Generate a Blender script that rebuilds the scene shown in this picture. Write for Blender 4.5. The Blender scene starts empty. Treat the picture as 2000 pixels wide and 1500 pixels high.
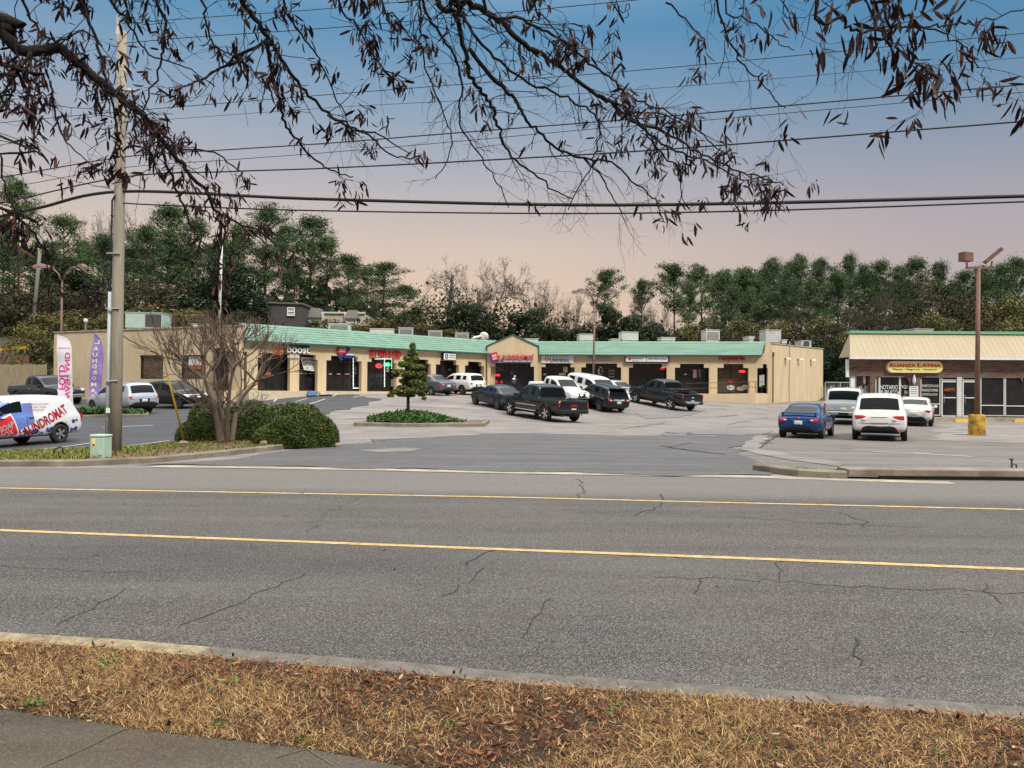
import bpy, bmesh, math, random
import numpy as np
from mathutils import Vector, Matrix, Euler
from mathutils.bvhtree import BVHTree

random.seed(7)
RNG = np.random.default_rng(11)
SC = bpy.context.scene
COL = SC.collection
R = math.radians

# ------------------------------------------------------------------ camera
F, CX, CY = 1480.0, 1000.0, 750.0
EYE = Vector((0.0, 0.0, 1.6))
PITCH, ROLL = math.atan(15 / F), R(0.4)
CAMROT = Euler((R(90) + PITCH, 0, 0)).to_matrix() @ Euler((0, 0, ROLL)).to_matrix()
cam_d = bpy.data.cameras.new('camera')
cam_d.sensor_width = 36.0
cam_d.lens = 36.0 * F / 2000.0
cam_d.clip_start = 0.05
cam_d.clip_end = 2500
cam = bpy.data.objects.new('camera', cam_d)
COL.objects.link(cam)
cam.matrix_world = Matrix.Translation(EYE) @ CAMROT.to_4x4()
SC.camera = cam

# ------------------------------------------------------------------ world, sun, exposure
SUN_EL, SUN_AZ = R(48), R(-35)          # azimuth measured from +Y (into the scene) towards +X
W = bpy.data.worlds.new('World')
SC.world = W
W.use_nodes = True
wn, wl = W.node_tree.nodes, W.node_tree.links
wn.clear()
w_out = wn.new('ShaderNodeOutputWorld')
w_bg = wn.new('ShaderNodeBackground')
w_tc = wn.new('ShaderNodeTexCoord')
w_sep = wn.new('ShaderNodeSeparateXYZ')
wl.new(w_tc.outputs['Generated'], w_sep.inputs[0])
def sky_ramp(stops):
    r = wn.new('ShaderNodeValToRGB')
    els = r.color_ramp.elements
    while len(els) < len(stops):
        els.new(0.5)
    for e, (p, c) in zip(els, stops):
        e.position = p
        e.color = (*c, 1)
    wl.new(w_sep.outputs['Z'], r.inputs[0])
    return r
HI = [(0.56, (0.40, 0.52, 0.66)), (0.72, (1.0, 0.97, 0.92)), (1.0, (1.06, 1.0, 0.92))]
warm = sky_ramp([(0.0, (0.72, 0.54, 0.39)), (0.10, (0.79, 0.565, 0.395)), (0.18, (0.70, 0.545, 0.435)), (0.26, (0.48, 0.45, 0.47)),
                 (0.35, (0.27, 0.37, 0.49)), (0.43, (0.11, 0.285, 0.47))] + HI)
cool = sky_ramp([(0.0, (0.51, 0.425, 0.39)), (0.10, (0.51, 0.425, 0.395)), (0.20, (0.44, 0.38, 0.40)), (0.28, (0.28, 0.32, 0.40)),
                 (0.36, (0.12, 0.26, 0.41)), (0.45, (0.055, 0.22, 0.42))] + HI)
# the warm glow sits straight behind the arcade and fades to cooler, greyer air to the east
w_az = wn.new('ShaderNodeMath'); w_az.operation = 'ARCTAN2'
wl.new(w_sep.outputs['X'], w_az.inputs[0]); wl.new(w_sep.outputs['Y'], w_az.inputs[1])
w_m = wn.new('ShaderNodeMapRange'); w_m.interpolation_type = 'SMOOTHSTEP'
w_m.inputs['From Min'].default_value = -0.05; w_m.inputs['From Max'].default_value = 0.62
wl.new(w_az.outputs[0], w_m.inputs[0])
w_mix = wn.new('ShaderNodeMix'); w_mix.data_type = 'RGBA'
wl.new(w_m.outputs[0], w_mix.inputs[0]); wl.new(warm.outputs[0], w_mix.inputs[6]); wl.new(cool.outputs[0], w_mix.inputs[7])
# bright overcast overhead, above what the photograph takes in
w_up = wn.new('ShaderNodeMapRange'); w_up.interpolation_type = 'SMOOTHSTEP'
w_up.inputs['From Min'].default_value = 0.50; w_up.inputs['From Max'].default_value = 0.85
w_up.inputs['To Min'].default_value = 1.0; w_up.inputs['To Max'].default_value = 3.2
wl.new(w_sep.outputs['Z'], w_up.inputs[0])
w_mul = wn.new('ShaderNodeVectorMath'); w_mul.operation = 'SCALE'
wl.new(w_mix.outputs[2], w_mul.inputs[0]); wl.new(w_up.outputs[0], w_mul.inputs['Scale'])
w_bg.inputs['Strength'].default_value = 0.76
# sky behind the camera dimmed on purpose, to deepen contact shadows under the cars
w_bk = wn.new('ShaderNodeMapRange'); w_bk.interpolation_type = 'SMOOTHSTEP'
w_bk.inputs['From Min'].default_value = -0.6; w_bk.inputs['From Max'].default_value = 0.15
w_bk.inputs['To Min'].default_value = 0.62; w_bk.inputs['To Max'].default_value = 1.0
wl.new(w_sep.outputs['Y'], w_bk.inputs[0])
w_mu2 = wn.new('ShaderNodeVectorMath'); w_mu2.operation = 'SCALE'
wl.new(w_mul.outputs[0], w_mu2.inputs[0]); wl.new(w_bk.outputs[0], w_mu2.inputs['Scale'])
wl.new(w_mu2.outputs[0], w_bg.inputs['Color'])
sky = wn.new('ShaderNodeTexSky')
sky.sky_type = 'NISHITA'; sky.sun_disc = False
sky.sun_elevation = SUN_EL; sky.sun_rotation = SUN_AZ
sky.dust_density = 3.0
w_bg2 = wn.new('ShaderNodeBackground'); w_bg2.inputs['Strength'].default_value = 0.010
wl.new(sky.outputs[0], w_bg2.inputs['Color'])
w_add = wn.new('ShaderNodeAddShader')
wl.new(w_bg.outputs[0], w_add.inputs[0]); wl.new(w_bg2.outputs[0], w_add.inputs[1])
wl.new(w_add.outputs[0], w_out.inputs['Surface'])

sun_d = bpy.data.lights.new('sun', 'SUN')
sun_d.energy = 2.6
sun_d.angle = R(11)
sun_d.color = (1.0, 0.92, 0.78)
sun = bpy.data.objects.new('sun', sun_d)
COL.objects.link(sun)
sun_dir = Vector((math.sin(SUN_AZ + R(180)) * math.cos(SUN_EL), math.cos(SUN_AZ + R(180)) * math.cos(SUN_EL), math.sin(SUN_EL)))  # from behind the camera
sky.sun_rotation = SUN_AZ + R(180)
sun.rotation_euler = sun_dir.to_track_quat('Z', 'Y').to_euler()

SC.view_settings.view_transform = 'Standard'
SC.view_settings.look = 'None'
SC.view_settings.exposure = 0.33
SC.view_settings.gamma = 1.0
SC.cycles.max_bounces = 5
SC.cycles.diffuse_bounces = 2
SC.cycles.glossy_bounces = 2
SC.cycles.transparent_max_bounces = 8
SC.cycles.use_denoising = True

# ------------------------------------------------------------------ pixel <-> world helpers (metres)
def ray(px, py):
    return CAMROT @ Vector(((px - CX) / F, -(py - CY) / F, -1.0))
def at(px, py, Y):
    d = ray(px, py)
    return EYE + d * (Y / d.y)
def flat(px, py, z=0.0):
    d = ray(px, py)
    return EYE + d * ((z - EYE.z) / d.z)
def px_of(p):
    v = CAMROT.transposed() @ (Vector(p) - EYE)
    return (CX + F * v.x / -v.z, CY - F * v.y / -v.z)
def sstep(a, b, x):
    t = np.clip((x - a) / (b - a), 0, 1)
    return t * t * (3 - 2 * t)

# ------------------------------------------------------------------ terrain of the sloping parking lots
CTRL = np.array([
 (-30, 15.4, 0), (-20, 15.4, 0), (-10, 15.4, 0), (0, 15.4, 0), (8, 15.2, 0), (16, 14.6, 0), (30, 14.2, 0), (48, 14, 0),
 (-18, 28, -.44), (-18.5, 24.5, -.45), (-26, 28, -.45), (-12, 25, -.22), (-9.4, 18.5, -.02), (-6, 22, 0.0), (-4.2, 33, .04), (-1.5, 33.5, .05), (6, 30, -.08), (0, 25, 0.0),
 (1.7, 41.8, .12), (11.2, 56.4, .5), (5.9, 51.5, .43), (-.9, 47.5, .64), (-6.1, 56.2, 1.32), (-4, 58, 1.45), (3.3, 53, .95), (5.9, 54, .95),
 (12.6, 33, -.26), (15.5, 32, -.26), (18.3, 41.5, .10), (22, 41, -.02), (-19.5, 37, .12), (-21.4, 41.6, .29), (-20.5, 46, .42), (-31.7, 51.7, .57),
 (20.9, 34, -.23), (26, 43.6, .1), (40, 43.6, .1), (40, 30, -.2), (30, 25, -.15), (12, 20, -.05),
 (-17, 47.5, .7), (-14, 50, 1.15), (-9, 55.5, 1.4), (-3, 60.5, 1.45), (3, 62, 1.42), (10, 61.5, 1.1), (16, 61.5, .85), (21, 62, .71), (29.5, 73, .92), (24, 56, .3),
 (-40, 60, 1.0), (-45, 30, -.4), (50, 70, .9), (0, 82, 1.6), (-30, 80, 1.5), (33, 60, .6)], float)
def _tps():
    P = CTRL[:, :2]; n = len(P)
    d = np.linalg.norm(P[:, None] - P[None], axis=2)
    K = np.where(d > 0, d * d * np.log(np.maximum(d, 1e-9)), 0) + 6.0 * np.eye(n)
    A = np.zeros((n + 3, n + 3)); A[:n, :n] = K
    A[:n, n] = 1; A[:n, n + 1:] = P; A[n, :n] = 1; A[n + 1:, :n] = P.T
    b = np.zeros(n + 3); b[:n] = CTRL[:, 2]
    return np.linalg.solve(A, b)
_W = _tps()
def heights(x, y):
    x = np.asarray(x, float); y = np.asarray(y, float)
    d = np.sqrt((x[..., None] - CTRL[:, 0]) ** 2 + (y[..., None] - CTRL[:, 1]) ** 2)
    k = np.where(d > 0, d * d * np.log(np.maximum(d, 1e-9)), 0)
    h = k @ _W[:-3] + _W[-3] + _W[-2] * x + _W[-1] * y
    h = np.clip(h, -.7, 2.2)
    return h * sstep(15.3, 20.0, y)
def H(x, y):
    return float(heights(np.array([x]), np.array([y]))[0])
def ter(px, py):
    """where the pixel's ray meets the parking lot"""
    d = ray(px, py)
    ys = np.arange(10, 90, .05)
    t = ys / d.y
    zz = EYE.z + d.z * t
    hh = heights(d.x * t, ys)
    k = np.nonzero(zz <= hh)[0]
    i = k[0] if len(k) else len(ys) - 1
    return Vector((d.x * t[i], ys[i], hh[i]))
def hill(x, y):
    x = np.asarray(x, float); y = np.asarray(y, float)
    left = 1 - sstep(-8, 14, x)
    far = sstep(64, 84, y)
    return -1.3 + far * (4.2 + left * 4.2) + sstep(84, 150, y) * (1.5 + 3.0 * left) - sstep(20, 4, y) * 0

# ------------------------------------------------------------------ objects
def tag(o, label=None, cat=None, group=None, kind=None):
    if label: o['label'] = label
    if cat: o['category'] = cat
    if group: o['group'] = group
    if kind: o['kind'] = kind
    return o
def empty(name, loc=(0, 0, 0), rz=0.0, label=None, cat=None, group=None):
    o = bpy.data.objects.new(name, None)
    o.location = loc
    o.rotation_euler = (0, 0, rz)
    o.empty_display_size = 0.2
    COL.objects.link(o)
    return tag(o, label, cat, group)
def np_obj(name, verts, faces, mats, parent=None, mi=None, smooth=False):
    me = bpy.data.meshes.new(name)
    verts = np.asarray(verts, np.float32)
    if isinstance(faces, np.ndarray):
        n, k = faces.shape
        me.vertices.add(len(verts)); me.vertices.foreach_set('co', verts.ravel())
        me.loops.add(n * k); me.loops.foreach_set('vertex_index', faces.astype(np.int32).ravel())
        me.polygons.add(n); me.polygons.foreach_set('loop_start', np.arange(0, n * k, k, dtype=np.int32))
        me.update(calc_edges=True)
    else:
        me.from_pydata([tuple(v) for v in verts.tolist()], [], faces)
    for m in (mats if isinstance(mats, (list, tuple)) else [mats]):
        me.materials.append(m)
    if mi is not None:
        me.polygons.foreach_set('material_index', np.asarray(mi, np.int32))
    if smooth:
        me.polygons.foreach_set('use_smooth', np.ones(len(me.polygons), bool))
    me.update()
    o = bpy.data.objects.new(name, me)
    COL.objects.link(o)
    if parent: o.parent = parent
    return o
class MB:
    """collects shapes into one mesh"""
    def __init__(s, M=None):
        s.v, s.f, s.m, s.M = [], [], [], M
    def add(s, vs, fs, m=0):
        b = len(s.v)
        for v in vs:
            v = Vector(v)
            s.v.append(tuple(s.M @ v if s.M else v))
        s.f += [tuple(i + b for i in f) for f in fs]
        s.m += [m] * len(fs)
        return s
    def box(s, lo, hi, m=0):
        (x0, y0, z0), (x1, y1, z1) = lo, hi
        return s.add([(x0, y0, z0), (x1, y0, z0), (x1, y1, z0), (x0, y1, z0), (x0, y0, z1), (x1, y0, z1), (x1, y1, z1), (x0, y1, z1)],
                     [(0, 3, 2, 1), (4, 5, 6, 7), (0, 1, 5, 4), (1, 2, 6, 5), (2, 3, 7, 6), (3, 0, 4, 7)], m)
    def obox(s, c, size, rz=0, m=0, rx=0, ry=0):
        T = Matrix.Translation(c) @ Euler((rx, ry, rz)).to_matrix().to_4x4()
        q = [T @ Vector((sx * size[0] / 2, sy * size[1] / 2, sz * size[2] / 2)) for sz in (-1, 1) for sx, sy in ((-1, -1), (1, -1), (1, 1), (-1, 1))]
        return s.add(q, [(0, 3, 2, 1), (4, 5, 6, 7), (0, 1, 5, 4), (1, 2, 6, 5), (2, 3, 7, 6), (3, 0, 4, 7)], m)
    def quad(s, a, b, c, d, m=0):
        return s.add([a, b, c, d], [(0, 1, 2, 3)], m)
    def prism(s, poly, d0, d1, m=0, ax='y'):
        """poly of 2-D points extruded: ax 'y' -> (u, d, z); ax 'z' -> (x, y, d)"""
        n = len(poly)
        mk = (lambda p, d: (p[0], d, p[1])) if ax == 'y' else (lambda p, d: (p[0], p[1], d))
        vs = [mk(p, d0) for p in poly] + [mk(p, d1) for p in poly]
        fs = [tuple(range(n)), tuple(range(2 * n - 1, n - 1, -1))] + [(i, i + n, (i + 1) % n + n, (i + 1) % n) for i in range(n)]
        return s.add(vs, fs, m)
    def tube(s, pts, rad, n=8, m=0, cap=True):
        pts = [Vector(p) for p in pts]
        if not hasattr(rad, '__len__'): rad = [rad] * len(pts)
        vs, fs = [], []
        up = None
        for i, p in enumerate(pts):
            t = (pts[min(i + 1, len(pts) - 1)] - pts[max(i - 1, 0)]).normalized()
            if up is None:
                up = Vector((0, 0, 1)) if abs(t.z) < .9 else Vector((1, 0, 0))
            a = t.cross(up).normalized(); b = a.cross(t).normalized(); up = b
            for k in range(n):
                w = 2 * math.pi * k / n
                vs.append(p + (a * math.cos(w) + b * math.sin(w)) * rad[i])
        for i in range(len(pts) - 1):
            for k in range(n):
                fs.append((i * n + k, i * n + (k + 1) % n, (i + 1) * n + (k + 1) % n, (i + 1) * n + k))
        if cap:
            fs.append(tuple(range(n - 1, -1, -1)))
            fs.append(tuple((len(pts) - 1) * n + k for k in range(n)))
        return s.add(vs, fs, m)
    def lathe(s, prof, n=16, m=0, c=(0, 0, 0)):
        """profile of (r, z) turned about z"""
        vs = [(c[0] + r * math.cos(2 * math.pi * k / n), c[1] + r * math.sin(2 * math.pi * k / n), c[2] + z) for r, z in prof for k in range(n)]
        fs = [(i * n + k, i * n + (k + 1) % n, (i + 1) * n + (k + 1) % n, (i + 1) * n + k) for i in range(len(prof) - 1) for k in range(n)]
        return s.add(vs, fs, m)
    def text(s, string, w, h, T, m=0, depth=0.02, bold=0.0, fit=True, mirror=False):
        """letters w wide and h tall, centred, in the local frame T (x right, y up, z towards the reader)"""
        cu = bpy.data.curves.new('letters', 'FONT')
        cu.body = string; cu.size = 1; cu.extrude = .5; cu.offset = bold; cu.resolution_u = 3
        ob = bpy.data.objects.new('letters', cu)
        me = bpy.data.meshes.new_from_object(ob)
        co = np.array([v.co[:] for v in me.vertices]) if len(me.vertices) else np.zeros((0, 3))
        fs = [tuple(p.vertices) for p in me.polygons]
        bpy.data.objects.remove(ob); bpy.data.curves.remove(cu); bpy.data.meshes.remove(me)
        if not len(co): return s
        lo, hi = co.min(0), co.max(0)
        c = (lo + hi) / 2
        sx = w / (hi[0] - lo[0]); sy = h / (hi[1] - lo[1])
        if not fit: sx = sy = min(sx, sy)
        if mirror:
            sx = -sx; fs = [f[::-1] for f in fs]
        co = (co - c) * np.array([sx, sy, depth])
        return s.add([T @ Vector(p) for p in co.tolist()], fs, m)
    def build(s, name, mats, parent=None, smooth=False, bevel=0.0):
        me = bpy.data.meshes.new(name)
        me.from_pydata(s.v, [], s.f)
        for m in (mats if isinstance(mats, (list, tuple)) else [mats]):
            me.materials.append(m)
        me.polygons.foreach_set('material_index', np.array(s.m, np.int32))
        if smooth:
            me.polygons.foreach_set('use_smooth', np.ones(len(me.polygons), bool))
        me.update()
        o = bpy.data.objects.new(name, me)
        COL.objects.link(o)
        if parent: o.parent = parent
        if bevel:
            b = o.modifiers.new('bevel', 'BEVEL'); b.width = bevel; b.segments = 2; b.limit_method = 'ANGLE'
        return o
def wall_frame(p0, p1):
    """local (u along the wall, d into the building, z)"""
    u = Vector((p1[0] - p0[0], p1[1] - p0[1], 0)); L = u.length; u.normalize()
    n = Vector((0, 0, 1)).cross(u)
    M = Matrix(((u.x, n.x, 0, p0[0]), (u.y, n.y, 0, p0[1]), (0, 0, 1, 0), (0, 0, 0, 1)))
    return M, L
TXT = Matrix(((1, 0, 0, 0), (0, 0, -1, 0), (0, 1, 0, 0), (0, 0, 0, 1)))   # text plane -> wall frame (x->u, y->z, normal -> -d)
def txt_at(M, u, d, z, rot=0.0):
    return (M @ Matrix.Translation((u, d, z)) if M else Matrix.Translation((u, d, z))) @ TXT @ Matrix.Rotation(rot, 4, 'Z')

# ------------------------------------------------------------------ materials
def lin(c):
    return tuple((x / 12.92 if x <= .04045 else ((x + .055) / 1.055) ** 2.4) for x in [v / 255 for v in c])
def mat(name, col, rough=.6, metal=0.0, vary=0.0, scale=3.0, bump=0.0, bscale=40.0, coat=0.0, spec=.5, emit=0.0, col2=None, detail=5.0, stretch=None, world=False):
    m = bpy.data.materials.new(name)
    m.use_nodes = True
    nt = m.node_tree; N, Lk = nt.nodes, nt.links
    p = N['Principled BSDF']
    p.inputs['Base Color'].default_value = (*col, 1)
    p.inputs['Roughness'].default_value = rough
    p.inputs['Metallic'].default_value = metal
    p.inputs['Specular IOR Level'].default_value = spec
    if coat:
        p.inputs['Coat Weight'].default_value = coat
        p.inputs['Coat Roughness'].default_value = .04
    if emit:
        p.inputs['Emission Color'].default_value = (*col, 1)
        p.inputs['Emission Strength'].default_value = emit
    if vary or bump:
        if world:
            co = N.new('ShaderNodeNewGeometry').outputs['Position']
        else:
            co = N.new('ShaderNodeTexCoord').outputs['Object']
        if stretch:
            mp = N.new('ShaderNodeMapping'); mp.inputs['Scale'].default_value = stretch
            Lk.new(co, mp.inputs[0]); co = mp.outputs[0]
    if vary:
        n = N.new('ShaderNodeTexNoise'); n.inputs['Scale'].default_value = scale; n.inputs['Detail'].default_value = detail; n.inputs['Roughness'].default_value = .65
        Lk.new(co, n.inputs['Vector'])
        r = N.new('ShaderNodeMapRange'); r.inputs['From Min'].default_value = .32; r.inputs['From Max'].default_value = .68
        Lk.new(n.outputs[0], r.inputs[0])
        mx = N.new('ShaderNodeMix'); mx.data_type = 'RGBA'
        c2 = col2 or tuple(max(0, x * (1 - vary)) for x in col)
        mx.inputs[6].default_value = (*col, 1); mx.inputs[7].default_value = (*c2, 1)
        Lk.new(r.outputs[0], mx.inputs[0]); Lk.new(mx.outputs[2], p.inputs['Base Color'])
    if bump:
        n2 = N.new('ShaderNodeTexNoise'); n2.inputs['Scale'].default_value = bscale; n2.inputs['Detail'].default_value = 3
        Lk.new(co, n2.inputs['Vector'])
        b = N.new('ShaderNodeBump'); b.inputs['Strength'].default_value = bump; b.inputs['Distance'].default_value = .02
        Lk.new(n2.outputs[0], b.inputs['Height']); Lk.new(b.outputs[0], p.inputs['Normal'])
    return m
def leafmat(name, stops, rough=.7, trans=0.0, spec=.25):
    """every leaf, blade or clump takes its own tint"""
    m = bpy.data.materials.new(name); m.use_nodes = True
    N, Lk = m.node_tree.nodes, m.node_tree.links
    p = N['Principled BSDF']
    g = N.new('ShaderNodeNewGeometry')
    r = N.new('ShaderNodeValToRGB')
    els = r.color_ramp.elements
    while len(els) < len(stops): els.new(.5)
    for e, (q, c) in zip(els, stops):
        e.position = q; e.color = (*c, 1)
    Lk.new(g.outputs['Random Per Island'], r.inputs[0])
    oi = N.new('ShaderNodeObjectInfo')
    hs = N.new('ShaderNodeHueSaturation')
    mr = N.new('ShaderNodeMapRange'); mr.inputs['To Min'].default_value = .75; mr.inputs['To Max'].default_value = 1.25
    Lk.new(oi.outputs['Random'], mr.inputs[0]); Lk.new(mr.outputs[0], hs.inputs['Value'])
    Lk.new(r.outputs[0], hs.inputs['Color']); Lk.new(hs.outputs[0], p.inputs['Base Color'])
    p.inputs['Roughness'].default_value = rough; p.inputs['Specular IOR Level'].default_value = spec
    if trans:
        t = N.new('ShaderNodeBsdfTranslucent'); mx = N.new('ShaderNodeMixShader'); mx.inputs[0].default_value = trans
        Lk.new(hs.outputs[0], t.inputs[0]); Lk.new(p.outputs[0], mx.inputs[1]); Lk.new(t.outputs[0], mx.inputs[2])
        Lk.new(mx.outputs[0], N['Material Output'].inputs[0])
    return m
def asphalt(name, base, agg, patch, speck=.5, rough=.85, lane=None, scale=130.0):
    """worn asphalt: aggregate, broad tonal patches, and long wheel-path streaks"""
    m = bpy.data.materials.new(name); m.use_nodes = True
    N, Lk = m.node_tree.nodes, m.node_tree.links
    p = N['Principled BSDF']
    pos = N.new('ShaderNodeNewGeometry').outputs['Position']
    def noise(sc, det=4, st=None, ro=.6):
        n = N.new('ShaderNodeTexNoise'); n.inputs['Scale'].default_value = sc; n.inputs['Detail'].default_value = det; n.inputs['Roughness'].default_value = ro
        if st:
            mp = N.new('ShaderNodeMapping'); mp.inputs['Scale'].default_value = st
            mp.inputs['Rotation'].default_value = (0, 0, R(7)); Lk.new(pos, mp.inputs[0]); Lk.new(mp.outputs[0], n.inputs['Vector'])
        else: Lk.new(pos, n.inputs['Vector'])
        return n.outputs[0]
    def mr(x, a, b, c=0., d=1.):
        q = N.new('ShaderNodeMapRange'); q.inputs['From Min'].default_value = a; q.inputs['From Max'].default_value = b
        q.inputs['To Min'].default_value = c; q.inputs['To Max'].default_value = d
        Lk.new(x, q.inputs[0]); return q.outputs[0]
    def mix(f, a, b, mode='MIX'):
        q = N.new('ShaderNodeMix'); q.data_type = 'RGBA'; q.blend_type = mode
        if hasattr(f, 'links'): Lk.new(f, q.inputs[0])
        else: q.inputs[0].default_value = f
        for s_, i in ((a, 6), (b, 7)):
            if hasattr(s_, 'links'): Lk.new(s_, q.inputs[i])
            else: q.inputs[i].default_value = (*s_, 1)
        return q.outputs[2]
    c = mix(mr(noise(.55, 6), .40, .60), base, patch)
    c = mix(mr(noise(1.1, 5, (.10, 1.5, 1)), .44, .66, 0, .7), c, (base[0] * 1.38, base[1] * 1.42, base[2] * 1.52))
    c = mix(mr(noise(.7, 4), .48, .68, 0, .55), c, (base[0] * 1.12, base[1] * .94, base[2] * .99))
    if lane:
        y0, y1, lc = lane
        sp = N.new('ShaderNodeSeparateXYZ'); Lk.new(pos, sp.inputs[0])
        ad = N.new('ShaderNodeMath'); ad.operation = 'MULTIPLY_ADD'; ad.inputs[1].default_value = .052
        Lk.new(sp.outputs[0], ad.inputs[0]); Lk.new(sp.outputs[1], ad.inputs[2])
        c = mix(mr(ad.outputs[0], y0, y1), c, lc)
    v = N.new('ShaderNodeTexVoronoi'); v.inputs['Scale'].default_value = scale; Lk.new(pos, v.inputs['Vector'])
    vs = N.new('ShaderNodeSeparateColor'); Lk.new(v.outputs['Color'], vs.inputs[0])
    c = mix(mr(vs.outputs[0], .62, .95, 0, speck), c, agg)
    c = mix(mr(vs.outputs[1], .70, 1.0, 0, speck), c, tuple(x * .35 for x in base))
    Lk.new(c, p.inputs['Base Color'])
    p.inputs['Roughness'].default_value = rough; p.inputs['Specular IOR Level'].default_value = .35
    Lk.new(mr(noise(.8, 5, (.3, 1.2, 1)), .4, .7, rough + .05, rough - .22), p.inputs['Roughness'])
    b = N.new('ShaderNodeBump'); b.inputs['Strength'].default_value = .55; b.inputs['Distance'].default_value = .006
    Lk.new(v.outputs['Distance'], b.inputs['Height']); Lk.new(b.outputs[0], p.inputs['Normal'])
    return m

M = {}
M['road'] = asphalt('road_asphalt', (.056, .052, .049), (.33, .31, .29), (.035, .033, .034), .70, .85, (11.4, 12.3, (.125, .119, .114)), 175.0)
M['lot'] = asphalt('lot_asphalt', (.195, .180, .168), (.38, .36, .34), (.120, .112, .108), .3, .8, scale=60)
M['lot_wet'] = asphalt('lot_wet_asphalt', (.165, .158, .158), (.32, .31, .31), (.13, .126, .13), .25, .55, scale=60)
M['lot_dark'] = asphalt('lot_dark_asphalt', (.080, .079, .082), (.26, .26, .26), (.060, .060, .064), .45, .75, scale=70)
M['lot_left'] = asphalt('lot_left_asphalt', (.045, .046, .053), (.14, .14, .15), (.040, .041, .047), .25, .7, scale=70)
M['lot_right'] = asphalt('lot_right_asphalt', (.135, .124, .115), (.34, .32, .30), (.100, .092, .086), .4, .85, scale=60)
M['crack'] = mat('crack', (.026, .024, .023), .95)
M['yellow_line'] = mat('yellow_line', (.62, .44, .18), .8, vary=.5, scale=9, world=True, bump=.3, bscale=150)
M['white_line'] = mat('white_line', (.62, .62, .6), .8, vary=.35, scale=6, world=True)
M['concrete'] = mat('concrete', (.27, .235, .185), .9, vary=.55, scale=1.7, bump=.35, bscale=60, world=True)
M['concrete_light'] = mat('concrete_light', (.43, .38, .31), .9, vary=.5, scale=2.2, bump=.3, bscale=60, world=True)
M['sidewalk'] = asphalt('sidewalk_concrete', (.076, .064, .046), (.25, .215, .17), (.032, .028, .019), .32, .85, scale=170)
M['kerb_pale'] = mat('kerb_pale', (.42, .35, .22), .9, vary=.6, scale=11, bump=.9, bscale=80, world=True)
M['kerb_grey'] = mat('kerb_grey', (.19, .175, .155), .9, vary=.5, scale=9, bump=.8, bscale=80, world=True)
M['walk_cream'] = mat('walk_cream', (.62, .54, .40), .9, vary=.2, scale=1.2, world=True)
M['joint'] = mat('joint', (.17, .145, .10), .95, vary=.7, scale=3, world=True, col2=(.035, .05, .02))
M['verge_soil'] = mat('verge_soil', (.050, .026, .012), .95, vary=.6, scale=9, bump=.8, bscale=60, world=True)
M['dirt'] = mat('dirt', (.10, .058, .030), .95, vary=.5, scale=4, bump=.6, bscale=30, world=True)
M['mulch'] = mat('mulch', (.17, .105, .065), .95, vary=.5, scale=9, bump=.8, bscale=50, world=True, col2=(.10, .085, .04))
M['earth'] = mat('earth', (.075, .065, .035), .95, vary=.5, scale=.3, world=True)
M['stucco'] = mat('stucco', (.62, .50, .34), .9, vary=.10, scale=.9, bump=.25, bscale=25, col2=(.50, .405, .26), stretch=(1.3, 1.3, .35))
M['stucco_side'] = M['stucco']
M['roof_teal'] = mat('roof_teal', (.16, .305, .24), .6, vary=.3, scale=.8, stretch=(.5, 3, 3))
M['teal_edge'] = mat('teal_edge', (.03, .12, .10), .5)
M['tan_metal'] = mat('tan_metal', (.385, .32, .215), .6, vary=.12, scale=.7, stretch=(2, 1, .4))
M['green_trim'] = mat('green_trim', (.15, .40, .24), .5)
M['white'] = mat('white_paint', (.78, .78, .76), .5, vary=.12, scale=2)
M['off_white'] = mat('off_white', (.62, .63, .62), .6, vary=.2, scale=2)
M['black'] = mat('black_trim', (.012, .012, .013), .5)
M['rubber'] = mat('tyre_rubber', (.018, .018, .018), .85, bump=.2, bscale=60)
M['glass'] = mat('dark_glass', (.006, .008, .009), .05, spec=.16)
M['store_glass'] = mat('storefront_glass', (.008, .009, .011), .08, spec=.35, vary=.6, scale=.9, bump=.12, bscale=1.1, col2=(.030, .030, .033))  # paler mottling in the colour stands in for reflections on the panes
M['painted_reflection'] = mat('painted_reflection_glass', (.13, .095, .06), .2, vary=.6, scale=2.2, stretch=(.5, 1, 3), col2=(.045, .033, .024))  # brown streaks paint a brick reflection into the pane colour
M['frame_dark'] = mat('frame_bronze', (.02, .013, .011), .5)
M['alloy'] = mat('alloy', (.55, .56, .57), .28, metal=.85)
M['chrome'] = mat('chrome', (.75, .76, .77), .14, metal=1.0)
M['dark_alloy'] = mat('dark_alloy', (.10, .10, .105), .35, metal=.7)
M['tail_red'] = mat('tail_red', (.42, .012, .018), .18, coat=.6)
M['lamp_clear'] = mat('lamp_clear', (.70, .72, .74), .12, coat=.5)
M['plate'] = mat('plate', (.62, .68, .66), .5, vary=.2, scale=14)
M['bark'] = mat('bark', (.035, .028, .026), .95, vary=.5, scale=14, bump=.8, bscale=40)
M['bark_pine'] = mat('bark_pine', (.062, .050, .043), .95, vary=.4, scale=6)
M['bark_grey'] = mat('bark_grey', (.11, .092, .083), .95, vary=.35, scale=8)
M['bark_crepe'] = mat('bark_crepe', (.155, .115, .088), .85, vary=.4, scale=11, bump=.5, bscale=30, stretch=(1, 1, .3))
M['twig'] = mat('twig', (.135, .092, .070), .9)
M['twig_far'] = mat('twig_far', (.085, .067, .064), .9)
M['wood_pole'] = mat('wood_pole', (.36, .325, .26), .9, vary=.35, scale=5, bump=.5, bscale=20, stretch=(4, 4, .25))
M['grey_pole'] = mat('grey_pole', (.30, .29, .27), .9, vary=.3, scale=5, stretch=(4, 4, .3))
M['brown_steel'] = mat('brown_steel', (.20, .105, .075), .6, vary=.3, scale=3)
M['lamp_brown'] = mat('lamp_brown', (.23, .13, .115), .6, vary=.3, scale=3)
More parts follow.
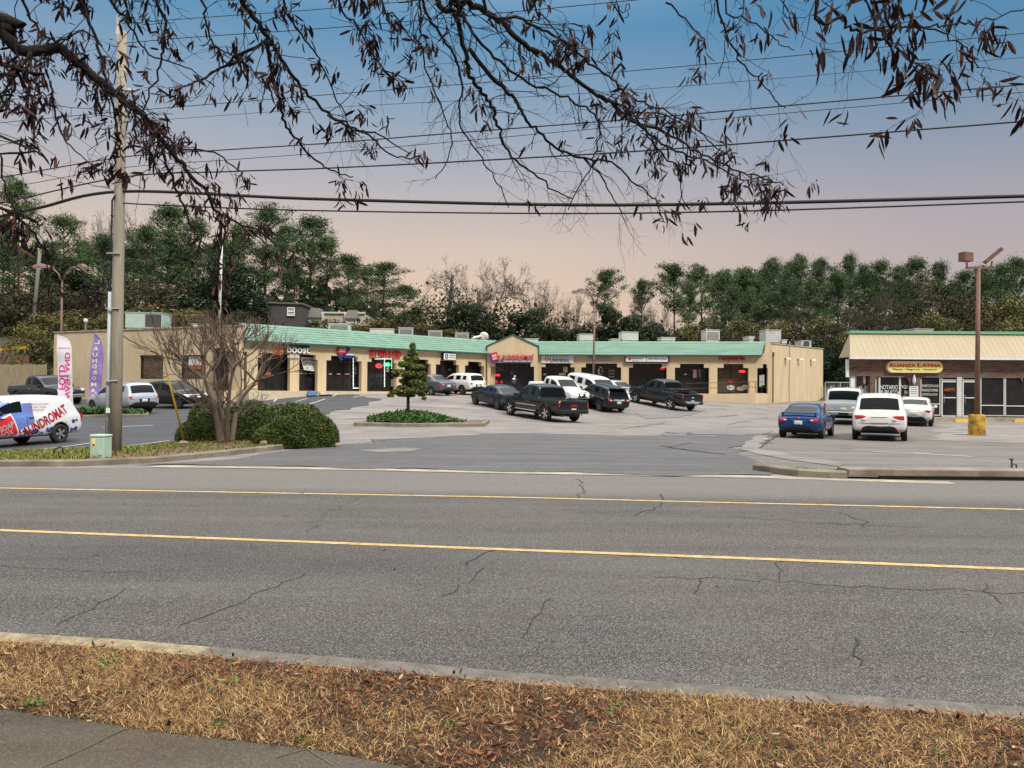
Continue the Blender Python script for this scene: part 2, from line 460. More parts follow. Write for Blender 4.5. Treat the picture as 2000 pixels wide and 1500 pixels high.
M['wire'] = mat('wire', (.012, .012, .014), .7)
M['conduit'] = mat('conduit', (.42, .48, .52), .5, vary=.15, scale=3)
M['box_green'] = mat('cabinet_green', (.40, .55, .45), .6, vary=.15, scale=3)
M['pipe_green'] = mat('pipe_green', (.015, .05, .035), .5)
M['yellow'] = mat('yellow_paint', (.72, .46, .03), .6, vary=.25, scale=4)
M['rust_yellow'] = mat('chipped_yellow', (.66, .39, .03), .7, vary=.9, scale=3.2, col2=(.055, .025, .014), detail=8)
M['unit_green'] = mat('unit_green', (.40, .53, .50), .55, vary=.15, scale=2)
M['unit_grey'] = mat('unit_grey', (.52, .53, .54), .55, vary=.25, scale=2.5)
M['unit_pale'] = mat('unit_pale', (.52, .64, .58), .55, vary=.15, scale=2)
M['coil'] = mat('coil', (.09, .08, .085), .7, vary=.6, scale=22)
M['grey_siding'] = mat('grey_siding', (.075, .068, .075), .8, vary=.25, scale=6, stretch=(6, 6, .3))
M['shingle'] = mat('shingle', (.155, .155, .145), .9, vary=.35, scale=6)
M['beige'] = mat('beige', (.52, .45, .36), .85, vary=.15, scale=2)
M['fence_wood'] = mat('fence_wood', (.38, .31, .20), .9, vary=.45, scale=3, stretch=(5, 5, .4))
M['red'] = mat('sign_red', (.62, .02, .03), .4)
M['red_glow'] = mat('neon_red', (1.0, .05, .06), .4, emit=1.6)
M['green_glow'] = mat('neon_green', (.04, .85, .30), .4, emit=1.3)
M['white_glow'] = mat('led_white', (.9, .95, .88), .4, emit=1.2)
M['navy'] = mat('sign_navy', (.02, .035, .20), .4)
M['purple'] = mat('sign_purple', (.10, .03, .30), .4)
M['magenta'] = mat('flag_magenta', (.66, .03, .22), .6)
M['orange'] = mat('sign_orange', (.62, .15, .05), .5, vary=.5, scale=6)
M['sign_white'] = mat('sign_white', (.74, .75, .77), .4)
M['sign_pale'] = mat('sign_pale', (.62, .68, .68), .4)
M['grey_text'] = mat('grey_text', (.11, .13, .17), .5)
M['pink_text'] = mat('pink_text', (.60, .32, .36), .5)
M['blue'] = mat('blue_paint', (.04, .12, .30), .7, vary=.4, scale=5)
M['lemon'] = mat('sign_lemon', (.82, .70, .25), .4)
M['flag_white'] = mat('flag_white', (.72, .70, .80), .7)
M['flag_purple'] = mat('flag_purple', (.27, .20, .52), .7, vary=.25, scale=6)
M['cream'] = mat('cream_text', (.75, .68, .45), .5)
def brick(name):
    m = bpy.data.materials.new(name); m.use_nodes = True
    N, Lk = m.node_tree.nodes, m.node_tree.links
    p = N['Principled BSDF']; p.inputs['Roughness'].default_value = .9
    tc = N.new('ShaderNodeTexCoord')
    mp = N.new('ShaderNodeMapping'); mp.inputs['Rotation'].default_value = (R(90), 0, 0)
    Lk.new(tc.outputs['Object'], mp.inputs[0])
    b = N.new('ShaderNodeTexBrick'); b.inputs['Scale'].default_value = 1.0
    b.inputs['Brick Width'].default_value = .42; b.inputs['Row Height'].default_value = .105; b.inputs['Mortar Size'].default_value = .009; b.inputs['Bias'].default_value = -.1
    b.inputs['Color1'].default_value = (.155, .085, .062, 1); b.inputs['Color2'].default_value = (.055, .036, .034, 1); b.inputs['Mortar'].default_value = (.25, .20, .16, 1)
    Lk.new(mp.outputs[0], b.inputs['Vector'])
    n = N.new('ShaderNodeTexNoise'); n.inputs['Scale'].default_value = 1.1; Lk.new(tc.outputs['Object'], n.inputs['Vector'])
    mx = N.new('ShaderNodeMix'); mx.data_type = 'RGBA'; mx.blend_type = 'MULTIPLY'; mx.inputs[0].default_value = .6
    Lk.new(b.outputs[0], mx.inputs[6]); Lk.new(n.outputs[1], mx.inputs[7])
    h = N.new('ShaderNodeMix'); h.data_type = 'RGBA'; h.blend_type = 'MULTIPLY'; h.inputs[0].default_value = 1; h.inputs[7].default_value = (1.5, 1.4, 1.35, 1)
    Lk.new(mx.outputs[2], h.inputs[6]); Lk.new(h.outputs[2], p.inputs['Base Color'])
    return m
M['brick'] = brick('brick')
def paint(name, c, rough=.32, metal=0.0):
    return mat(name, c, rough, metal=metal, spec=.5 if max(c) > .2 else .28, coat=.9 if max(c) > .2 else .42, vary=.12, scale=1.5)

# ================================================================== GROUND
def drape(name, pts, off, m, step=1.0, hfun=heights, kind='structure', jit=0.0):
    bm = bmesh.new()
    if jit:
        rj = random.Random(len(pts)); out = []
        for a, b in zip(pts, pts[1:] + pts[:1]):
            n = max(1, int(math.hypot(b[0] - a[0], b[1] - a[1]) / .9))
            for k in range(n):
                t = k / n; out.append((a[0] + (b[0] - a[0]) * t + rj.gauss(0, jit), a[1] + (b[1] - a[1]) * t + rj.gauss(0, jit)))
        pts = out
    vs = [bm.verts.new((p[0], p[1], 0)) for p in pts]
    bm.faces.new(vs)
    bmesh.ops.triangulate(bm, faces=bm.faces[:])
    for _ in range(9):
        es = [e for e in bm.edges if e.calc_length() > step]
        if not es: break
        bmesh.ops.subdivide_edges(bm, edges=es, cuts=1)
        bmesh.ops.triangulate(bm, faces=bm.faces[:])
    co = np.array([v.co[:] for v in bm.verts])
    z = hfun(co[:, 0], co[:, 1]) + off
    for v, q in zip(bm.verts, z): v.co.z = q
    bmesh.ops.recalc_face_normals(bm, faces=bm.faces[:])
    if sum(f.normal.z for f in bm.faces) < 0: bmesh.ops.reverse_faces(bm, faces=bm.faces[:])
    me = bpy.data.meshes.new(name); bm.to_mesh(me); bm.free()
    me.materials.append(m)
    o = bpy.data.objects.new(name, me); COL.objects.link(o)
    if kind: o['kind'] = kind
    return o
def grid_sheet(name, x0, x1, y0, y1, nx, ny, hf, m):
    xs, ys = np.linspace(x0, x1, nx), np.linspace(y0, y1, ny)
    X, Y = np.meshgrid(xs, ys)
    V = np.stack([X, Y, hf(X, Y)], -1).reshape(-1, 3)
    i = np.arange(nx * ny).reshape(ny, nx)
    Fc = np.stack([i[:-1, :-1], i[:-1, 1:], i[1:, 1:], i[1:, :-1]], -1).reshape(-1, 4)
    o = np_obj(name, V, Fc, m, smooth=True)
    o['kind'] = 'structure'
    return o
grid_sheet('ground', -900, 900, -300, 1500, 181, 181, lambda x, y: np.where(y < 60, -1.3, hill(x, y)), M['earth'])
grid_sheet('hill', -170, 190, 62, 230, 121, 85, lambda x, y: hill(x, y) + .25, M['earth'])
grid_sheet('parking_lot', -60, 75, 13.0, 84, 271, 143, lambda x, y: heights(x, y) - .006, M['lot'])

def poly_px(pts, z=None):
    return [(flat(x, y, z) if z is not None else ter(x, y)) for x, y in pts]
def extend(pl, x0, x1):
    a, b = pl[0], pl[1]; c, d = pl[-2], pl[-1]
    e0 = a + (a - b) * ((x0 - a.x) / (a.x - b.x)); e1 = d + (d - c) * ((x1 - d.x) / (d.x - c.x))
    return [e0] + pl + [e1]
NEAR = extend(poly_px([(0, 1243), (250, 1258), (500, 1280), (800, 1303), (1000, 1322), (1300, 1342), (1650, 1366), (2000, 1391)], 0.0), -40, 40)
FAR = extend(poly_px([(0, 914), (300, 914), (500, 916), (700, 920), (1000, 926), (1300, 931), (1480, 935), (1700, 938), (2000, 940)], 0.0), -60, 60)
drape('road', [(p.x, p.y) for p in NEAR] + [(p.x, p.y) for p in reversed(FAR)], 0.0, M['road'], step=6, hfun=lambda x, y: 0 * x)

def offset_line(pl, w):
    out = []
    for i, p in enumerate(pl):
        t = (pl[min(i + 1, len(pl) - 1)] - pl[max(i - 1, 0)]); t.z = 0; t.normalize()
        out.append(Vector((p.x - t.y * w, p.y + t.x * w, p.z)))
    return out
def strip(name, pl, w, z, m, w2=None):
    a, b = offset_line(pl, -w / 2), offset_line(pl, w / 2)
    mb = MB()
    for i in range(len(pl) - 1):
        mb.quad((a[i].x, a[i].y, z), (a[i + 1].x, a[i + 1].y, z), (b[i + 1].x, b[i + 1].y, z), (b[i].x, b[i].y, z))
    return mb, name, m
def kerb_mb(mb, pl, w, z0, z1, m=0, rnd=.02):
    """kerb stone along PL; w to the left of the direction of travel; z0, z1 may be functions of the point"""
    a, b = pl, offset_line(pl, w)
    n = len(pl)
    f0 = z0 if callable(z0) else (lambda p: z0)
    f1 = z1 if callable(z1) else (lambda p: z1)
    t = rnd if w > 0 else -rnd
    a2, b2 = offset_line(pl, t), offset_line(pl, w - t)
    rings = []
    for i in range(n):
        p = pl[i]
        rings.append([(a[i].x, a[i].y, f0(p)), (a[i].x, a[i].y, f1(p) - rnd), (a2[i].x, a2[i].y, f1(p)), (b2[i].x, b2[i].y, f1(p)), (b[i].x, b[i].y, f1(p) - rnd), (b[i].x, b[i].y, f0(p))])
    vs = [v for r_ in rings for v in r_]
    fs = []
    for i in range(n - 1):
        for k in range(5):
            q = (i * 6 + k, (i + 1) * 6 + k, (i + 1) * 6 + k + 1, i * 6 + k + 1)
            fs.append(q if w < 0 else q[::-1])
    fs.append(tuple(range(6))); fs.append(tuple((n - 1) * 6 + k for k in range(5, -1, -1)))
    return mb.add(vs, fs, m)
def resample(pl, step):
    out = [pl[0].copy()]
    for a, b in zip(pl, pl[1:]):
        n = max(1, int((b - a).length / step))
        for k in range(1, n + 1): out.append(a.lerp(b, k / n))
    return out

# yellow lines of the centre turn lane, worn
for pts, w in (([(0, 953.5), (500, 962.5), (1000, 971.5), (1300, 979), (2000, 995.5)], .10), ([(0, 1036), (500, 1055), (1000, 1074), (1500, 1092.5), (2000, 1112.5)], .105)):
    mb, nm, mm = strip('lane_line', resample(extend(poly_px(pts, 0.0), -45, 45), 1.0), w, .004, M['yellow_line'])
    o = mb.build(nm, mm); o['kind'] = 'structure'
# light concrete gutter apron along the far side
ap = extend(poly_px([(0, 914), (300, 911), (500, 913), (700, 916.5), (1000, 923), (1300, 928), (1480, 931.5), (1560, 934)], 0.0), -40, 8)
ap = [p for p in ap if p.x > -10.0]
mb, nm, mm = strip('gutter', resample(ap, .8), .42, .005, M['concrete_light'])
o = mb.build(nm, mm); o['kind'] = 'structure'

# asphalt patches and cracks
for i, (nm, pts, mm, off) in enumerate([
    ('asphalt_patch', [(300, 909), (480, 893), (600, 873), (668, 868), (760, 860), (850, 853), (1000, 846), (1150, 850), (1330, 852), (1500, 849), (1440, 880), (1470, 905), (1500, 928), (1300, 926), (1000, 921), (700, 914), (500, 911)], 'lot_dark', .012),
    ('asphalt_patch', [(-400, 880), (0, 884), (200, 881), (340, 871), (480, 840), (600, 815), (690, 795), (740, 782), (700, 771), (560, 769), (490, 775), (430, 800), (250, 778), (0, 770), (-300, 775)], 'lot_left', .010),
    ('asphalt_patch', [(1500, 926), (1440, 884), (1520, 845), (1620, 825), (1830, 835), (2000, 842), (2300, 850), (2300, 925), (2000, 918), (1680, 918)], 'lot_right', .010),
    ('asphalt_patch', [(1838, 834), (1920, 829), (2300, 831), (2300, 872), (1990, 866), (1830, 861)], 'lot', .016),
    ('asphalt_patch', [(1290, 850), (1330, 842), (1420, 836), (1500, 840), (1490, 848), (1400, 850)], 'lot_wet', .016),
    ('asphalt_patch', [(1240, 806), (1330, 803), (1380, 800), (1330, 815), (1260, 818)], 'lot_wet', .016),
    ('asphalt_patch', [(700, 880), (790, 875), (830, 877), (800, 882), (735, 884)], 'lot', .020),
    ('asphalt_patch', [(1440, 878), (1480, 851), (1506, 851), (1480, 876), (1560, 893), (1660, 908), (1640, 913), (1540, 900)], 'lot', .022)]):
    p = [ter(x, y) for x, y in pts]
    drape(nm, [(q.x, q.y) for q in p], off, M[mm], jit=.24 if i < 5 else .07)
rs = random.Random(5)
def crack_mb(mb, pts, w, z=None, jit=6):
    pl = [flat(x, y, z) if z is not None else ter(x, y) for x, y in pts]
    out = [pl[0]]
    for a, b in zip(pl, pl[1:]):
        n = max(2, int((b - a).length / .12))
        for k in range(1, n + 1):
            q = a.lerp(b, k / n); s = min(.035, (b - a).length * .05)
            out.append(Vector((q.x + rs.gauss(0, s), q.y + rs.gauss(0, s), q.z)))
    a, b = offset_line(out, -w * .3), offset_line(out, w * .3)
    for i in range(len(out) - 1):
        k0 = .35 + .65 * rs.random()
        za = (.0035 if z is not None else .02)
        mb.quad(*[(p.x, p.y, p.z + za) for p in (a[i], a[i + 1], b[i + 1], b[i])])
mb = MB()
for pts, w in (([(1130, 935), (1140, 958), (1128, 975)], .03), ([(1290, 965), (1293, 980), (1288, 990), (1230, 1008)], .035), ([(980, 1072), (930, 1085), (915, 1105)], .03), ([(945, 1110), (925, 1128), (868, 1168)], .02),
               ([(350, 1222), (430, 1195), (520, 1150), (600, 1120)], .016), ([(110, 1222), (180, 1190), (250, 1150)], .014), ([(1080, 1168), (1040, 1220), (1012, 1248)], .014), ([(1670, 1245), (1672, 1280), (1682, 1300)], .02),
               ([(1280, 1128), (1500, 1136), (1700, 1148), (2000, 1160)], .018), ([(1365, 1130), (1370, 1145), (1355, 1160)], .02), ([(1000, 1075), (1200, 1082), (1340, 1092)], .016), ([(1640, 1000), (1690, 1020), (1690, 1030)], .02),
               ([(1430, 1010), (1600, 1022), (1800, 1032)], .02), ([(0, 1105), (200, 1120), (420, 1115)], .012), ([(600, 1040), (640, 1000), (720, 965)], .012), ([(1525, 1090), (1528, 1120), (1520, 1135)], .015), ([(1925, 1140), (1935, 1165), (1960, 1180)], .015)):
    crack_mb(mb, pts, w, 0.0)
for pts, w in (([(1292, 872), (1340, 880), (1390, 886), (1415, 888)], .13), ([(1305, 874), (1350, 866)], .05), ([(1215, 838), (1260, 832), (1300, 826)], .07), ([(1400, 815), (1440, 811)], .1), ([(1300, 847), (1355, 846), (1340, 848)], .1),
               ([(1640, 871), (1668, 872)], .09), ([(1640, 877), (1668, 877)], .08), ([(840, 853), (700, 866)], .05), ([(1480, 878), (1520, 850)], .05), ([(1420, 830), (1500, 815)], .05), ([(640, 783), (740, 781)], .06)):
    crack_mb(mb, pts, w * 1.6)
o = mb.build('pavement_crack', M['crack']); o['kind'] = 'structure'
# parking lines
mb = MB()
def lot_line(a, b, w=.1, off=.03):
    p, q = ter(*a), ter(*b)
    pl = resample([p, q], .5)
    A, B = offset_line(pl, -w / 2), offset_line(pl, w / 2)
    for i in range(len(pl) - 1):
        mb.quad(*[(v.x, v.y, H(v.x, v.y) + off) for v in (A[i], A[i + 1], B[i + 1], B[i])])
for a, b in (((535, 785), (553, 772)), ((553, 772), (582, 777)), ((575, 786), (600, 779)), ((605, 790), (635, 780)), ((650, 775), (668, 768)), ((690, 777), (712, 773)), ((250, 872), (330, 862)), ((0, 886), (180, 866)),
             ((200, 836), (300, 832)), ((665, 818), (700, 817)), ((660, 828), (690, 828)), ((1705, 884), (1820, 887)), ((1785, 887), (1900, 894)), ((0, 779), (18, 779)), ((280, 798), (300, 794)), ((1840, 850), (1920, 846)), ((1920, 851), (2000, 856))):
    lot_line(a, b)
o = mb.build('parking_line', M['white_line']); o['kind'] = 'structure'

# near kerb, verge and pavement
NK = [Vector((p.x, p.y, 0)) for p in NEAR]
mb = MB()
nk = resample(NK, .25)
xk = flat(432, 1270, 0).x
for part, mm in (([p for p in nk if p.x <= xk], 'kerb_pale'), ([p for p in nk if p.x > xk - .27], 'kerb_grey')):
    mb = MB(); kerb_mb(mb, part, -.21, -.1, .035, 0)
    o = mb.build('kerb', M[mm]); o['kind'] = 'structure'
SWE = extend(poly_px([(0, 1386), (140, 1403), (280, 1426), (420, 1443), (600, 1462), (720, 1484), (820, 1503)], .05), -30, 25)
verge_back = offset_line(NK, -.205)
drape('verge', [(p.x, p.y) for p in verge_back] + [(p.x, p.y) for p in reversed(SWE)], 0.045, M['verge_soil'], step=3, hfun=lambda x, y: 0 * x)
sw_far = [Vector((p.x, p.y, .05)) for p in SWE]
mb = MB()
back = offset_line(sw_far, -1.5)
for i in range(len(sw_far) - 1):
    mb.quad((back[i].x, back[i].y, .05), (back[i + 1].x, back[i + 1].y, .05), (sw_far[i + 1].x, sw_far[i + 1].y, .05), (sw_far[i].x, sw_far[i].y, .05))
o = mb.build('sidewalk', M['sidewalk']); o['kind'] = 'structure'
mb = MB()
for pts, w in (([(245, 1424), (150, 1470), (70, 1505)], .012), ([(600, 1464), (650, 1495)], .008), ([(600, 1464), (540, 1480)], .006)):
    pl = [flat(x, y, .05) for x, y in pts]
    a, b = offset_line(pl, -w / 2), offset_line(pl, w / 2)
    for i in range(len(pl) - 1): mb.quad(*[(p.x, p.y, .0535) for p in (a[i], a[i + 1], b[i + 1], b[i])])
o = mb.build('sidewalk_joint', M['joint']); o['kind'] = 'structure'

def blades(name, P, hgt, wid, mats, lean=.6, parent=None, zfun=None):
    """grass: one bent two-triangle blade per point"""
    n = len(P)
    a = RNG.uniform(0, 2 * math.pi, n); h = RNG.uniform(hgt[0], hgt[1], n); l = RNG.uniform(.1, lean, n) * h
    la = RNG.uniform(0, 2 * math.pi, n); w = RNG.uniform(wid[0], wid[1], n)
    d = np.stack([np.cos(a), np.sin(a), 0 * a], 1) * w[:, None] / 2
    L = np.stack([np.cos(la) * l, np.sin(la) * l, 0 * l], 1)
    up = np.stack([0 * h, 0 * h, h], 1)
    v = np.stack([P - d, P + d, P + d * .7 + L * .45 + up * .6, P - d * .7 + L * .45 + up * .6, P + L * 1.3 + up * RNG.uniform(.7, 1.05, n)[:, None]], 1)
    b = np.arange(n)[:, None] * 5
    fq = (b + np.array([[0, 1, 2, 3]]))
    ft = (b + np.array([[3, 2, 4, 4]]))
    # quads and triangles as one quad array would collapse; write tris only
    f = np.concatenate([b + np.array([[0, 1, 2]]), b + np.array([[0, 2, 3]]), b + np.array([[3, 2, 4]])])
    return np_obj(name, v.reshape(-1, 3), f, mats, parent)
def inside(pts, poly):
    x, y = pts[:, 0], pts[:, 1]; c = np.zeros(len(pts), bool); n = len(poly)
    for i in range(n):
        x1, y1 = poly[i][:2]; x2, y2 = poly[(i + 1) % n][:2]
        k = ((y1 > y) != (y2 > y)) & (x < (x2 - x1) * (y - y1) / (y2 - y1 + 1e-12) + x1)
        c ^= k
    return c
def leaf_quads(name, P, size, asp, mats, tilt=.5, parent=None, curl=.25, hang=None):
    """leaves: two quads folded along the midrib"""
    n = len(P); s = RNG.uniform(size[0], size[1], n); w = s * RNG.uniform(asp[0], asp[1], n)
    az = RNG.uniform(0, 2 * math.pi, n); t = RNG.normal(0, tilt, n)
    if hang is not None: t = RNG.normal(hang[0], hang[1], n)
    ax = np.stack([np.cos(az) * np.cos(t), np.sin(az) * np.cos(t), np.sin(t)], 1)
    q = RNG.normal(0, 1, (n, 3)); sd = np.cross(ax, q); sd /= np.linalg.norm(sd, axis=1)[:, None] + 1e-9
    if hang is None:
        sd = np.cross(ax, np.array([0, 0, 1.0]) + RNG.normal(0, .35, (n, 3))); sd /= np.linalg.norm(sd, axis=1)[:, None] + 1e-9
    nr = np.cross(ax, sd)
    a, b_ = ax * s[:, None], sd * w[:, None] / 2
    u = nr * (curl * w)[:, None]
    dr = nr * (s * RNG.uniform(-.22, .22, n))[:, None]
    v = np.stack([P, P + a * .3 + b_ * .85 + u, P + a * .72 + b_ * .8 + u + dr * .5, P + a + dr, P + a * .72 - b_ * .8 + u + dr * .5, P + a * .3 - b_ * .85 + u, P + a * .35, P + a * .7 + dr * .5], 1)
    b = np.arange(n)[:, None] * 8
    f = np.concatenate([b + np.array([k]) for k in ([0, 1, 6], [1, 2, 7], [1, 7, 6], [2, 3, 7], [0, 6, 5], [6, 7, 5], [5, 7, 4], [4, 7, 3])])
    return np_obj(name, v.reshape(-1, 3), f, mats, parent)

straw = leafmat('straw_grass', [(0, (.055, .028, .012)), (.30, (.25, .130, .052)), (.68, (.46, .295, .13)), (.92, (.66, .48, .24)), (1, (.15, .17, .035))], .8)
litter = leafmat('leaf_litter', [(0, (.035, .013, .008)), (.35, (.11, .038, .016)), (.75, (.20, .078, .034)), (.95, (.30, .15, .08)), (1, (.46, .32, .19))], .75)
weed_m = leafmat('weed_green', [(0, (.03, .075, .012)), (1, (.10, .19, .03))], .6)
vp = [(p.x, p.y) for p in offset_line(NK, -.20)] + [(p.x, p.y) for p in reversed(SWE)]
def scatter(poly, n, x0, x1, y0, y1, z):
    P = np.stack([RNG.uniform(x0, x1, n), RNG.uniform(y0, y1, n), np.full(n, z)], 1)
    return P[inside(P, poly)]
mb, nm, mm = strip('kerb_seam', nk, .075, .0045, M['crack'])
o = mb.build(nm, mm); o['kind'] = 'structure'
P = scatter(vp, 560000, -4.6, 4.6, 1.4, 5.2, .045)
nz = np.sin(P[:, 0] * 2.3 + 1.5 * np.sin(P[:, 1] * 3.1)) + np.sin(P[:, 0] * 5.1 - P[:, 1] * 4.3) * .7 + np.sin(P[:, 0] * 11 + P[:, 1] * 9) * .4
P = P[RNG.uniform(0, 1, len(P)) < np.clip(.55 + .30 * nz, .16, 1)]
o = blades('grass', P, (.010, .036), (.0014, .0036), straw, 2.4); o['kind'] = 'stuff'
P = scatter(vp, 64000, -4.6, 4.6, 1.4, 5.2, .06)
P[:, 2] += RNG.uniform(-.012, .014, len(P))
nz = np.sin(P[:, 0] * 2.3 + 1.5 * np.sin(P[:, 1] * 3.1)) + np.sin(P[:, 0] * 5.1 - P[:, 1] * 4.3) * .7
P = P[RNG.uniform(0, 1, len(P)) < np.clip(.50 - .24 * nz, .16, 1)]
o = leaf_quads('fallen_leaves', P, (.018, .058), (.18, .36), litter, .32); o['kind'] = 'stuff'
# strays on the pavement, the gutter and the road
P = np.stack([RNG.uniform(-3.4, 3.4, 160), RNG.uniform(1.5, 4.9, 160), np.full(160, .056)], 1)
sp = [(p.x, p.y) for p in sw_far] + [(p.x, p.y) for p in reversed(back)]
P = P[inside(P, sp)][:26]
P2 = np.stack([RNG.uniform(-6, 6, 40), RNG.uniform(4.4, 13, 40), np.full(40, .006)], 1)
o = leaf_quads('stray_leaves', np.concatenate([P, P2]), (.03, .07), (.2, .4), litter, .12); o['kind'] = 'stuff'
def weed(px, py, r, label, n=26, z=.05):
    r *= .8
    c = flat(px, py, z)
    q = RNG.normal(0, 1, (n, 3)) * np.array([r * .5, r * .5, 0]); q[:, 2] = RNG.uniform(0, r * .35, n)
    o = leaf_quads('weed', np.array(c[:]) + q, (r * .4, r * .8), (.3, .5), weed_m, .5)
    return tag(o, label, 'weed', 'green weeds in the verge')
for px, py, r, lb in ((212, 1296, .07, 'leafy green weed beside the pale length of kerb'), (438, 1338, .07, 'low green weed in leaf litter, below the joint in the kerb'), (70, 1376, .07, 'green weed at the pavement edge, near the frame edge'), (420, 1418, .05, 'small dark green weed above the pavement edge, right of the pavement joint'),
                      (1198, 1390, .055, 'bright green weed in the grass midway along the verge'), (880, 1418, .05, 'green weed among pale grass, straight below the road crack'), (1470, 1448, .04, 'tiny green weed in thick brown leaves'), (1835, 1475, .04, 'small green sprig in leaf litter close to the frame edge'), (600, 1447, .045, 'dark weed where the verge meets the cracked pavement')):
    weed(px, py, r, lb)

# ------------------------------------------------------------------ planting strip between road and lot
def raised_bed(name, outline, zt, m, kerb_w=.16, hf=heights, zk=None):
    """kerbed island: the kerb is its own part of the setting, the bed a sheet inside it"""
    pl = [Vector((p[0], p[1], 0)) for p in outline]
    pl = resample(pl + [pl[0]], .35)
    area = sum(a.x * b.y - b.x * a.y for a, b in zip(pl, pl[1:]))
    w = kerb_w if area > 0 else -kerb_w
    mb = MB()
    kerb_mb(mb, pl, w, lambda p: H(p.x, p.y) - .12, lambda p: H(p.x, p.y) + (zk or zt), 0, .03)
    k = mb.build('island_kerb', M['concrete'], smooth=False); k['kind'] = 'structure'
    inn = offset_line(pl, w * .9)[:-1]
    d = drape(name, [(p.x, p.y) for p in inn], zt - .01, m, .6, hf)
    return inn
strip_out = [flat(-260, 914), flat(0, 911.5), flat(150, 910.5), flat(300, 904), flat(420, 892.5), flat(520, 881.5), flat(575, 874)]
strip_out += [Vector((-5.75, 22.2, 0)), Vector((-6.4, 23.4, 0)), Vector((-8.5, 24.3, 0)), Vector((-10.2, 24.0, 0)), Vector((-10.3, 20.6, 0)), Vector((-12.5, 18.6, 0)), Vector((-17, 17.7, 0)), Vector((-24, 17.6, 0))]
inn = raised_bed('planting_strip', [(p.x, p.y) for p in strip_out], .13, M['mulch'])
green_turf = leafmat('green_turf', [(0, (.07, .09, .02)), (.5, (.17, .20, .04)), (.8, (.30, .26, .08)), (1, (.12, .26, .04))], .8)
ip = [(p.x, p.y) for p in inn]
def bed_points(poly, n, z, cond=None):
    a = np.array(poly); P = np.stack([RNG.uniform(a[:, 0].min(), a[:, 0].max(), n), RNG.uniform(a[:, 1].min(), a[:, 1].max(), n), np.zeros(n)], 1)
    P = P[inside(P, poly)]
    P[:, 2] = heights(P[:, 0], P[:, 1]) + z
    return P if cond is None else P[cond(P)]
P = bed_points(ip, 60000, .12, lambda P: (P[:, 0] < -8.8) | (RNG.uniform(0, 1, len(P)) < np.clip(.25 + .6 * np.sin(P[:, 0] * 3.1) * np.sin(P[:, 1] * 2.7 + 1), .0, 1)))
o = blades('strip_grass', P, (.03, .09), (.012, .025), green_turf, 1.0); o['kind'] = 'stuff'
P = bed_points(ip, 9000, .13, lambda P: P[:, 0] > -10.2)
o = leaf_quads('leaf_mulch', P, (.04, .10), (.3, .5), litter, .3); o['kind'] = 'stuff'
# island with the small evergreen
isl = [ter(690, 832), ter(820, 834), ter(945, 833), ter(952, 826)]
isl = [(isl[0].x, isl[0].y), (isl[1].x, isl[1].y), (isl[2].x, isl[2].y), (isl[3].x + .1, isl[3].y + .2), (-2.6, 35.0), (-4.5, 36.6), (-6.4, 35.8)]
inn2 = raised_bed('tree_island', isl, .16, M['mulch'])
cover_m = leafmat('ground_cover', [(0, (.02, .045, .010)), (.5, (.045, .10, .022)), (1, (.10, .19, .04))], .55)
P = bed_points([(p.x, p.y) for p in inn2], 16000, .16)
c0 = np.array([-4.6, 34.6]); dd = np.sqrt(((P[:, 0] - c0[0]) / 2.2) ** 2 + ((P[:, 1] - c0[1]) / 1.5) ** 2)
P = P[dd < 1.0 + .12 * np.sin(P[:, 0] * 5)]; dd = np.sqrt(((P[:, 0] - c0[0]) / 2.2) ** 2 + ((P[:, 1] - c0[1]) / 1.5) ** 2)
P[:, 2] += np.clip(1 - dd ** 2, 0, 1) * .42 * RNG.uniform(.55, 1.05, len(P))
o = leaf_quads('ground_cover', P, (.10, .2), (.3, .5), cover_m, .5); o['kind'] = 'stuff'
# island with the flags
fl = [ter(150, 817), ter(268, 815)]
isl3 = [(fl[0].x, fl[0].y), (fl[1].x, fl[1].y), (fl[1].x + .35, fl[1].y + .5), (fl[1].x - .2, fl[1].y + 1.6), (fl[0].x - 1.5, fl[0].y + 1.8), (fl[0].x - 2.5, fl[0].y + .2)]
inn3 = raised_bed('flag_island', isl3, .16, M['mulch'])
P = bed_points([(p.x, p.y) for p in inn3], 9000, .16)
cx = np.mean([p.x for p in inn3]); cy = np.mean([p.y for p in inn3])
P[:, 2] += .30 * np.clip(1 - ((P[:, 0] - cx) / 2.6) ** 2 - ((P[:, 1] - cy) / 1.1) ** 2, 0, 1) * RNG.uniform(.5, 1.1, len(P))
o = leaf_quads('ground_cover', P, (.10, .2), (.3, .5), cover_m, .5); o['kind'] = 'stuff'
# kerb, drain inlet and low wall on the far right
rk = poly_px([(1470, 919), (1500, 923), (1512, 925), (1560, 931), (1620, 934.5), (1655, 935.5)], 0.0)
mb = MB()
kerb_mb(mb, resample(rk, .4), .20, -.1, .145, 0, .03)
o = mb.build('far_kerb', M['concrete']); o['kind'] = 'structure'
t = empty('storm_drain', (rk[-1].x + 2.62, rk[-1].y + .14, 0), R(-1), 'long concrete storm drain inlet with a dark slot under its kerb lid', 'storm drain')
MB().box((-2.6, -.20, .06), (8.9, .34, .185)).build('lid', M['concrete'], t, bevel=.015)
MB().box((-2.0, -.16, .0), (8.9, -.10, .059)).build('inlet_slot', M['black'], t)
_g = [(p.x, p.y) for p in offset_line(rk, .2)]
ip4 = _g[2:] + [(_g[-1][0], _g[-1][1] + .35), (_g[2][0] + .4, _g[2][1] + .3)]
P = scatter(ip4, 9000, 3.8, 6.9, 14.3, 15.8, .06)
o = blades('island_grass', P, (.03, .08), (.012, .022), green_turf, 1.2); o['kind'] = 'stuff'
kb = [Vector((60, 13.5, 0)), Vector((28, 14.1, 0)), Vector((17.9, 14.32, 0))]
mb = MB(); kerb_mb(mb, resample(kb, .5), -.25, -.1, .16, 0, .03)
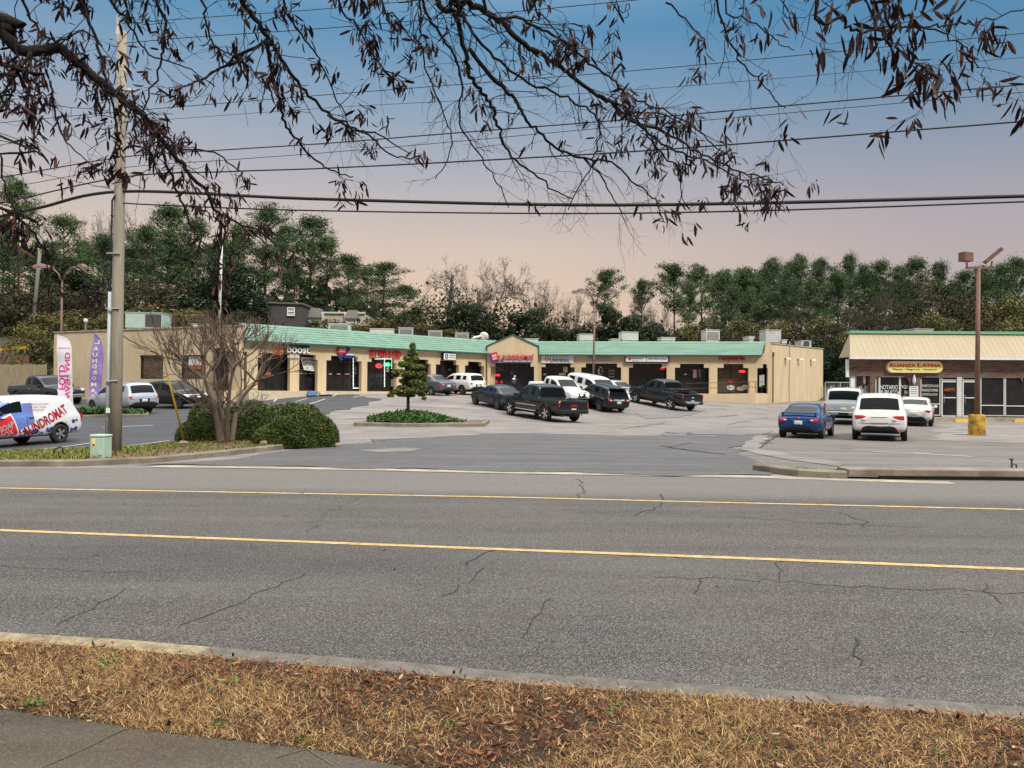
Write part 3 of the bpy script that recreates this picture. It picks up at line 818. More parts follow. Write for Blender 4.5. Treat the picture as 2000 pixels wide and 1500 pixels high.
o = mb.build('far_kerb', M['concrete']); o['kind'] = 'structure'

# ================================================================== THE STRIP MALL
A0, A1 = Vector((-34.5, 57.0, 0)), Vector((-17.8, 49.7, 0))
K = Vector((-0.5, 66.2, 0)); C1 = Vector((22.0, 64.2, 0)); S1 = Vector((30.7, 74.8, 0))
FLOOR, EAVE, RTOP = 1.55, 4.86, 6.05
wallM = {}
class Wing:
    def __init__(s, a, b):
        s.a, s.b = a, b
        s.M, s.L = wall_frame(a, b)
        s.inv = s.M.inverted()
    def uz(s, px, py, d=0.0):
        """local u, z where the pixel's ray crosses the plane at depth d"""
        o = s.inv @ EYE; q = s.inv.to_3x3() @ ray(px, py)
        t = (d - o.y) / q.y
        p = o + q * t
        return p.x, p.z
    def u(s, px, d=0.0): return s.uz(px, 760, d)[0]
    def z(s, px, py, d=0.0): return s.uz(px, py, d)[1]
WA, WB, WC = Wing(A0, A1), Wing(A1, K), Wing(K, C1)
WS = Wing(C1, S1)
WG = Wing(Vector((-2.1, 64.3, 0)), Vector((2.18, 64.3, 0)))
mall = empty('strip_mall', (0, 64, FLOOR), 0, 'long cream stucco strip mall with a teal tiled mansard roof, bent around its lot', 'strip mall')
mall.location = (0, 0, 0)
def facade(wg, ops, u0, u1, zb, zt, thick=.35, zf=FLOOR):
    """stepped openings (u0, u1, inner u0, inner u1, shoulder z, top z) cut in a thick wall"""
    mb = MB(wg.M)
    cur = u0
    for (a, b, ai, bi, h1, h2) in ops:
        if a > cur: mb.box((cur, 0, zb), (a, thick, zt))
        mb.box((a, 0, h2), (b, thick, zt))
        if ai > a: mb.box((a, 0, h1), (ai, thick, h2))
        if bi < b: mb.box((bi, 0, h1), (b, thick, h2))
        if zf > zb: mb.box((a, 0, zb), (b, thick, zf))
        cur = b
    if u1 > cur: mb.box((cur, 0, zb), (u1, thick, zt))
    return mb
BOPS = [(437, 482, 437, 482), (503, 566, 512, 566), (584, 620, 584, 616), (637, 706, 646, 698), (717, 774, 725, 770), (790, 841, 800, 836), (851, 896, 859, 891), (908, 945, 914, 940)]
COPS = [(1057, 1122, 1065, 1114), (1135, 1213, 1144, 1205), (1228, 1302, 1236, 1293), (1318, 1385, 1328, 1375), (1401, 1462, 1413, 1452), (1479, 1499.5, 1490, 1498)]
H1, H2 = 3.76, 4.10
def ops_of(wg, L): return [(wg.u(a), wg.u(b), wg.u(c), wg.u(d), H1, H2) for a, b, c, d in L]
bops, cops = ops_of(WB, BOPS), ops_of(WC, COPS)
facade(WB, bops, 0, WB.L - .8, -.3, EAVE + .1).build('wall', M['stucco'], mall)
facade(WC, cops, .6, WC.L, -.3, EAVE + .1).build('wall', M['stucco'], mall)
# windowed end facing the lot, with its flat parapet
wz = lambda px, py: WA.z(px, py)
aops = [(WA.u(272), WA.u(318), WA.u(272), WA.u(318), WA.z(295, 693.5), WA.z(295, 693.5)), (WA.u(352), WA.u(401), WA.u(352), WA.u(401), WA.z(376, 693.5), WA.z(376, 693.5))]
facade(WA, aops, 0, WA.L, -.4, 5.78, .3, zf=WA.z(295, 740)).build('wall', M['stucco'], mall)
MB(WA.M).box((-.06, -.06, 5.78), (WA.L + .03, .36, 5.88)).build('parapet_cap', M['concrete_light'], mall)
for (a, b, _, _, h1, h2), z0 in zip(aops, (WA.z(295, 740), WA.z(376, 741))):
    w = MB(WA.M).box((a, .2, WA.z(295, 740)), (b, .24, h2)).build('window', M['painted_reflection'], mall)
    f = MB(WA.M)
    for q in ((a, b, z0, z0 + .1), (a, b, h2 - .07, h2), (a, a + .08, z0 + .1, h2 - .07), (b - .08, b, z0 + .1, h2 - .07)):
        f.box((q[0], .10, q[2]), (q[1], .198, q[3]))
    f.build('frame', M['frame_dark'], w)
# side wall to the east with its coping
SL = WS.L
MB(WS.M).add([(0, 0, -.3), (SL, 0, -.3), (SL, 0, 6.02), (0, 0, 5.80), (0, .3, -.3), (SL, .3, -.3), (SL, .3, 6.02), (0, .3, 5.80)],
             [(0, 1, 2, 3), (7, 6, 5, 4), (3, 2, 6, 7), (1, 5, 6, 2), (0, 3, 7, 4)]).build('wall', M['stucco'], mall)
MB(WS.M).add([(-.02, -.06, 5.80), (SL + .05, -.06, 6.02), (SL + .05, .34, 6.02), (-.02, .34, 5.80), (-.02, -.06, 5.88), (SL + .05, -.06, 6.10), (SL + .05, .34, 6.10), (-.02, .34, 5.88)],
             [(0, 3, 2, 1), (4, 5, 6, 7), (0, 1, 5, 4), (1, 2, 6, 5), (2, 3, 7, 6), (3, 0, 4, 7)]).build('parapet_cap', M['concrete_light'], mall)
# end pier that closes the roof
ue = WC.u(1492)
MB(WC.M).add([(ue, .02, EAVE + .1), (WC.L, .02, EAVE + .1), (WC.L, .02, 5.86), (WC.u(1497), .02, 6.0), (ue, 1.0, EAVE + .1), (WC.L, 1.0, EAVE + .1), (WC.L, 1.0, 5.86), (WC.u(1497), 1.0, 6.0)],
             [(0, 1, 2, 3), (7, 6, 5, 4), (3, 2, 6, 7), (1, 5, 6, 2), (0, 3, 7, 4)]).build('wall', M['stucco'], mall)
# body behind the shopfronts with a flat roof
def inset(w, u, d): v = w.M @ Vector((u, d, 0)); return (v.x, v.y)
body = [inset(WA, 0.3, .32), inset(WA, WA.L - .4, .32), inset(WB, .6, 1.3), inset(WB, WB.L - .9, 1.3), inset(WC, .4, 1.3), inset(WC, WC.L - 1.4, 1.3), inset(WS, 1.0, .32), inset(WS, SL - .1, .32), (18, 79), (0, 80), (-22, 76), (-31, 68)]
MB().prism(body, -.5, 5.55, 0, 'z').build('flat_roof', M['concrete'], mall)
# recessed shopfronts
def storefront(wg, op, D=.95, glass='store_glass', kick=True, door=None, wide=.25):
    a, b, ai, bi, h1, h2 = op
    a -= .02; b += .02
    g = MB(wg.M).box((a - wide, D, FLOOR), (b + wide, D + .05, h2 + .2)).build('shop_window', M[glass], mall)
    n = max(1, round((b - a) / 1.15)); f = MB(wg.M)
    us = [a - wide + (b - a + 2 * wide) * k / n for k in range(n + 1)]
    for x in us: f.box((x - .03, D - .05, FLOOR), (x + .03, D - .003, h2 + .2))
    for x0, x1 in zip(us, us[1:]):
        f.box((x0 + .03, D - .05, FLOOR), (x1 - .03, D - .004, FLOOR + .12))
        f.box((x0 + .03, D - .045, FLOOR + 2.12), (x1 - .03, D - .004, FLOOR + 2.18))
    f.build('frame', M['frame_dark'], g)
    return g
for i, op in enumerate(bops): storefront(WB, op)
for i, op in enumerate(cops): storefront(WC, op, glass='painted_reflection' if i == 4 else 'store_glass', wide=.02 if i == 5 else .25)
# arcade piers and ceiling seen through the openings
mb = MB(WB.M); mb.box((0.2, .35, H2 + .21), (WB.L - 1.2, 1.25, H2 + .3))
mb.box((0.2, 1.0, -.3), (WB.L - 1, 1.2, H2 + .21))
mb.build('arcade_wall', M['stucco'], mall)
mb = MB(WC.M); mb.box((1.0, .35, H2 + .21), (WC.L - .4, 1.25, H2 + .3)); mb.box((1.0, 1.0, -.3), (WC.L - .4, 1.2, H2 + .21))
mb.build('arcade_wall', M['stucco'], mall)
# raised walk along the fronts
mb = MB(WB.M); mb.box((-.3, -1.9, -.6), (WB.L - 2.2, -.002, FLOOR - .02)); mb.box((-.3, .352, 0), (WB.L - 2, .95, FLOOR - .02))
mb.build('front_walk', M['walk_cream'], mall)
u_r0, u_r1 = WC.u(1322), WC.u(1484, -1.7)
mb = MB(WC.M); mb.box((2.3, -1.5, -.3), (u_r0, -.002, FLOOR - .02)); mb.box((1, .352, 0), (WC.L - .4, .95, FLOOR - .02))
mb.build('front_walk', M['concrete_light'], mall)
MB(WC.M).add([(u_r0, -1.7, -.3), (u_r1 - .35, -1.7, -.3), (u_r1, -1.35, -.3), (WC.L - .35, -.002, -.3), (u_r0, -.002, -.3),
              (u_r0, -1.7, 1.42), (u_r1 - .35, -1.7, 1.62), (u_r1, -1.35, 1.62), (WC.L - .35, -.002, 1.6), (u_r0, -.002, 1.42)],
             [(0, 1, 6, 5), (1, 2, 7, 6), (2, 3, 8, 7), (3, 4, 9, 8), (5, 6, 7, 8, 9), (4, 0, 5, 9)]).build('ramp', M['stucco'], mall)
# teal mansard in horizontal courses
def mansard(wg, ua, ub, sa, sb, d0=-.38, d1=.72, z0=EAVE, z1=RTOP, n=7):
    mb = MB(wg.M); prof = []
    for k in range(n):
        t0, t1 = k / n, (k + 1) / n
        prof += [(d0 + (d1 - d0) * t0 - .05, z0 + (z1 - z0) * t0 + .0), (d0 + (d1 - d0) * t1 - .02, z0 + (z1 - z0) * t1)]
    A = lambda d: ua + sa * d
    B = lambda d: ub + sb * d
    vs = [(A(d), d, z) for d, z in prof] + [(B(d), d, z) for d, z in prof]; m_ = len(prof)
    fs = [(i, i + m_, i + 1 + m_, i + 1) for i in range(m_ - 1)]
    mb.add(vs, fs)
    # closed back and ends
    vs = [(A(d0), d0, z0), (A(d1), d1, z1), (A(d1), d1, z0), (B(d0), d0, z0), (B(d1), d1, z1), (B(d1), d1, z0)]
    mb.add(vs, [(0, 1, 2), (3, 5, 4), (1, 4, 5, 2), (0, 2, 5, 3)])
    # ribs of the tile sheets
    L = B(0) - A(0); k = int(L / .33)
    for i in range(1, k):
        for q in range(n):
            t0, t1 = (q + .06) / n, (q + .98) / n
            da, db = d0 + (d1 - d0) * t0 - .03, d0 + (d1 - d0) * t1
            za, zb_ = z0 + (z1 - z0) * t0, z0 + (z1 - z0) * t1
            x = A(0) + L * i / k
            if x < A(da) + .05 or x > B(da) - .05 or x < A(db) + .05 or x > B(db) - .05: continue
            mb.add([(x - .02, da, za), (x + .02, da, za), (x + .02, db, zb_), (x - .02, db, zb_), (x, da - .012, za + .006), (x, db - .012, zb_ + .006)],
                   [(0, 4, 5, 3), (4, 1, 2, 5), (0, 1, 4)])
    r = mb.build('roof', M['roof_teal'], mall)
    e = MB(wg.M)
    e.add([(A(d0 - .05), d0 - .06, z0 - .10), (B(d0 - .05), d0 - .06, z0 - .10), (B(d0), d0 + .34, z0 - .10), (A(d0), d0 + .34, z0 - .10), (A(d0 - .05), d0 - .06, z0 - .01), (B(d0 - .05), d0 - .06, z0 - .01), (B(d0), d0 + .34, z0 - .01), (A(d0), d0 + .34, z0 - .01)],
          [(0, 3, 2, 1), (4, 5, 6, 7), (0, 1, 5, 4), (1, 2, 6, 5), (2, 3, 7, 6), (3, 0, 4, 7)])
    e.build('gutter', M['teal_edge'], r)
    return r
tb = math.tan(R(48.7 / 2))
mansard(WB, .15, WB.L, .0, tb)
mansard(WC, 0, WC.u(1490), -tb, .55)
# gabled bay in the corner
gw = MB(WG.M); GL = WG.L
gz = 5.44; gp = 6.40
gops = [(WG.u(958), WG.u(1043), WG.u(967), WG.u(1036), H1 - .02, H2 - .05)]
a, b, ai, bi, h1, h2 = gops[0]
for x0, x1 in ((0, a), (b, GL)): gw.box((x0, 0, -.2), (x1, .4, EAVE))
gw.box((a, 0, h2), (b, .4, EAVE)); gw.box((a, 0, h1), (ai, .4, h2)); gw.box((bi, 0, h1), (b, .4, h2))
gw.prism([(0, EAVE), (GL, EAVE), (GL, gz), (GL / 2, gp), (0, gz)], -.002, 2.6)
gw.box((0, .4, -.2), (.2, 2.4, EAVE)); gw.box((GL - .2, .4, -.2), (GL, 2.4, EAVE))
gw.build('gable', M['stucco'], mall)
rf = MB(WG.M)
sl = math.atan2(gp - gz, GL / 2)
for s_ in (0, 1):
    p = [(-.12, gz - .04), (GL / 2, gp + .02), (GL / 2, gp + .10), (-.12, gz + .06)]
    if s_: p = [(GL - x, z) for x, z in p][::-1]
    rf.prism(p, -.10, 3.2)
rf.build('gable_roof', M['teal_edge'], mall)
MB(WG.M).box((-.1, -.07, EAVE - .02), (-.001, .3, gz)).build('gable_trim', M['teal_edge'], mall)
MB(WG.M).box((GL + .001, -.07, EAVE - .02), (GL + .1, .3, gz)).build('gable_trim', M['teal_edge'], mall)
g = MB(WG.M).box((.2, 1.0, FLOOR), (GL - .2, 1.06, h2 + .3)).build('shop_window', M['store_glass'], mall)
f = MB(WG.M)
for px in (962, 988, 1011, 1030):
    x = WG.u(px, 1.0); f.box((x - .03, .93, FLOOR), (x + .03, .996, h2 + .2))
x0, x1 = WG.u(990, 1), WG.u(1030, 1)
f.box((x0, .94, FLOOR + 2.15), (x1, .995, FLOOR + 2.23))
f.build('frame', M['frame_dark'], g)
MB(WG.M).box((.2, .4, h2 + .31), (GL - .2, 2.4, h2 + .36)).build('bay_ceiling', M['stucco'], mall)
MB(WG.M).box((-.3, -1.2, -.2), (GL + .3, -.002, FLOOR - .03)).build('front_walk', M['concrete_light'], mall)
# blue striped accessible ramp in the walk
MB(WB.M).add([(WB.u(600, -2.6), -2.7, H(-13.6, 51.2) + .03), (WB.u(618, -2.6), -2.7, H(-13.0, 51.8) + .03), (WB.u(622, -1.9), -1.91, FLOOR - .01), (WB.u(600, -1.9), -1.91, FLOOR - .01)], [(0, 1, 2, 3)]).build('kerb_ramp', M['blue'], mall)
MB(WB.M).add([(WB.u(626, -3), -3.0, H(-12.3, 51.9) + .03), (WB.u(655, -3), -2.6, H(-11.3, 53) + .03), (WB.u(650, -1.9), -1.91, FLOOR - .012), (WB.u(625, -1.9), -1.91, FLOOR - .012)], [(0, 1, 2, 3)]).build('kerb_ramp', M['concrete_light'], mall)

# ---- things fixed to the mall
def sign(name, label, cat='sign'): return empty(name, (0, 0, 0), 0, label, cat)
def letters(par, wg, s, pxl, pxr, pyt, pyb, m, d=-.10, depth=.06, bold=.01, name='lettering', rot=0.0, side=None):
    u0, u1 = wg.u(pxl, d), wg.u(pxr, d); pc = (pxl + pxr) / 2
    z0, z1 = wg.z(pc, pyb, d), wg.z(pc, pyt, d)
    mb = MB()
    T = txt_at(wg.M, (u0 + u1) / 2, d, (z0 + z1) / 2, rot)
    mb.text(s, u1 - u0, z1 - z0, T, 0, depth, bold)
    return mb.build(name, M[m] if isinstance(m, str) else m, par)
def panel(par, wg, pxl, pxr, pyt, pyb, m, d0=-.12, d1=-.004, name='panel', bevel=0):
    u0, u1 = wg.u(pxl, d0), wg.u(pxr, d0); pc = (pxl + pxr) / 2
    z0, z1 = wg.z(pc, pyb, d0), wg.z(pc, pyt, d0)
    return MB(wg.M).box((u0, d0, z0), (u1, d1, z1)).build(name, M[m] if isinstance(m, str) else m, par, bevel=bevel)
s = sign('wall_sign', 'white lower case block letters beside an orange square, under the teal roof')
panel(s, WB, 533, 553, 673, 693, 'orange', -.10)
panel(s, WB, 554, 559, 673, 692, 'black', -.08)
panel(s, WB, 560, 604, 674, 690, 'black', -.05, name='backing')
letters(s, WB, 'boost', 560, 604, 674, 690, 'sign_white', -.12, bold=.02)
letters(s, WB, 'mobile', 561, 584, 692, 699, 'sign_white', -.10, bold=.01)
s = sign('banner', "grey tapered cloth banner reading WE'RE OPEN in a shop window", 'banner')
D = .55
u0, u1 = WB.u(587, D), WB.u(616, D); z0, z1 = WB.z(600, 724, D), WB.z(600, 698, D)
MB(WB.M).add([(u0 + .25, D, z0 + .05), (u1, D, z0 - .05), (u1, D, z1), (u0 - .05, D, z1), (u0 + .25, D + .01, z0 + .05), (u1, D + .01, z0 - .05), (u1, D + .01, z1), (u0 - .05, D + .01, z1)], [(0, 1, 2, 3), (7, 6, 5, 4), (0, 3, 7, 4), (1, 5, 6, 2), (0, 4, 5, 1), (3, 2, 6, 7)]).build('cloth', M['sign_pale'], s)
letters(s, WB, "WE'RE", 590, 613, 700, 706, 'black', D - .02, .01)
letters(s, WB, 'OPEN', 592, 612, 708, 714, 'black', D - .02, .01)
letters(s, WB, 'A', 598, 602, 716, 721, 'red', D - .02, .01, name='emblem')
s = sign('wall_sign', 'red oval and blue swoosh sign over a shop door, with a blue name strip below')
u, z = WB.uz(668, 684, -.12)
MB(WB.M).prism([(u + .42 * math.cos(t) + .10 * math.sin(t), z + .26 * math.sin(t)) for t in [2 * math.pi * k / 20 for k in range(20)]], -.16, -.02).build('oval', M['red'], s)
MB(WB.M).prism([(u + .1, z - .28), (u + .42, z - .05), (u + .58, z + .42), (u + .78, z + .42), (u + .62, z - .02), (u + .25, z - .36)], -.14, -.03).build('swoosh', M['navy'], s)
MB(WB.M).prism([(u - .30, z - .2), (u - .05, z - .42), (u + .1, z - .70), (u - .12, z - .75), (u - .34, z - .45)], -.13, -.03).build('swoosh', M['navy'], s)
for k in range(3):
    MB(WB.M).prism([(u - .22 + k * .16, z - .12), (u - .17 + k * .16, z - .12), (u - .13 + k * .16, z + .14), (u - .18 + k * .16, z + .14)], -.175, -.162).build('stripe', M['sign_white'], s)
panel(s, WB, 670, 693, 694, 699.5, 'navy', -.10, name='name_strip'); panel(s, WB, 670, 692, 691.5, 693.6, 'sign_white', -.09, name='name_strip')
s = sign('wall_sign', 'bold red vape shop letters over the door edged in dotted lights')
letters(s, WB, 'SKY VAPE & CBD', 721.5, 782, 684, 698, 'red', -.12, .1, .008)
s = sign('light_string', 'dotted white light string framing the vape shop door', 'light string')
mb = MB(WB.M)
for pxa, pya, pxb, pyb in ((751, 702, 751, 757), (765, 702, 765, 722), (733, 701, 766, 701), (690, 698, 690, 757), (690, 758, 704, 758)):
    ua, za = WB.uz(pxa, pya, .7); ub, zb_ = WB.uz(pxb, pyb, .7)
    n = max(3, int(math.hypot(ub - ua, zb_ - za) / .10))
    for k in range(n):
        t = k / n; x, z = ua + (ub - ua) * t, za + (zb_ - za) * t
        mb.box((x - .028, .68, z - .028), (x + .028, .72, z + .028))
mb.build('bulb_string', M['white_glow'], s)
s = sign('neon_sign', 'red glowing neon sign in the vape shop window', 'neon sign')
u, z = WB.uz(740, 714.5, .6)
MB(WB.M).prism([(u + .30 * math.cos(t), z + .17 * math.sin(t)) for t in [2 * math.pi * k / 16 for k in range(16)]], .58, .62).build('panel', M['red_glow'], s)
letters(s, WB, 'OPEN', 735.5, 744.5, 712, 717, 'black', .57, .01)
s = sign('neon_sign', 'green glowing arrow shaped neon sign beside the red one', 'neon sign')
u, z = WB.uz(756, 712, .6)
MB(WB.M).prism([(u - .3, z - .13), (u + .1, z - .13), (u + .1, z - .2), (u + .36, z), (u + .1, z + .2), (u + .1, z + .13), (u - .3, z + .13)], .58, .62).build('panel', M['green_glow'], s)
letters(s, WB, 'CBD', 751, 757, 710, 714.5, 'white_glow', .57, .01)
s = sign('wall_sign', 'white box sign with a blue figure 0, on the cream wall')
panel(s, WB, 865, 891, 689, 703.5, 'black', -.30, name='case')
panel(s, WB, 866.5, 890, 690, 702.5, 'sign_white', -.32, -.301, name='face')
letters(s, WB, '0', 869, 875, 691.5, 701, 'navy', -.33, .01, .03)
for k in range(2): letters(s, WB, 'clinica dental' if k else 'consultorio', 877, 889, 693 + k * 4, 695.5 + k * 4, 'grey_text', -.33, .01)
# laundromat sign on the gable
s = sign('wall_sign', 'large red LAUNDROMAT sign with a tilted purple and red cube, under the stucco gable')
letters(s, WG, 'LAUNDROMAT', 975, 1043, 692, 702.5, 'red', -.16, .08, .008)
letters(s, WG, 'LAUNDROMAT', 974.5, 1042.5, 691.6, 702.6, 'sign_white', -.11, .02, .022, name='letter_edge')
panel(s, WG, 980, 1038, 702.8, 707.8, 'navy', -.10)
letters(s, WG, 'WASH DRY FOLD', 982, 1013, 703.6, 706.8, 'sign_white', -.12, .02, .03)
panel(s, WG, 1014.5, 1037, 703.6, 706.9, 'sign_white', -.115, -.101)
letters(s, WG, 'DROP OFF SERVICE', 1016, 1036, 704.3, 706.2, 'grey_text', -.13, .01)
u, z = WG.uz(964.5, 698, -.2)
c, sn = math.cos(R(14)), math.sin(R(14))
rp = lambda pts: [(u + x * c - y * sn, z + x * sn + y * c) for x, y in pts]
MB(WG.M).prism(rp([(-.32, -.42), (.34, -.42), (.34, .36), (-.32, .36)]), -.30, -.02).build('soap_box', M['purple'], s)
MB(WG.M).prism(rp([(-.18, -.28), (.36, -.28), (.36, .40), (-.18, .40)]), -.34, -.301).build('soap_box_face', M['red'], s)
mb = MB(); mb.text('SOAP', .38, .20, txt_at(WG.M, u + .04, -.36, z + .14, R(14)), 0, .02, .03); mb.text('BOX', .34, .20, txt_at(WG.M, u + .10, -.36, z - .10, R(14)), 0, .02, .03)
mb.build('lettering', M['sign_white'], s)
s = sign('window_lettering', 'pale FULLY ATTENDED lettering on the laundromat window', 'lettering')
letters(s, WG, 'FULLY', 970, 983, 717, 720, 'grey_text', .97, .005); letters(s, WG, 'ATTENDED', 967, 986, 721.5, 725, 'grey_text', .97, .005)
s = sign('neon_sign', 'red OPEN neon sign in the laundromat window', 'neon sign')
letters(s, WG, 'OPEN', 966.5, 976, 730.5, 735, 'red_glow', .97, .02, .03)
for px in (960, 969.5, 979.5):
    u, z = WG.uz(px, 745.5, .98)
    tag(MB(WG.M).prism([(u - .13, z - .14), (u + .13, z - .14), (u + .13, z + .02), (u, z + .17), (u - .13, z + .02)], .965, .985).build('window_sticker', M['red'], None), 'red house shaped sticker low on the laundromat window', 'sticker', 'red stickers on the laundromat glass')
tag(MB(WG.M).prism([(WG.u(1000, .9) + .18 * math.cos(t), WG.z(1000, 729, .9) + .2 * math.sin(t)) for t in [k * math.pi / 4 for k in range(8)]], .96, .985).build('window_sticker', M['purple']), 'purple round sticker on the laundromat door', 'sticker')
for k, (px, py, w_, h_, mm, lb) in enumerate(((592.5, 729.5, 14, 1.6, 'pink_text', 'pale strip across the door under the cloth banner, hinge half'), (610, 729.5, 13, 1.6, 'pink_text', 'pale strip across the door under the cloth banner, far half'), (645, 730.5, 6, 2, 'pink_text', 'small red white strip on the glass under the red oval sign, first of three'),
    (661, 730.5, 7, 2, 'pink_text', 'small red white strip on the glass under the red oval sign, middle one'), (678, 730.5, 8, 2, 'pink_text', 'small red white strip on the glass under the red oval sign, nearest the dotted lights'), (694, 723, 5, 16, 'grey_text', 'tall dim poster beside the dotted lights'), (768, 748, 8, 14, 'sign_white', 'white board at the foot of the vape shop door'),
    (757, 722, 5, 9, 'off_white', 'pale poster under the green arrow sign'), (524, 730, 9, 6, 'orange', 'orange sticker behind the bare twigs at the corner shop'), (878, 722, 7, 5, 'grey_text', 'dim poster in the dark window under the figure 0 sign'), (885, 729, 8, 4, 'grey_text', 'low dim poster in the dark window under the figure 0 sign'))):
    o = panel(None, WB, px - w_ / 2, px + w_ / 2, py - h_ / 2, py + h_ / 2, mm, .88, .895, name='window_poster'); tag(o, lb, 'poster')
# right wing signs
s = sign('wall_sign', 'white panel sign with grey capitals and a red heart')
panel(s, WC, 1057, 1120, 693, 709, 'sign_white', -.10)
letters(s, WC, 'ASEGURANZA Y TITULOS', 1064, 1112, 695, 697.5, 'pink_text', -.12, .01)
letters(s, WC, 'U', 1073.5, 1081, 699, 708, 'grey_text', -.12, .01, .03); letters(s, WC, 'NIVERSAL', 1081.5, 1112, 700.5, 707.5, 'grey_text', -.12, .01, .022)
u, z = WC.uz(1068.5, 702.5, -.12)
hp = [(.19 * math.sin(t) ** 3, .012 * (13 * math.cos(t) - 5 * math.cos(2 * t) - 2 * math.cos(3 * t) - math.cos(4 * t))) for t in [2 * math.pi * k / 24 for k in range(24)]]
MB(WC.M).prism([(u + x, z + y) for x, y in hp], -.125, -.101).build('heart', M['red'], s)
MB(WC.M).prism([(u + x * .5, z + y * .5 + .01) for x, y in hp], -.135, -.126).build('heart', M['sign_white'], s)
s = sign('wall_sign', 'purple and white salon letters, behind the brown lamp post')
letters(s, WC, 'Salon -Nouvous', 1148.5, 1195.5, 695, 704, 'purple', -.08, .06, .028, name='letter_edge'); letters(s, WC, 'Salon -Nouvous', 1149, 1195, 696, 703, 'sign_white', -.14, .02, .0)
s = sign('wall_sign', 'long white light box sign in a black case with a red round mark')
panel(s, WC, 1220.5, 1307, 694.5, 708, 'black', -.25, name='case'); panel(s, WC, 1222, 1262, 696, 706.5, 'sign_pale', -.27, -.251, name='face'); panel(s, WC, 1263, 1304, 696, 706.5, 'sign_white', -.27, -.251, name='face')
u, z = WC.uz(1230, 700.5, -.28); MB(WC.M).prism([(u + .13 * math.cos(t), z + .13 * math.sin(t)) for t in [k * math.pi / 6 for k in range(12)]], -.285, -.271).build('emblem', M['red'], s)
letters(s, WC, 'MoneyGram', 1234, 1255, 698.5, 702.5, 'grey_text', -.28, .01, .01); letters(s, WC, 'money transfer', 1234, 1247, 704, 705.5, 'grey_text', -.28, .01)
letters(s, WC, 'ENVIOS TIENDA RECARGAS', 1266, 1302, 699, 703, 'grey_text', -.28, .01)
s = sign('wall_sign', 'red shaded letters reading Taqueria')
letters(s, WC, 'Taqueria', 1400.5, 1455, 694, 706.5, 'red', -.14, .10, .015); letters(s, WC, 'Taqueria', 1401, 1455.5, 694.5, 707, 'black', -.06, .03, .014, name='letter_edge')
s = sign('neon_sign', 'red OPEN neon sign in the taqueria window', 'neon sign')
letters(s, WC, 'OPEN', 1443, 1455, 723, 728, 'red_glow', .92, .02, .03)
s = sign('neon_sign', 'small red neon strip in the window under the long light box', 'neon sign')
letters(s, WC, 'OPEN', 1289, 1298, 718, 721.5, 'red_glow', .92, .02, .03)
s = sign('window_lettering', 'white hair salon face and lettering on dark salon glass', 'lettering')
u, z = WC.uz(1173, 724, .93)
MB(WC.M).prism([(u - .20, z - .34), (u + .12, z - .36), (u + .16, z - .12), (u + .20, z + .05), (u + .15, z + .26), (u, z + .36), (u - .16, z + .26), (u - .24, z + .02)], .92, .935).build('face_outline', M['off_white'], s)
MB(WC.M).prism([(u - .08, z - .30), (u + .14, z - .30), (u + .10, z - .02), (u + .17, z + .05), (u + .08, z + .22), (u - .06, z + .16)], .905, .918).build('face_shade', M['store_glass'], s)
for k, tx in enumerate(('Cortes', 'Color', 'Peinados')): letters(s, WC, tx, 1189, 1200, 722 + k * 6, 725 + k * 6, 'off_white', .93, .005)
for k, (px, py, w_, h_, mm) in enumerate(((1098, 731, 13, 4, 'off_white'), (1064, 731, 6, 4, 'off_white'), (1104, 722, 8, 11, 'cream'), (1118, 724, 5, 14, 'grey_text'), (1366, 729, 5, 16, 'grey_text'), (1357, 730, 7, 16, 'pink_text'), (1338, 731, 7, 2, 'off_white'))):
    o = panel(None, WC, px - w_ / 2, px + w_ / 2, py - h_ / 2, py + h_ / 2, mm, .90, .94, name='window_poster')
    tag(o, ['white paper strip taped to the window under the red heart sign', 'small pale strip at the window edge under the red heart sign', 'yellow notice in the window under the red heart sign', 'grey pictured poster on the glass right under the red heart sign', 'grey poster column on the glass between taqueria and light box shop', 'pinkish poster on the glass left of the taqueria', 'thin white strip on the dark glass left of the taqueria'][k], 'poster')
for k, (px, py, rx, rz_, mm) in enumerate(((1427, 745, .20, .16, 'red'), (1427, 757, .34, .22, 'off_white'), (1447, 759, .36, .2, 'off_white'), (1455, 756, .26, .2, 'cream'))):
    u, z = WC.uz(px, py, .93)
    tag(MB(WC.M).prism([(u + rx * math.cos(t), z + rz_ * math.sin(t)) for t in [q * math.pi / 8 for q in range(16)]], .90 - k * .004, .925).build('window_decal', M[mm]), ['round red food decal on the taqueria window', 'white plate decal under the red decal on the taqueria window', 'white oval dish decal low on the taqueria window', 'cream dish decal at the corner of the taqueria window'][k], 'decal')
o = panel(None, WA, 368, 392, 696, 713, 'sign_white', .15, .19, name='window_poster'); tag(o, 'white notice in the window behind the bare tree', 'poster')
o = panel(None, WA, 368, 392, 713.5, 721, 'orange', .15, .19, name='window_poster'); tag(o, 'orange notice under the white one behind the bare tree', 'poster')
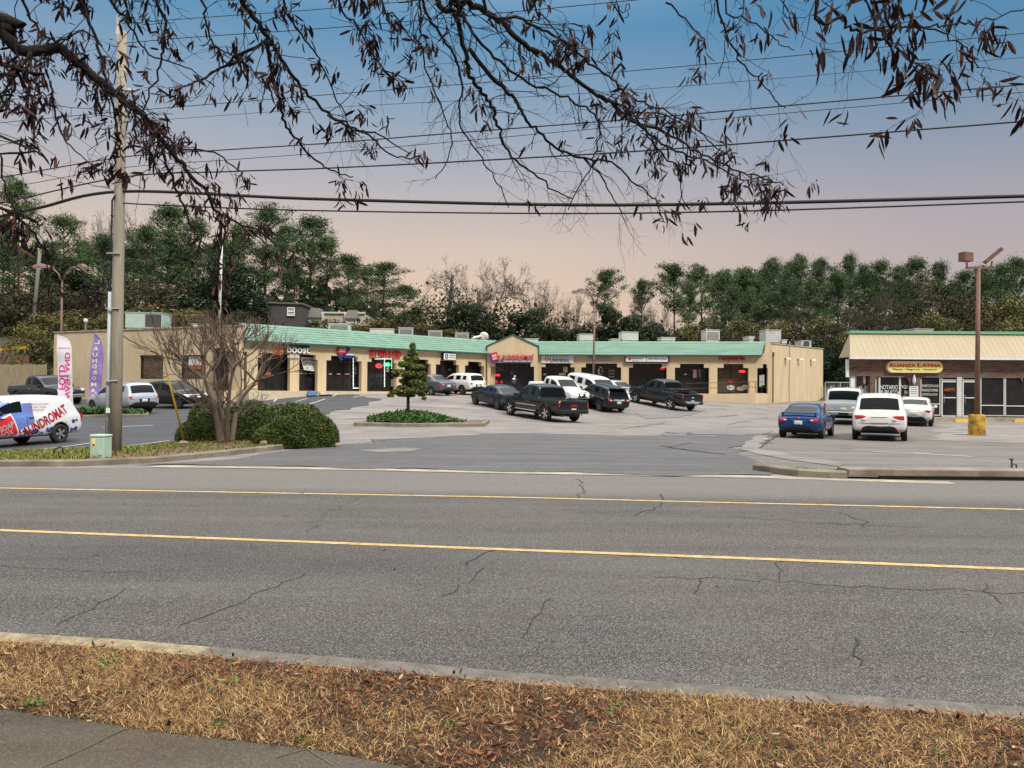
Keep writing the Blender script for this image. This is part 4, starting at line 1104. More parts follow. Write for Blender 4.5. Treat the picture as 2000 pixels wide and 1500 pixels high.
# ramp railing, downspout, conduit and side wall lights
s = empty('ramp_railing', (0, 0, 0), 0, 'dark red steel railing along the raised taqueria walk', 'railing')
rd = -1.62
us = [WC.u(p, rd) for p in (1340, 1380, 1424, 1463)] + [u_r1 - .3]
zt = lambda u: 1.42 + (u - u_r0) / (u_r1 - u_r0) * .2
for u in us:
    MB(WC.M).tube([(u, rd, zt(u) - .02), (u, rd, zt(u) + .95)], .028, 6).build('post', M['frame_dark'], s)
for h in (.95, .52):
    MB(WC.M).tube([(us[0], rd, zt(us[0]) + h), (us[-1], rd, zt(us[-1]) + h)], .024, 6).build('rail', M['frame_dark'], s)
    MB(WC.M).tube([(us[-1], rd, zt(us[-1]) + h), (WC.L - .5, -.05, zt(us[-1]) + h)], .024, 6).build('rail', M['frame_dark'], s)
s = empty('downspout', (0, 0, 0), 0, 'brown downspout with a box head on the stucco corner', 'downspout')
u = .18
MB(WS.M).box((u - .05, -.09, H(22, 64) + .05), (u + .05, -.005, 4.75)).build('pipe', M['brown_steel'], s)
MB(WS.M).box((u - .09, -.14, 4.75), (u + .09, -.005, 5.1)).build('head', M['brown_steel'], s)
s = empty('wall_conduit', (0, 0, 0), 0, 'thin pipe running up the plain side wall past its roofline', 'conduit')
u = WS.u(1541)
MB(WS.M).tube([(u, -.05, H(24, 67) + .02), (u, -.05, 3.4)], .05, 6).build('pipe_cover', M['stucco'], s)
MB(WS.M).tube([(u + .03, -.05, 3.4), (u + .03, -.05, 6.25)], .035, 6).build('pipe', M['conduit'], s)
for k, px in enumerate((1535, 1560, 1585)):
    u, z = WS.uz(px, 701.5 + k * 1.3, -.1)
    t = empty('wall_light', (0, 0, 0), 0, ['shaded wall light on the side wall, nearest the thin pipe', 'middle shaded wall light of three on the stucco side wall', 'shaded wall light on the side wall, nearest its rear corner'][k], 'wall light', 'lights on the stucco side wall')
    MB(WS.M).box((u - .08, -.06, z - .12), (u + .08, -.002, z + .1)).build('back_plate', M['brown_steel'], t)
    MB(WS.M).tube([(u, -.05, z), (u + .05, -.32, z + .06)], .03, 6).build('arm', M['brown_steel'], t)
    MB(WS.M).add([(u - .12, -.45, z - .02), (u + .30, -.45, z - .02), (u + .30, -.18, z - .02), (u - .12, -.18, z - .02), (u - .02, -.38, z + .12), (u + .2, -.38, z + .12), (u + .2, -.22, z + .12), (u - .02, -.22, z + .12)],
                 [(0, 3, 2, 1), (4, 5, 6, 7), (0, 1, 5, 4), (1, 2, 6, 5), (2, 3, 7, 6), (3, 0, 4, 7)]).build('shade', M['white'], t)
t = empty('notice_board', (0, 0, 0), 0, 'white and blue notice board standing in the taqueria corner opening', 'notice board')
MB(WC.M).box((WC.u(1485), .35, 2.2), (WC.u(1490), .42, 3.15)).build('blue_panel', M['unit_green'], t); MB(WC.M).box((WC.u(1491), .35, 2.3), (WC.u(1495), .42, 3.2)).build('white_panel', M['sign_white'], t)
MB(WC.M).box((WC.u(1489), .37, FLOOR), (WC.u(1490.5), .41, 2.2)).build('leg', M['black'], t)

# ---- rooftop units
def unit(pxl, pxr, pyt, pyb, Y, label, m, style='box', deep=1.3, group='units on the flat roofs'):
    a, b = at(pxl, pyb, Y), at(pxr, pyt, Y)
    w, h = b.x - a.x, b.z - a.z
    zb = min(a.z, 5.5)
    t = empty('rooftop_unit', ((a.x + b.x) / 2, Y + deep / 2, 0), R(6), label, 'rooftop unit', group)
    mb = MB(); mb.box((-w / 2, -deep / 2, a.z + .06), (w / 2, deep / 2, b.z - .05))
    mb.build('casing', m, t, bevel=.02)
    MB().box((-w / 2 - .04, -deep / 2 - .04, b.z - .05), (w / 2 + .04, deep / 2 + .04, b.z)).build('top_cover', m, t)
    MB().box((-w / 2 + .06, -deep / 2 + .05, zb - .5), (w / 2 - .06, deep / 2 - .05, a.z + .06)).build('base_curb', M['off_white'], t)
    if style in ('coil', 'louver'):
        g = MB()
        u0, u1 = (w * .04, w * .47) if style == 'coil' else (-w * .42, w * .42)
        z0, z1 = (a.z + h * .12, b.z - h * .12) if style == 'coil' else (a.z + h * .12, b.z - h * .18)
        if style == 'coil': g.box((u0, -deep / 2 - .02, z0), (u1, -deep / 2 - .002, z1))
        else:
            n = 6
            for k in range(n): g.box((u0, -deep / 2 - .015, z0 + (z1 - z0) * k / n), (u1, -deep / 2 - .002, z0 + (z1 - z0) * (k + .45) / n))
        g.build('coil' if style == 'coil' else 'grille', M['coil'], t)
    if style == 'fan':
        MB().lathe([(.0, 0), (min(w, h) * .38, 0), (min(w, h) * .38, .02), (min(w, h) * .42, .02), (min(w, h) * .42, 0)], 20).build('fan_ring', M['coil'], t).matrix_local = Matrix.Translation((0, -deep / 2 - .01, (a.z + b.z) / 2)) @ Matrix.Rotation(R(90), 4, 'X')
    return t
unit(243, 313, 610, 642, 56.5, 'large grey green rooftop unit with a dark coil panel, behind the utility pole', M['unit_green'], 'coil', 2.0)
unit(372, 410, 632, 642, 55, 'low white rooftop unit above the windowed end wall', M['off_white'])
unit(640, 681, 631.5, 648, 62, 'pale green rooftop unit in front of the far dormer', M['unit_pale'], 'louver')
unit(721, 767, 641.5, 655, 63, 'long low white rooftop unit between green and louvred ones', M['off_white'])
unit(777, 805, 639.5, 656, 64, 'louvred grey rooftop unit right of the long low white one', M['unit_grey'], 'louver')
unit(835, 862, 645, 661, 66, 'middle louvred grey rooftop unit of three over the bent wing', M['unit_grey'], 'louver')
unit(888, 914, 649.5, 665, 68, 'louvred grey rooftop unit nearest the satellite dish', M['unit_grey'], 'louver')
unit(1022, 1050, 661, 670, 71, 'pale green low unit just behind the gable slope', M['unit_pale'])
unit(1130, 1158, 652, 666, 71, 'pale green square rooftop unit left of the brown lamp post', M['unit_pale'])
unit(1213, 1246, 648, 666, 71, 'tall pale green rooftop unit right of the brown lamp post', M['unit_pale'])
unit(1193, 1212, 661.5, 667, 71, 'low pale duct cover beside the tall pale green unit', M['unit_pale'])
unit(1290, 1318, 658.5, 666, 70, 'low pale green rooftop unit right of the tall pale green one', M['unit_pale'])
unit(1377, 1405, 644, 665, 70, 'white louvred rooftop unit above the light box shop', M['off_white'], 'louver')
unit(1461, 1472, 656.5, 664, 69, 'small white vent box above the Taqueria sign', M['off_white'])
unit(1493, 1525, 644, 670, 68.5, 'big plain white rooftop unit at the roof corner', M['unit_grey'])
unit(1525.5, 1536, 663, 672, 68.5, 'small white box against the big plain rooftop unit', M['off_white'])
unit(1563, 1584, 665, 680, 72, 'grey rooftop unit with a fan ring, over the side wall', M['unit_grey'], 'fan')
a = at(945, 662, 68)
t = empty('satellite_dish', a, 0, 'round white satellite dish on the roof beside the gable', 'satellite dish')
MB().lathe([(0, .12), (.2, .09), (.36, .03), (.42, -.03), (.40, -.04), (.2, .05), (0, .08)], 18).build('dish', M['white'], t, True).matrix_local = Matrix.Translation((0, 0, .22)) @ Matrix.Rotation(R(115), 4, 'X')
MB().tube([(0, .1, -.8), (0, .1, .15)], .04, 6).build('mast', M['off_white'], t); MB().tube([(0, -.05, -.1), (.05, -.45, .15)], .02, 5).build('feed_arm', M['off_white'], t)
a, b = at(921, 663, 68), at(941, 659, 68)
tag(MB().tube([a, (a.lerp(b, .3)) + Vector((0, 0, .12)), a.lerp(b, .6) + Vector((0, 0, .10)), b + Vector((0, 0, .16)), b + Vector((.2, 0, -.3))], [.10, .14, .12, .16, .12], 7).build('roof_duct', M['white'], None, True), 'lumpy white duct lying on the roof by the satellite dish', 'duct')

# ================================================================== THE BRICK SHOP (right)
WZ = Wing(Vector((19.95, 45.0, 0)), Vector((40.0, 44.8, 0)))
shop = empty('brick_shop', (0, 0, 0), 0, 'low brick shop with a tan metal mansard roof and white framed glass', 'shop')
z_ = lambda py, px=1830: WZ.z(px, py)
SB = .30
ztop = 2.68; zbr = 3.72
mb = MB(WZ.M)
mb.box((.05, 0, ztop), (WZ.L, .3, zbr))
u = WZ.u
mb.box((u(1680), .55, SB), (u(1706), .9, ztop)); mb.box((u(1776), .0, SB), (u(1797), .3, ztop)); mb.box((u(1700), .0, SB), (u(1709), .3, ztop))
mb.prism([(.75, .9), (WZ.L, .9), (WZ.L, 9), (5.6, 9)], -.3, 3.9, 0, 'z')
mb.build('wall', M['brick'], shop)
# arched corners of the brick over the glass
mb = MB(WZ.M)
for x0, s_ in ((u(1709), 1), (u(1776), -1), (u(1797), 1), (u(1998), -1)):
    pts = [(x0, ztop + .001), (x0, ztop - .34)] + [(x0 + s_ * .42 * (1 - math.cos(t)), ztop - .34 + .34 * math.sin(t)) for t in [R(20), R(40), R(60), R(80)]] + [(x0 + s_ * .42, ztop + .001)]
    mb.prism(pts if s_ < 0 else pts[::-1], .02, .28)
mb.build('arch_corner', M['brick'], shop)
def shop_window(pl, pr, zb, zt, name='window', m='store_glass', rail=None, door=False, d=.14):
    x0, x1 = u(pl, d), u(pr, d)
    g = MB(WZ.M).box((x0, d, zb), (x1, d + .03, zt)).build(name, M[m], shop)
    f = MB(WZ.M); w = .055 if not door else .07
    f.box((x0, d - .05, zb), (x0 + w, d - .002, zt)); f.box((x1 - w, d - .05, zb), (x1, d - .002, zt))
    f.box((x0 + w, d - .05, zb), (x1 - w, d - .002, zb + w)); f.box((x0 + w, d - .05, zt - w), (x1 - w, d - .002, zt))
    if rail: f.box((x0 + w, d - .05, rail - .03), (x1 - w, d - .002, rail + .03))
    f.build('frame', M['sign_pale'] if door else M['off_white'], g)
    if door:
        MB(WZ.M).tube([(x0 + .13, d - .09, SB + .8), (x0 + .13, d - .09, SB + 1.3)], .02, 6).build('handle', M['chrome'], g)
    return g
shop_window(1709, 1717, SB + .1, ztop, m='painted_reflection'); shop_window(1717, 1757, SB + .1, ztop); shop_window(1757, 1776, SB + .1, ztop)
shop_window(1797, 1836, SB + .05, ztop, rail=z_(789))
shop_window(1838, 1870, SB, z_(744), 'door', rail=z_(776.5), door=True); shop_window(1838, 1870, z_(743), ztop)
shop_window(1879, 1911, SB, z_(744), 'door', rail=z_(776.5), door=True); shop_window(1879, 1911, z_(743), ztop)
shop_window(1914, 1961, SB + .05, ztop, rail=z_(791)); shop_window(1962, 2010, SB + .05, ztop, rail=z_(792)); shop_window(2012, 2060, SB + .05, ztop, rail=z_(792))
MB(WZ.M).box((u(1870), .02, SB), (u(1879), .25, ztop)).build('door_pier', M['off_white'], shop)
MB(WZ.M).box((u(1663.5), .1, SB - .2), (u(1671), .3, ztop)).build('column', M['white'], shop); MB(WZ.M).box((u(1672), .5, SB - .2), (u(1680), .7, ztop)).build('column', M['off_white'], shop)
# roof
mb = MB(WZ.M)
d0, d1, z0, z1 = -.55, .75, 3.80, 5.28
ua, ub = -.12, WZ.L
mb.add([(ua, d0, z0), (ub, d0, z0), (ub, d1, z1), (ua + .55, d1, z1), (ua + .02, d1 + .3, z0), (ub, d1 + .3, z0)], [(0, 1, 2, 3), (0, 3, 4), (2, 5, 4, 3), (0, 4, 5, 1)])
n = int((ub - ua) / .3)
for k in range(n):
    x = ua + .08 + k * .3
    xt = max(x, ua + .58) if x > ua + .5 else None
    if xt is None: continue
    mb.add([(x - .02, d0, z0 + .002), (x + .02, d0, z0 + .002), (x + .02, d1, z1), (x - .02, d1, z1), (x, d0 - .010, z0 + .006), (x, d1 - .010, z1 + .006)], [(0, 4, 5, 3), (4, 1, 2, 5)])
r = mb.build('roof', M['tan_metal'], shop)
MB(WZ.M).box((ua + .5, d1 - .14, z1 - .02), (ub, d1 + .35, z1 + .14)).build('ridge_cap', M['green_trim'], r)
mb = MB(WZ.M); mb.box((ua, d0 - .03, z0 - .14), (ub, d0 + .12, z0 - .005)); mb.box((ua, -.06, 2.6), (ua + .16, .06, z0 - .141))
mb.build('fascia', M['white'], r)
MB(WZ.M).box((ua + .2, d0 + .12, z0 - .1), (ub, -.002, z0 - .06)).build('soffit', M['off_white'], r)
MB(WZ.M).box((u(1665), -1.3, -.4), (WZ.L, -.002, SB - .02)).build('front_walk', M['concrete_light'], shop)
t = empty('lozenge_sign', (0, 0, 0), 0, 'yellow rounded sign with red capitals on the brick front', 'sign')
x0, x1 = u(1733, -.2), u(1841, -.2); zc = WZ.z(1787, 716.8, -.2); hh = .33
pts = [(x0 + hh - hh * math.cos(a_), zc + hh * math.sin(a_)) for a_ in [R(-90 + 15 * k) for k in range(13)]] + [(x1 - hh + hh * math.cos(a_), zc + hh * math.sin(a_)) for a_ in [R(90 - 15 * k) for k in range(13)]]
MB(WZ.M).prism(pts[::-1], -.22, -.01).build('face', M['lemon'], t)
MB(WZ.M).prism([((x - (x0 + x1) / 2) * 1.012 + (x0 + x1) / 2, (z - zc) * 1.05 + zc) for x, z in pts[::-1]], -.20, -.012).build('rim', M['white'], t)
letters(t, WZ, 'A', 1736, 1746, 709.5, 717, 'red', -.23, .02, .03); letters(t, WZ, 'LIANZA', 1746.5, 1788.5, 710.8, 717, 'red', -.23, .02, .03)
letters(t, WZ, 'L', 1792, 1800.5, 709.5, 717, 'red', -.23, .02, .03); letters(t, WZ, 'ATINA', 1801, 1837.5, 710.8, 717, 'red', -.23, .02, .03)
letters(t, WZ, 'Placas - Seguros - Notario', 1744, 1830, 720, 724, 'navy', -.23, .01, .01)
def glass_text(label, rows):
    s = sign('window_lettering', label, 'lettering')
    for tx, a, b, c_, d_, m_ in rows: letters(s, WZ, tx, a, b, c_, d_, m_, .085, .004, .012)
glass_text('white letters reading NOTARIO PUBLICO on the shop glass', [('NOTARIO', 1719, 1753.5, 752, 760.5, 'sign_pale'), ('PUBLICO', 1719, 1753.5, 762, 770, 'sign_pale')])
glass_text('grey letters reading PAQU and PA on the pane beside the brick pier', [('PAQU', 1759, 1773, 752, 760, 'off_white'), ('PA', 1767, 1774, 763, 770, 'off_white'), ('MEX', 1763, 1774, 773, 778, 'off_white')])
glass_text('white letters reading TRAMITE DE PLACAS TRADUCCIONES APOSTILLADO on dark glass', [('TRAMITE DE PLACAS', 1799, 1833, 751, 756, 'off_white'), ('TRADUCCIONES', 1800, 1832, 759.5, 764.5, 'sign_pale'), ('APOSTILLADO', 1801, 1831, 768, 772.5, 'off_white')])
glass_text('small orange notice lettering on the first shop door', [('ABIERTO', 1844, 1865, 758, 764, 'orange')])
for k, px in enumerate((1696.5, 1785)):
    zl = WZ.z(px, 742, -.1)
    t = empty('porch_lamp', (0, 0, 0), 0, ['white lantern on the brick above the silver SUV', 'white lantern on the brick pier between the lettered windows'][k], 'wall lamp', 'white lanterns on the brick front')
    x = u(px, -.1); dd = .55 if k == 0 else 0
    MB(WZ.M).tube([(x, dd - .12, zl - .25), (x, dd - .12, zl - .1), (x, dd - .12, zl + .18)], [.04, .10, .075], 8).build('globe', M['white'], t)
    MB(WZ.M).tube([(x, dd - .12, zl + .18), (x, dd - .12, zl + .32)], [.06, .012], 8).build('finial', M['white'], t)
    MB(WZ.M).box((x - .03, dd - .1, zl - .02), (x + .03, dd - .002, zl + .04)).build('bracket', M['off_white'], t)
for k, (pl, pr, pt, pb) in enumerate(((1689, 1705, 753, 768), (1776.5, 1793.5, 754, 774))):
    o = panel(None, WZ, pl, pr, pt, pb, 'sign_white', -.05 if k else .50, -.004 if k else .548, name='wall_notice')
    tag(o, ['white printed notice under the lantern above the silver SUV', 'white printed notice on the brick pier between lettered windows'][k], 'notice', 'printed notices on the brick')
    mb = MB(WZ.M); dd = (-.055 if k else .495)
    for q in range(4):
        z = WZ.z(1785, pt + 3 + q * (pb - pt - 4) / 4, dd); mb.box((u(pl + 2, dd), dd, z - .02), (u(pr - 2, dd), dd + .004, z + .02))
    mb.build('print_line', M['grey_text'], o)
for k, (pl, pr, py) in enumerate(((1866, 1893, 824), (1911, 1928, 824), (1982, 2008, 824.5))):
    a, b = ter(pl, py), ter(pr, py)
    t = MB().add([(a.x, a.y, a.z - .03), (b.x, b.y, b.z - .03), (b.x, b.y + .18, b.z - .03), (a.x, a.y + .18, a.z - .03), (a.x + .03, a.y + .03, a.z + .17), (b.x - .03, b.y + .03, b.z + .17), (b.x - .03, b.y + .15, b.z + .17), (a.x + .03, a.y + .15, a.z + .17)],
                 [(0, 3, 2, 1), (4, 5, 6, 7), (0, 1, 5, 4), (1, 2, 6, 5), (2, 3, 7, 6), (3, 0, 4, 7)]).build('wheel_stop', M['yellow'])
    tag(t, ['yellow wheel stop before the first shop door', 'yellow wheel stop half hidden by the yellow lamp base', 'yellow wheel stop cut by the frame edge'][k], 'wheel stop', 'yellow wheel stops at the brick shop')
unit(1783, 1822, 642, 652, 52, 'grey flat rooftop unit with a dark top, on the brick shop', M['unit_grey'], 'box', 1.5)

# ---- back fence, far houses, left fence
t = empty('chain_link_fence', (0, 0, 0), 0, 'galvanised chain link fence closing the gap between the two buildings', 'fence')
WF = Wing(Vector((30.6, 74.0, 0)), Vector((36.5, 73.4, 0)))
zb = .9
for k in range(5): MB(WF.M).tube([(k * 1.4, 0, zb - .2), (k * 1.4, 0, zb + 1.85)], .04, 6).build('post', M['unit_grey'], t)
MB(WF.M).tube([(0, 0, zb + 1.83), (5.6, 0, zb + 1.83)], .035, 6).build('rail', M['unit_grey'], t)
mb = MB(WF.M)
for k in range(40): mb.box((k * .14, -.004, zb), (k * .14 + .012, .004, zb + 1.8))
mb.build('netting', M['unit_grey'], t)
def at_box(pxl, pxr, pyt, pyb, Y):
    a, b = at(pxl, pyb, Y), at(pxr, pyt, Y); return a, b
a, b = at_box(522, 590, 592.5, 650, 82)
t = empty('grey_house', (0, 0, 0), 0, 'dark grey sided house with one white window, above the strip mall roof', 'house')
MB().box((a.x, 82, a.z - 2), (b.x, 90, b.z)).build('wall', M['grey_siding'], t)
MB().add([(a.x - .15, 81.8, b.z - .02), (b.x + .15, 81.8, b.z - .14), (b.x + .15, 90.2, b.z - .14), (a.x - .15, 90.2, b.z - .02), (a.x - .15, 81.8, b.z + .13), (b.x + .15, 81.8, b.z + .03), (b.x + .15, 90.2, b.z + .03), (a.x - .15, 90.2, b.z + .13)], [(0, 3, 2, 1), (4, 5, 6, 7), (0, 1, 5, 4), (1, 2, 6, 5), (2, 3, 7, 6), (3, 0, 4, 7)]).build('roof', M['shingle'], t)
a2, b2 = at_box(561, 576, 600.5, 617, 81.9)
w = MB().box((a2.x, 81.9, a2.z), (b2.x, 81.95, b2.z)).build('window', M['unit_grey'], t)
f = MB()
for q in ((a2.x, b2.x, a2.z, a2.z + .12), (a2.x, b2.x, b2.z - .1, b2.z), (a2.x, a2.x + .09, a2.z + .12, b2.z - .1), (b2.x - .09, b2.x, a2.z + .12, b2.z - .1), (a2.x + .09, b2.x - .09, (a2.z + b2.z) / 2 - .04, (a2.z + b2.z) / 2 + .04)): f.box((q[0], 81.82, q[2]), (q[1], 81.898, q[3]))
f.build('frame', M['white'], w)
a, b = at_box(592, 712, 613, 660, 85)
t = empty('townhouse', (0, 0, 0), 0, 'cream townhouse row with two grey shingled dormers, above the teal roof', 'house')
MB().box((a.x, 85.4, a.z - 2), (b.x, 92, b.z)).build('wall', M['beige'], t)
mb = MB()
for p0, p1 in ((592, 598), (625, 632), (672, 680)): x0, x1 = at(p0, 620, 85).x, at(p1, 620, 85).x; mb.box((x0, 85.1, a.z - 1), (x1, 85.399, b.z + .05))
mb.box((a.x, 85.2, b.z + .051), (b.x, 85.5, b.z + .22)); mb.build('trim', M['off_white'], t)
for p0, p1, pt, pm, pb in ((599, 627, 601, 620, 630), (673, 700, 605, 622, 638)):
    c0, c1 = at(p0, pm, 84.6), at(p1, pt, 84.6); e = at(p0, pb, 84.6)
    d = MB().add([(c0.x, 84.4, c0.z), (c1.x, 84.4, c0.z), (c1.x, 86.5, c0.z), (c0.x, 86.5, c0.z), (c0.x + .25, 85.0, c1.z), (c1.x - .25, 85.0, c1.z), (c1.x - .25, 86.5, c1.z), (c0.x + .25, 86.5, c1.z)], [(0, 3, 2, 1), (4, 5, 6, 7), (0, 1, 5, 4), (1, 2, 6, 5), (2, 3, 7, 6), (3, 0, 4, 7)]).build('dormer', M['shingle'], t)
    MB().box((c0.x + .25, 84.7, e.z), (c1.x - .25, 85.39, c0.z - .002)).build('window', M['unit_pale'], t)
    f = MB(); f.box((c0.x + .2, 84.6, c0.z - .15), (c1.x - .2, 84.698, c0.z - .003)); f.box((c0.x + .18, 84.62, e.z), (c0.x + .32, 84.699, c0.z - .151)); f.box((c1.x - .32, 84.62, e.z), (c1.x - .18, 84.699, c0.z - .151)); f.box((c0.x + .33, 84.63, (e.z + c0.z) / 2 - .05), (c1.x - .33, 84.699, (e.z + c0.z) / 2 + .05))
    f.build('sash', M['white'], d)
WL = Wing(Vector((-62, 66, 0)), Vector((-37.8, 61.5, 0)))
t = empty('board_fence', (0, 0, 0), 0, 'weathered tan board fence behind the dark blue pickup', 'fence')
mb = MB(WL.M); x = 0; rr = random.Random(3)
while x < WL.L:
    w_ = .14; mb.box((x, rr.uniform(0, .012), -.3), (x + w_ - .012, .03, 3.55 + rr.uniform(-.04, .03))); x += w_
mb.build('boards', M['fence_wood'], t)
mb = MB(WL.M); mb.box((0, .031, 2.9), (WL.L, .08, 3.05)); mb.box((0, .031, 1.2), (WL.L, .08, 1.35)); mb.build('rails', M['fence_wood'], t)
t = empty('guard_wall', (0, 0, 0), 0, 'dark retaining wall with a yellow top rail on the slope above the board fence', 'wall')
WR = Wing(at(-120, 700, 72), at(52, 700, 70)); 
zr0, zr1 = WR.z(0, 690), WR.z(44, 681)
MB(WR.M).box((-5, 0, 2), (WR.L, .3, WR.z(20, 693))).build('wall', M['brown_steel'], t)
MB(WR.M).add([(-5, -.05, zr0 - .75), (WR.L, -.05, zr1), (WR.L, -.05, zr1 + .25), (-5, -.05, zr0 - .5), (-5, .1, zr0 - .75), (WR.L, .1, zr1), (WR.L, .1, zr1 + .25), (-5, .1, zr0 - .5)], [(0, 1, 2, 3), (7, 6, 5, 4), (3, 2, 6, 7), (0, 4, 5, 1)]).build('top_rail', M['yellow'], t)

# ================================================================== VEHICLES
# station: (x 0..1 rear->front, underside z, belt z, roof z or None [fractions of H], half width, roof half width [fractions of W/2], tag to the next station)
TPL = {
 'suv': [(0, .34, .46, None, .80, 0, '-'), (.006, .25, .53, None, .90, 0, '-'), (.018, .21, .60, None, .955, 0, 'r'), (.075, .19, .635, .955, .985, .74, 'p'), (.115, .18, .635, .98, .99, .765, 's'),
         (.225, .175, .63, .995, 1, .78, 'p'), (.245, .175, .63, .998, 1, .78, 's'), (.415, .17, .62, 1, 1, .78, 'p'), (.435, .17, .62, 1, 1, .78, 's'), (.585, .17, .61, .975, 1, .76, 'w'),
         (.72, .175, .60, None, 1, 0, '-'), (.82, .18, .575, None, .99, 0, '-'), (.92, .19, .53, None, .965, 0, '-'), (.972, .20, .47, None, .92, 0, '-'), (.992, .24, .42, None, .85, 0, '-'), (1, .29, .37, None, .78, 0, '-')],
 'bigsuv': [(0, .33, .50, None, .86, 0, '-'), (.006, .25, .57, None, .94, 0, '-'), (.014, .22, .60, None, .97, 0, 'r'), (.05, .21, .61, .965, .985, .80, 'p'), (.09, .20, .61, .985, .99, .81, 's'),
         (.26, .20, .61, 1, 1, .82, 'p'), (.28, .20, .61, 1, 1, .82, 's'), (.43, .20, .605, 1, 1, .82, 'p'), (.45, .20, .605, 1, 1, .82, 's'), (.60, .20, .60, .975, 1, .80, 'w'),
         (.715, .20, .60, None, 1, 0, '-'), (.82, .20, .585, None, .99, 0, '-'), (.93, .21, .56, None, .975, 0, '-'), (.98, .22, .52, None, .94, 0, '-'), (.993, .25, .46, None, .89, 0, '-'), (1, .30, .40, None, .84, 0, '-')],
 'sedan': [(0, .36, .50, None, .80, 0, '-'), (.008, .27, .60, None, .89, 0, '-'), (.03, .22, .66, None, .94, 0, '-'), (.09, .19, .69, None, .97, 0, '-'), (.145, .18, .685, None, .985, 0, 'r'), (.295, .17, .675, .955, 1, .70, 's'),
         (.355, .165, .665, .985, 1, .735, 'p'), (.375, .165, .665, .99, 1, .735, 's'), (.47, .16, .655, 1, 1, .745, 'p'), (.488, .16, .655, 1, 1, .745, 's'), (.575, .16, .645, .97, 1, .725, 'w'),
         (.735, .165, .625, None, .995, 0, '-'), (.83, .17, .58, None, .98, 0, '-'), (.92, .18, .52, None, .95, 0, '-'), (.97, .20, .46, None, .90, 0, '-'), (.992, .25, .41, None, .82, 0, '-'), (1, .29, .37, None, .74, 0, '-')],
 'pickup': [(0, .33, .53, None, .90, 0, '-'), (.004, .29, .60, None, .955, 0, '-'), (.012, .27, .61, None, .97, 0, '-'), (.02, .26, .612, None, .975, 0, 'b'), (.08, .25, .612, None, .985, 0, 'b'), (.20, .24, .612, None, .99, 0, 'b'), (.325, .235, .612, None, .99, 0, 'b'),
         (.335, .235, .612, None, .99, 0, 'r'), (.358, .235, .62, .96, .99, .79, 'p'), (.385, .235, .62, .985, .99, .80, 's'), (.485, .23, .615, 1, 1, .81, 'p'), (.50, .23, .615, 1, 1, .81, 's'), (.605, .23, .61, .975, 1, .79, 'w'),
         (.72, .235, .61, None, 1, 0, '-'), (.82, .24, .605, None, .99, 0, '-'), (.94, .25, .58, None, .975, 0, '-'), (.982, .26, .54, None, .94, 0, '-'), (.994, .29, .48, None, .89, 0, '-'), (1, .33, .43, None, .84, 0, '-')],
 'van': [(0, .30, .46, None, .84, 0, '-'), (.006, .22, .53, None, .93, 0, '-'), (.016, .19, .58, None, .965, 0, 'r'), (.075, .17, .60, .94, .99, .76, 'p'), (.12, .165, .60, .975, .995, .785, 'v'),
         (.30, .16, .60, 1, 1, .80, 'p'), (.32, .16, .60, 1, 1, .80, 'v'), (.475, .16, .595, .995, 1, .795, 'p'), (.495, .16, .59, .99, 1, .79, 's'), (.62, .16, .58, .955, 1, .77, 'w'),
         (.80, .165, .565, None, .995, 0, '-'), (.87, .17, .53, None, .975, 0, '-'), (.94, .18, .47, None, .94, 0, '-'), (.98, .20, .42, None, .89, 0, '-'), (.994, .24, .38, None, .82, 0, '-'), (1, .28, .35, None, .76, 0, '-')],
}
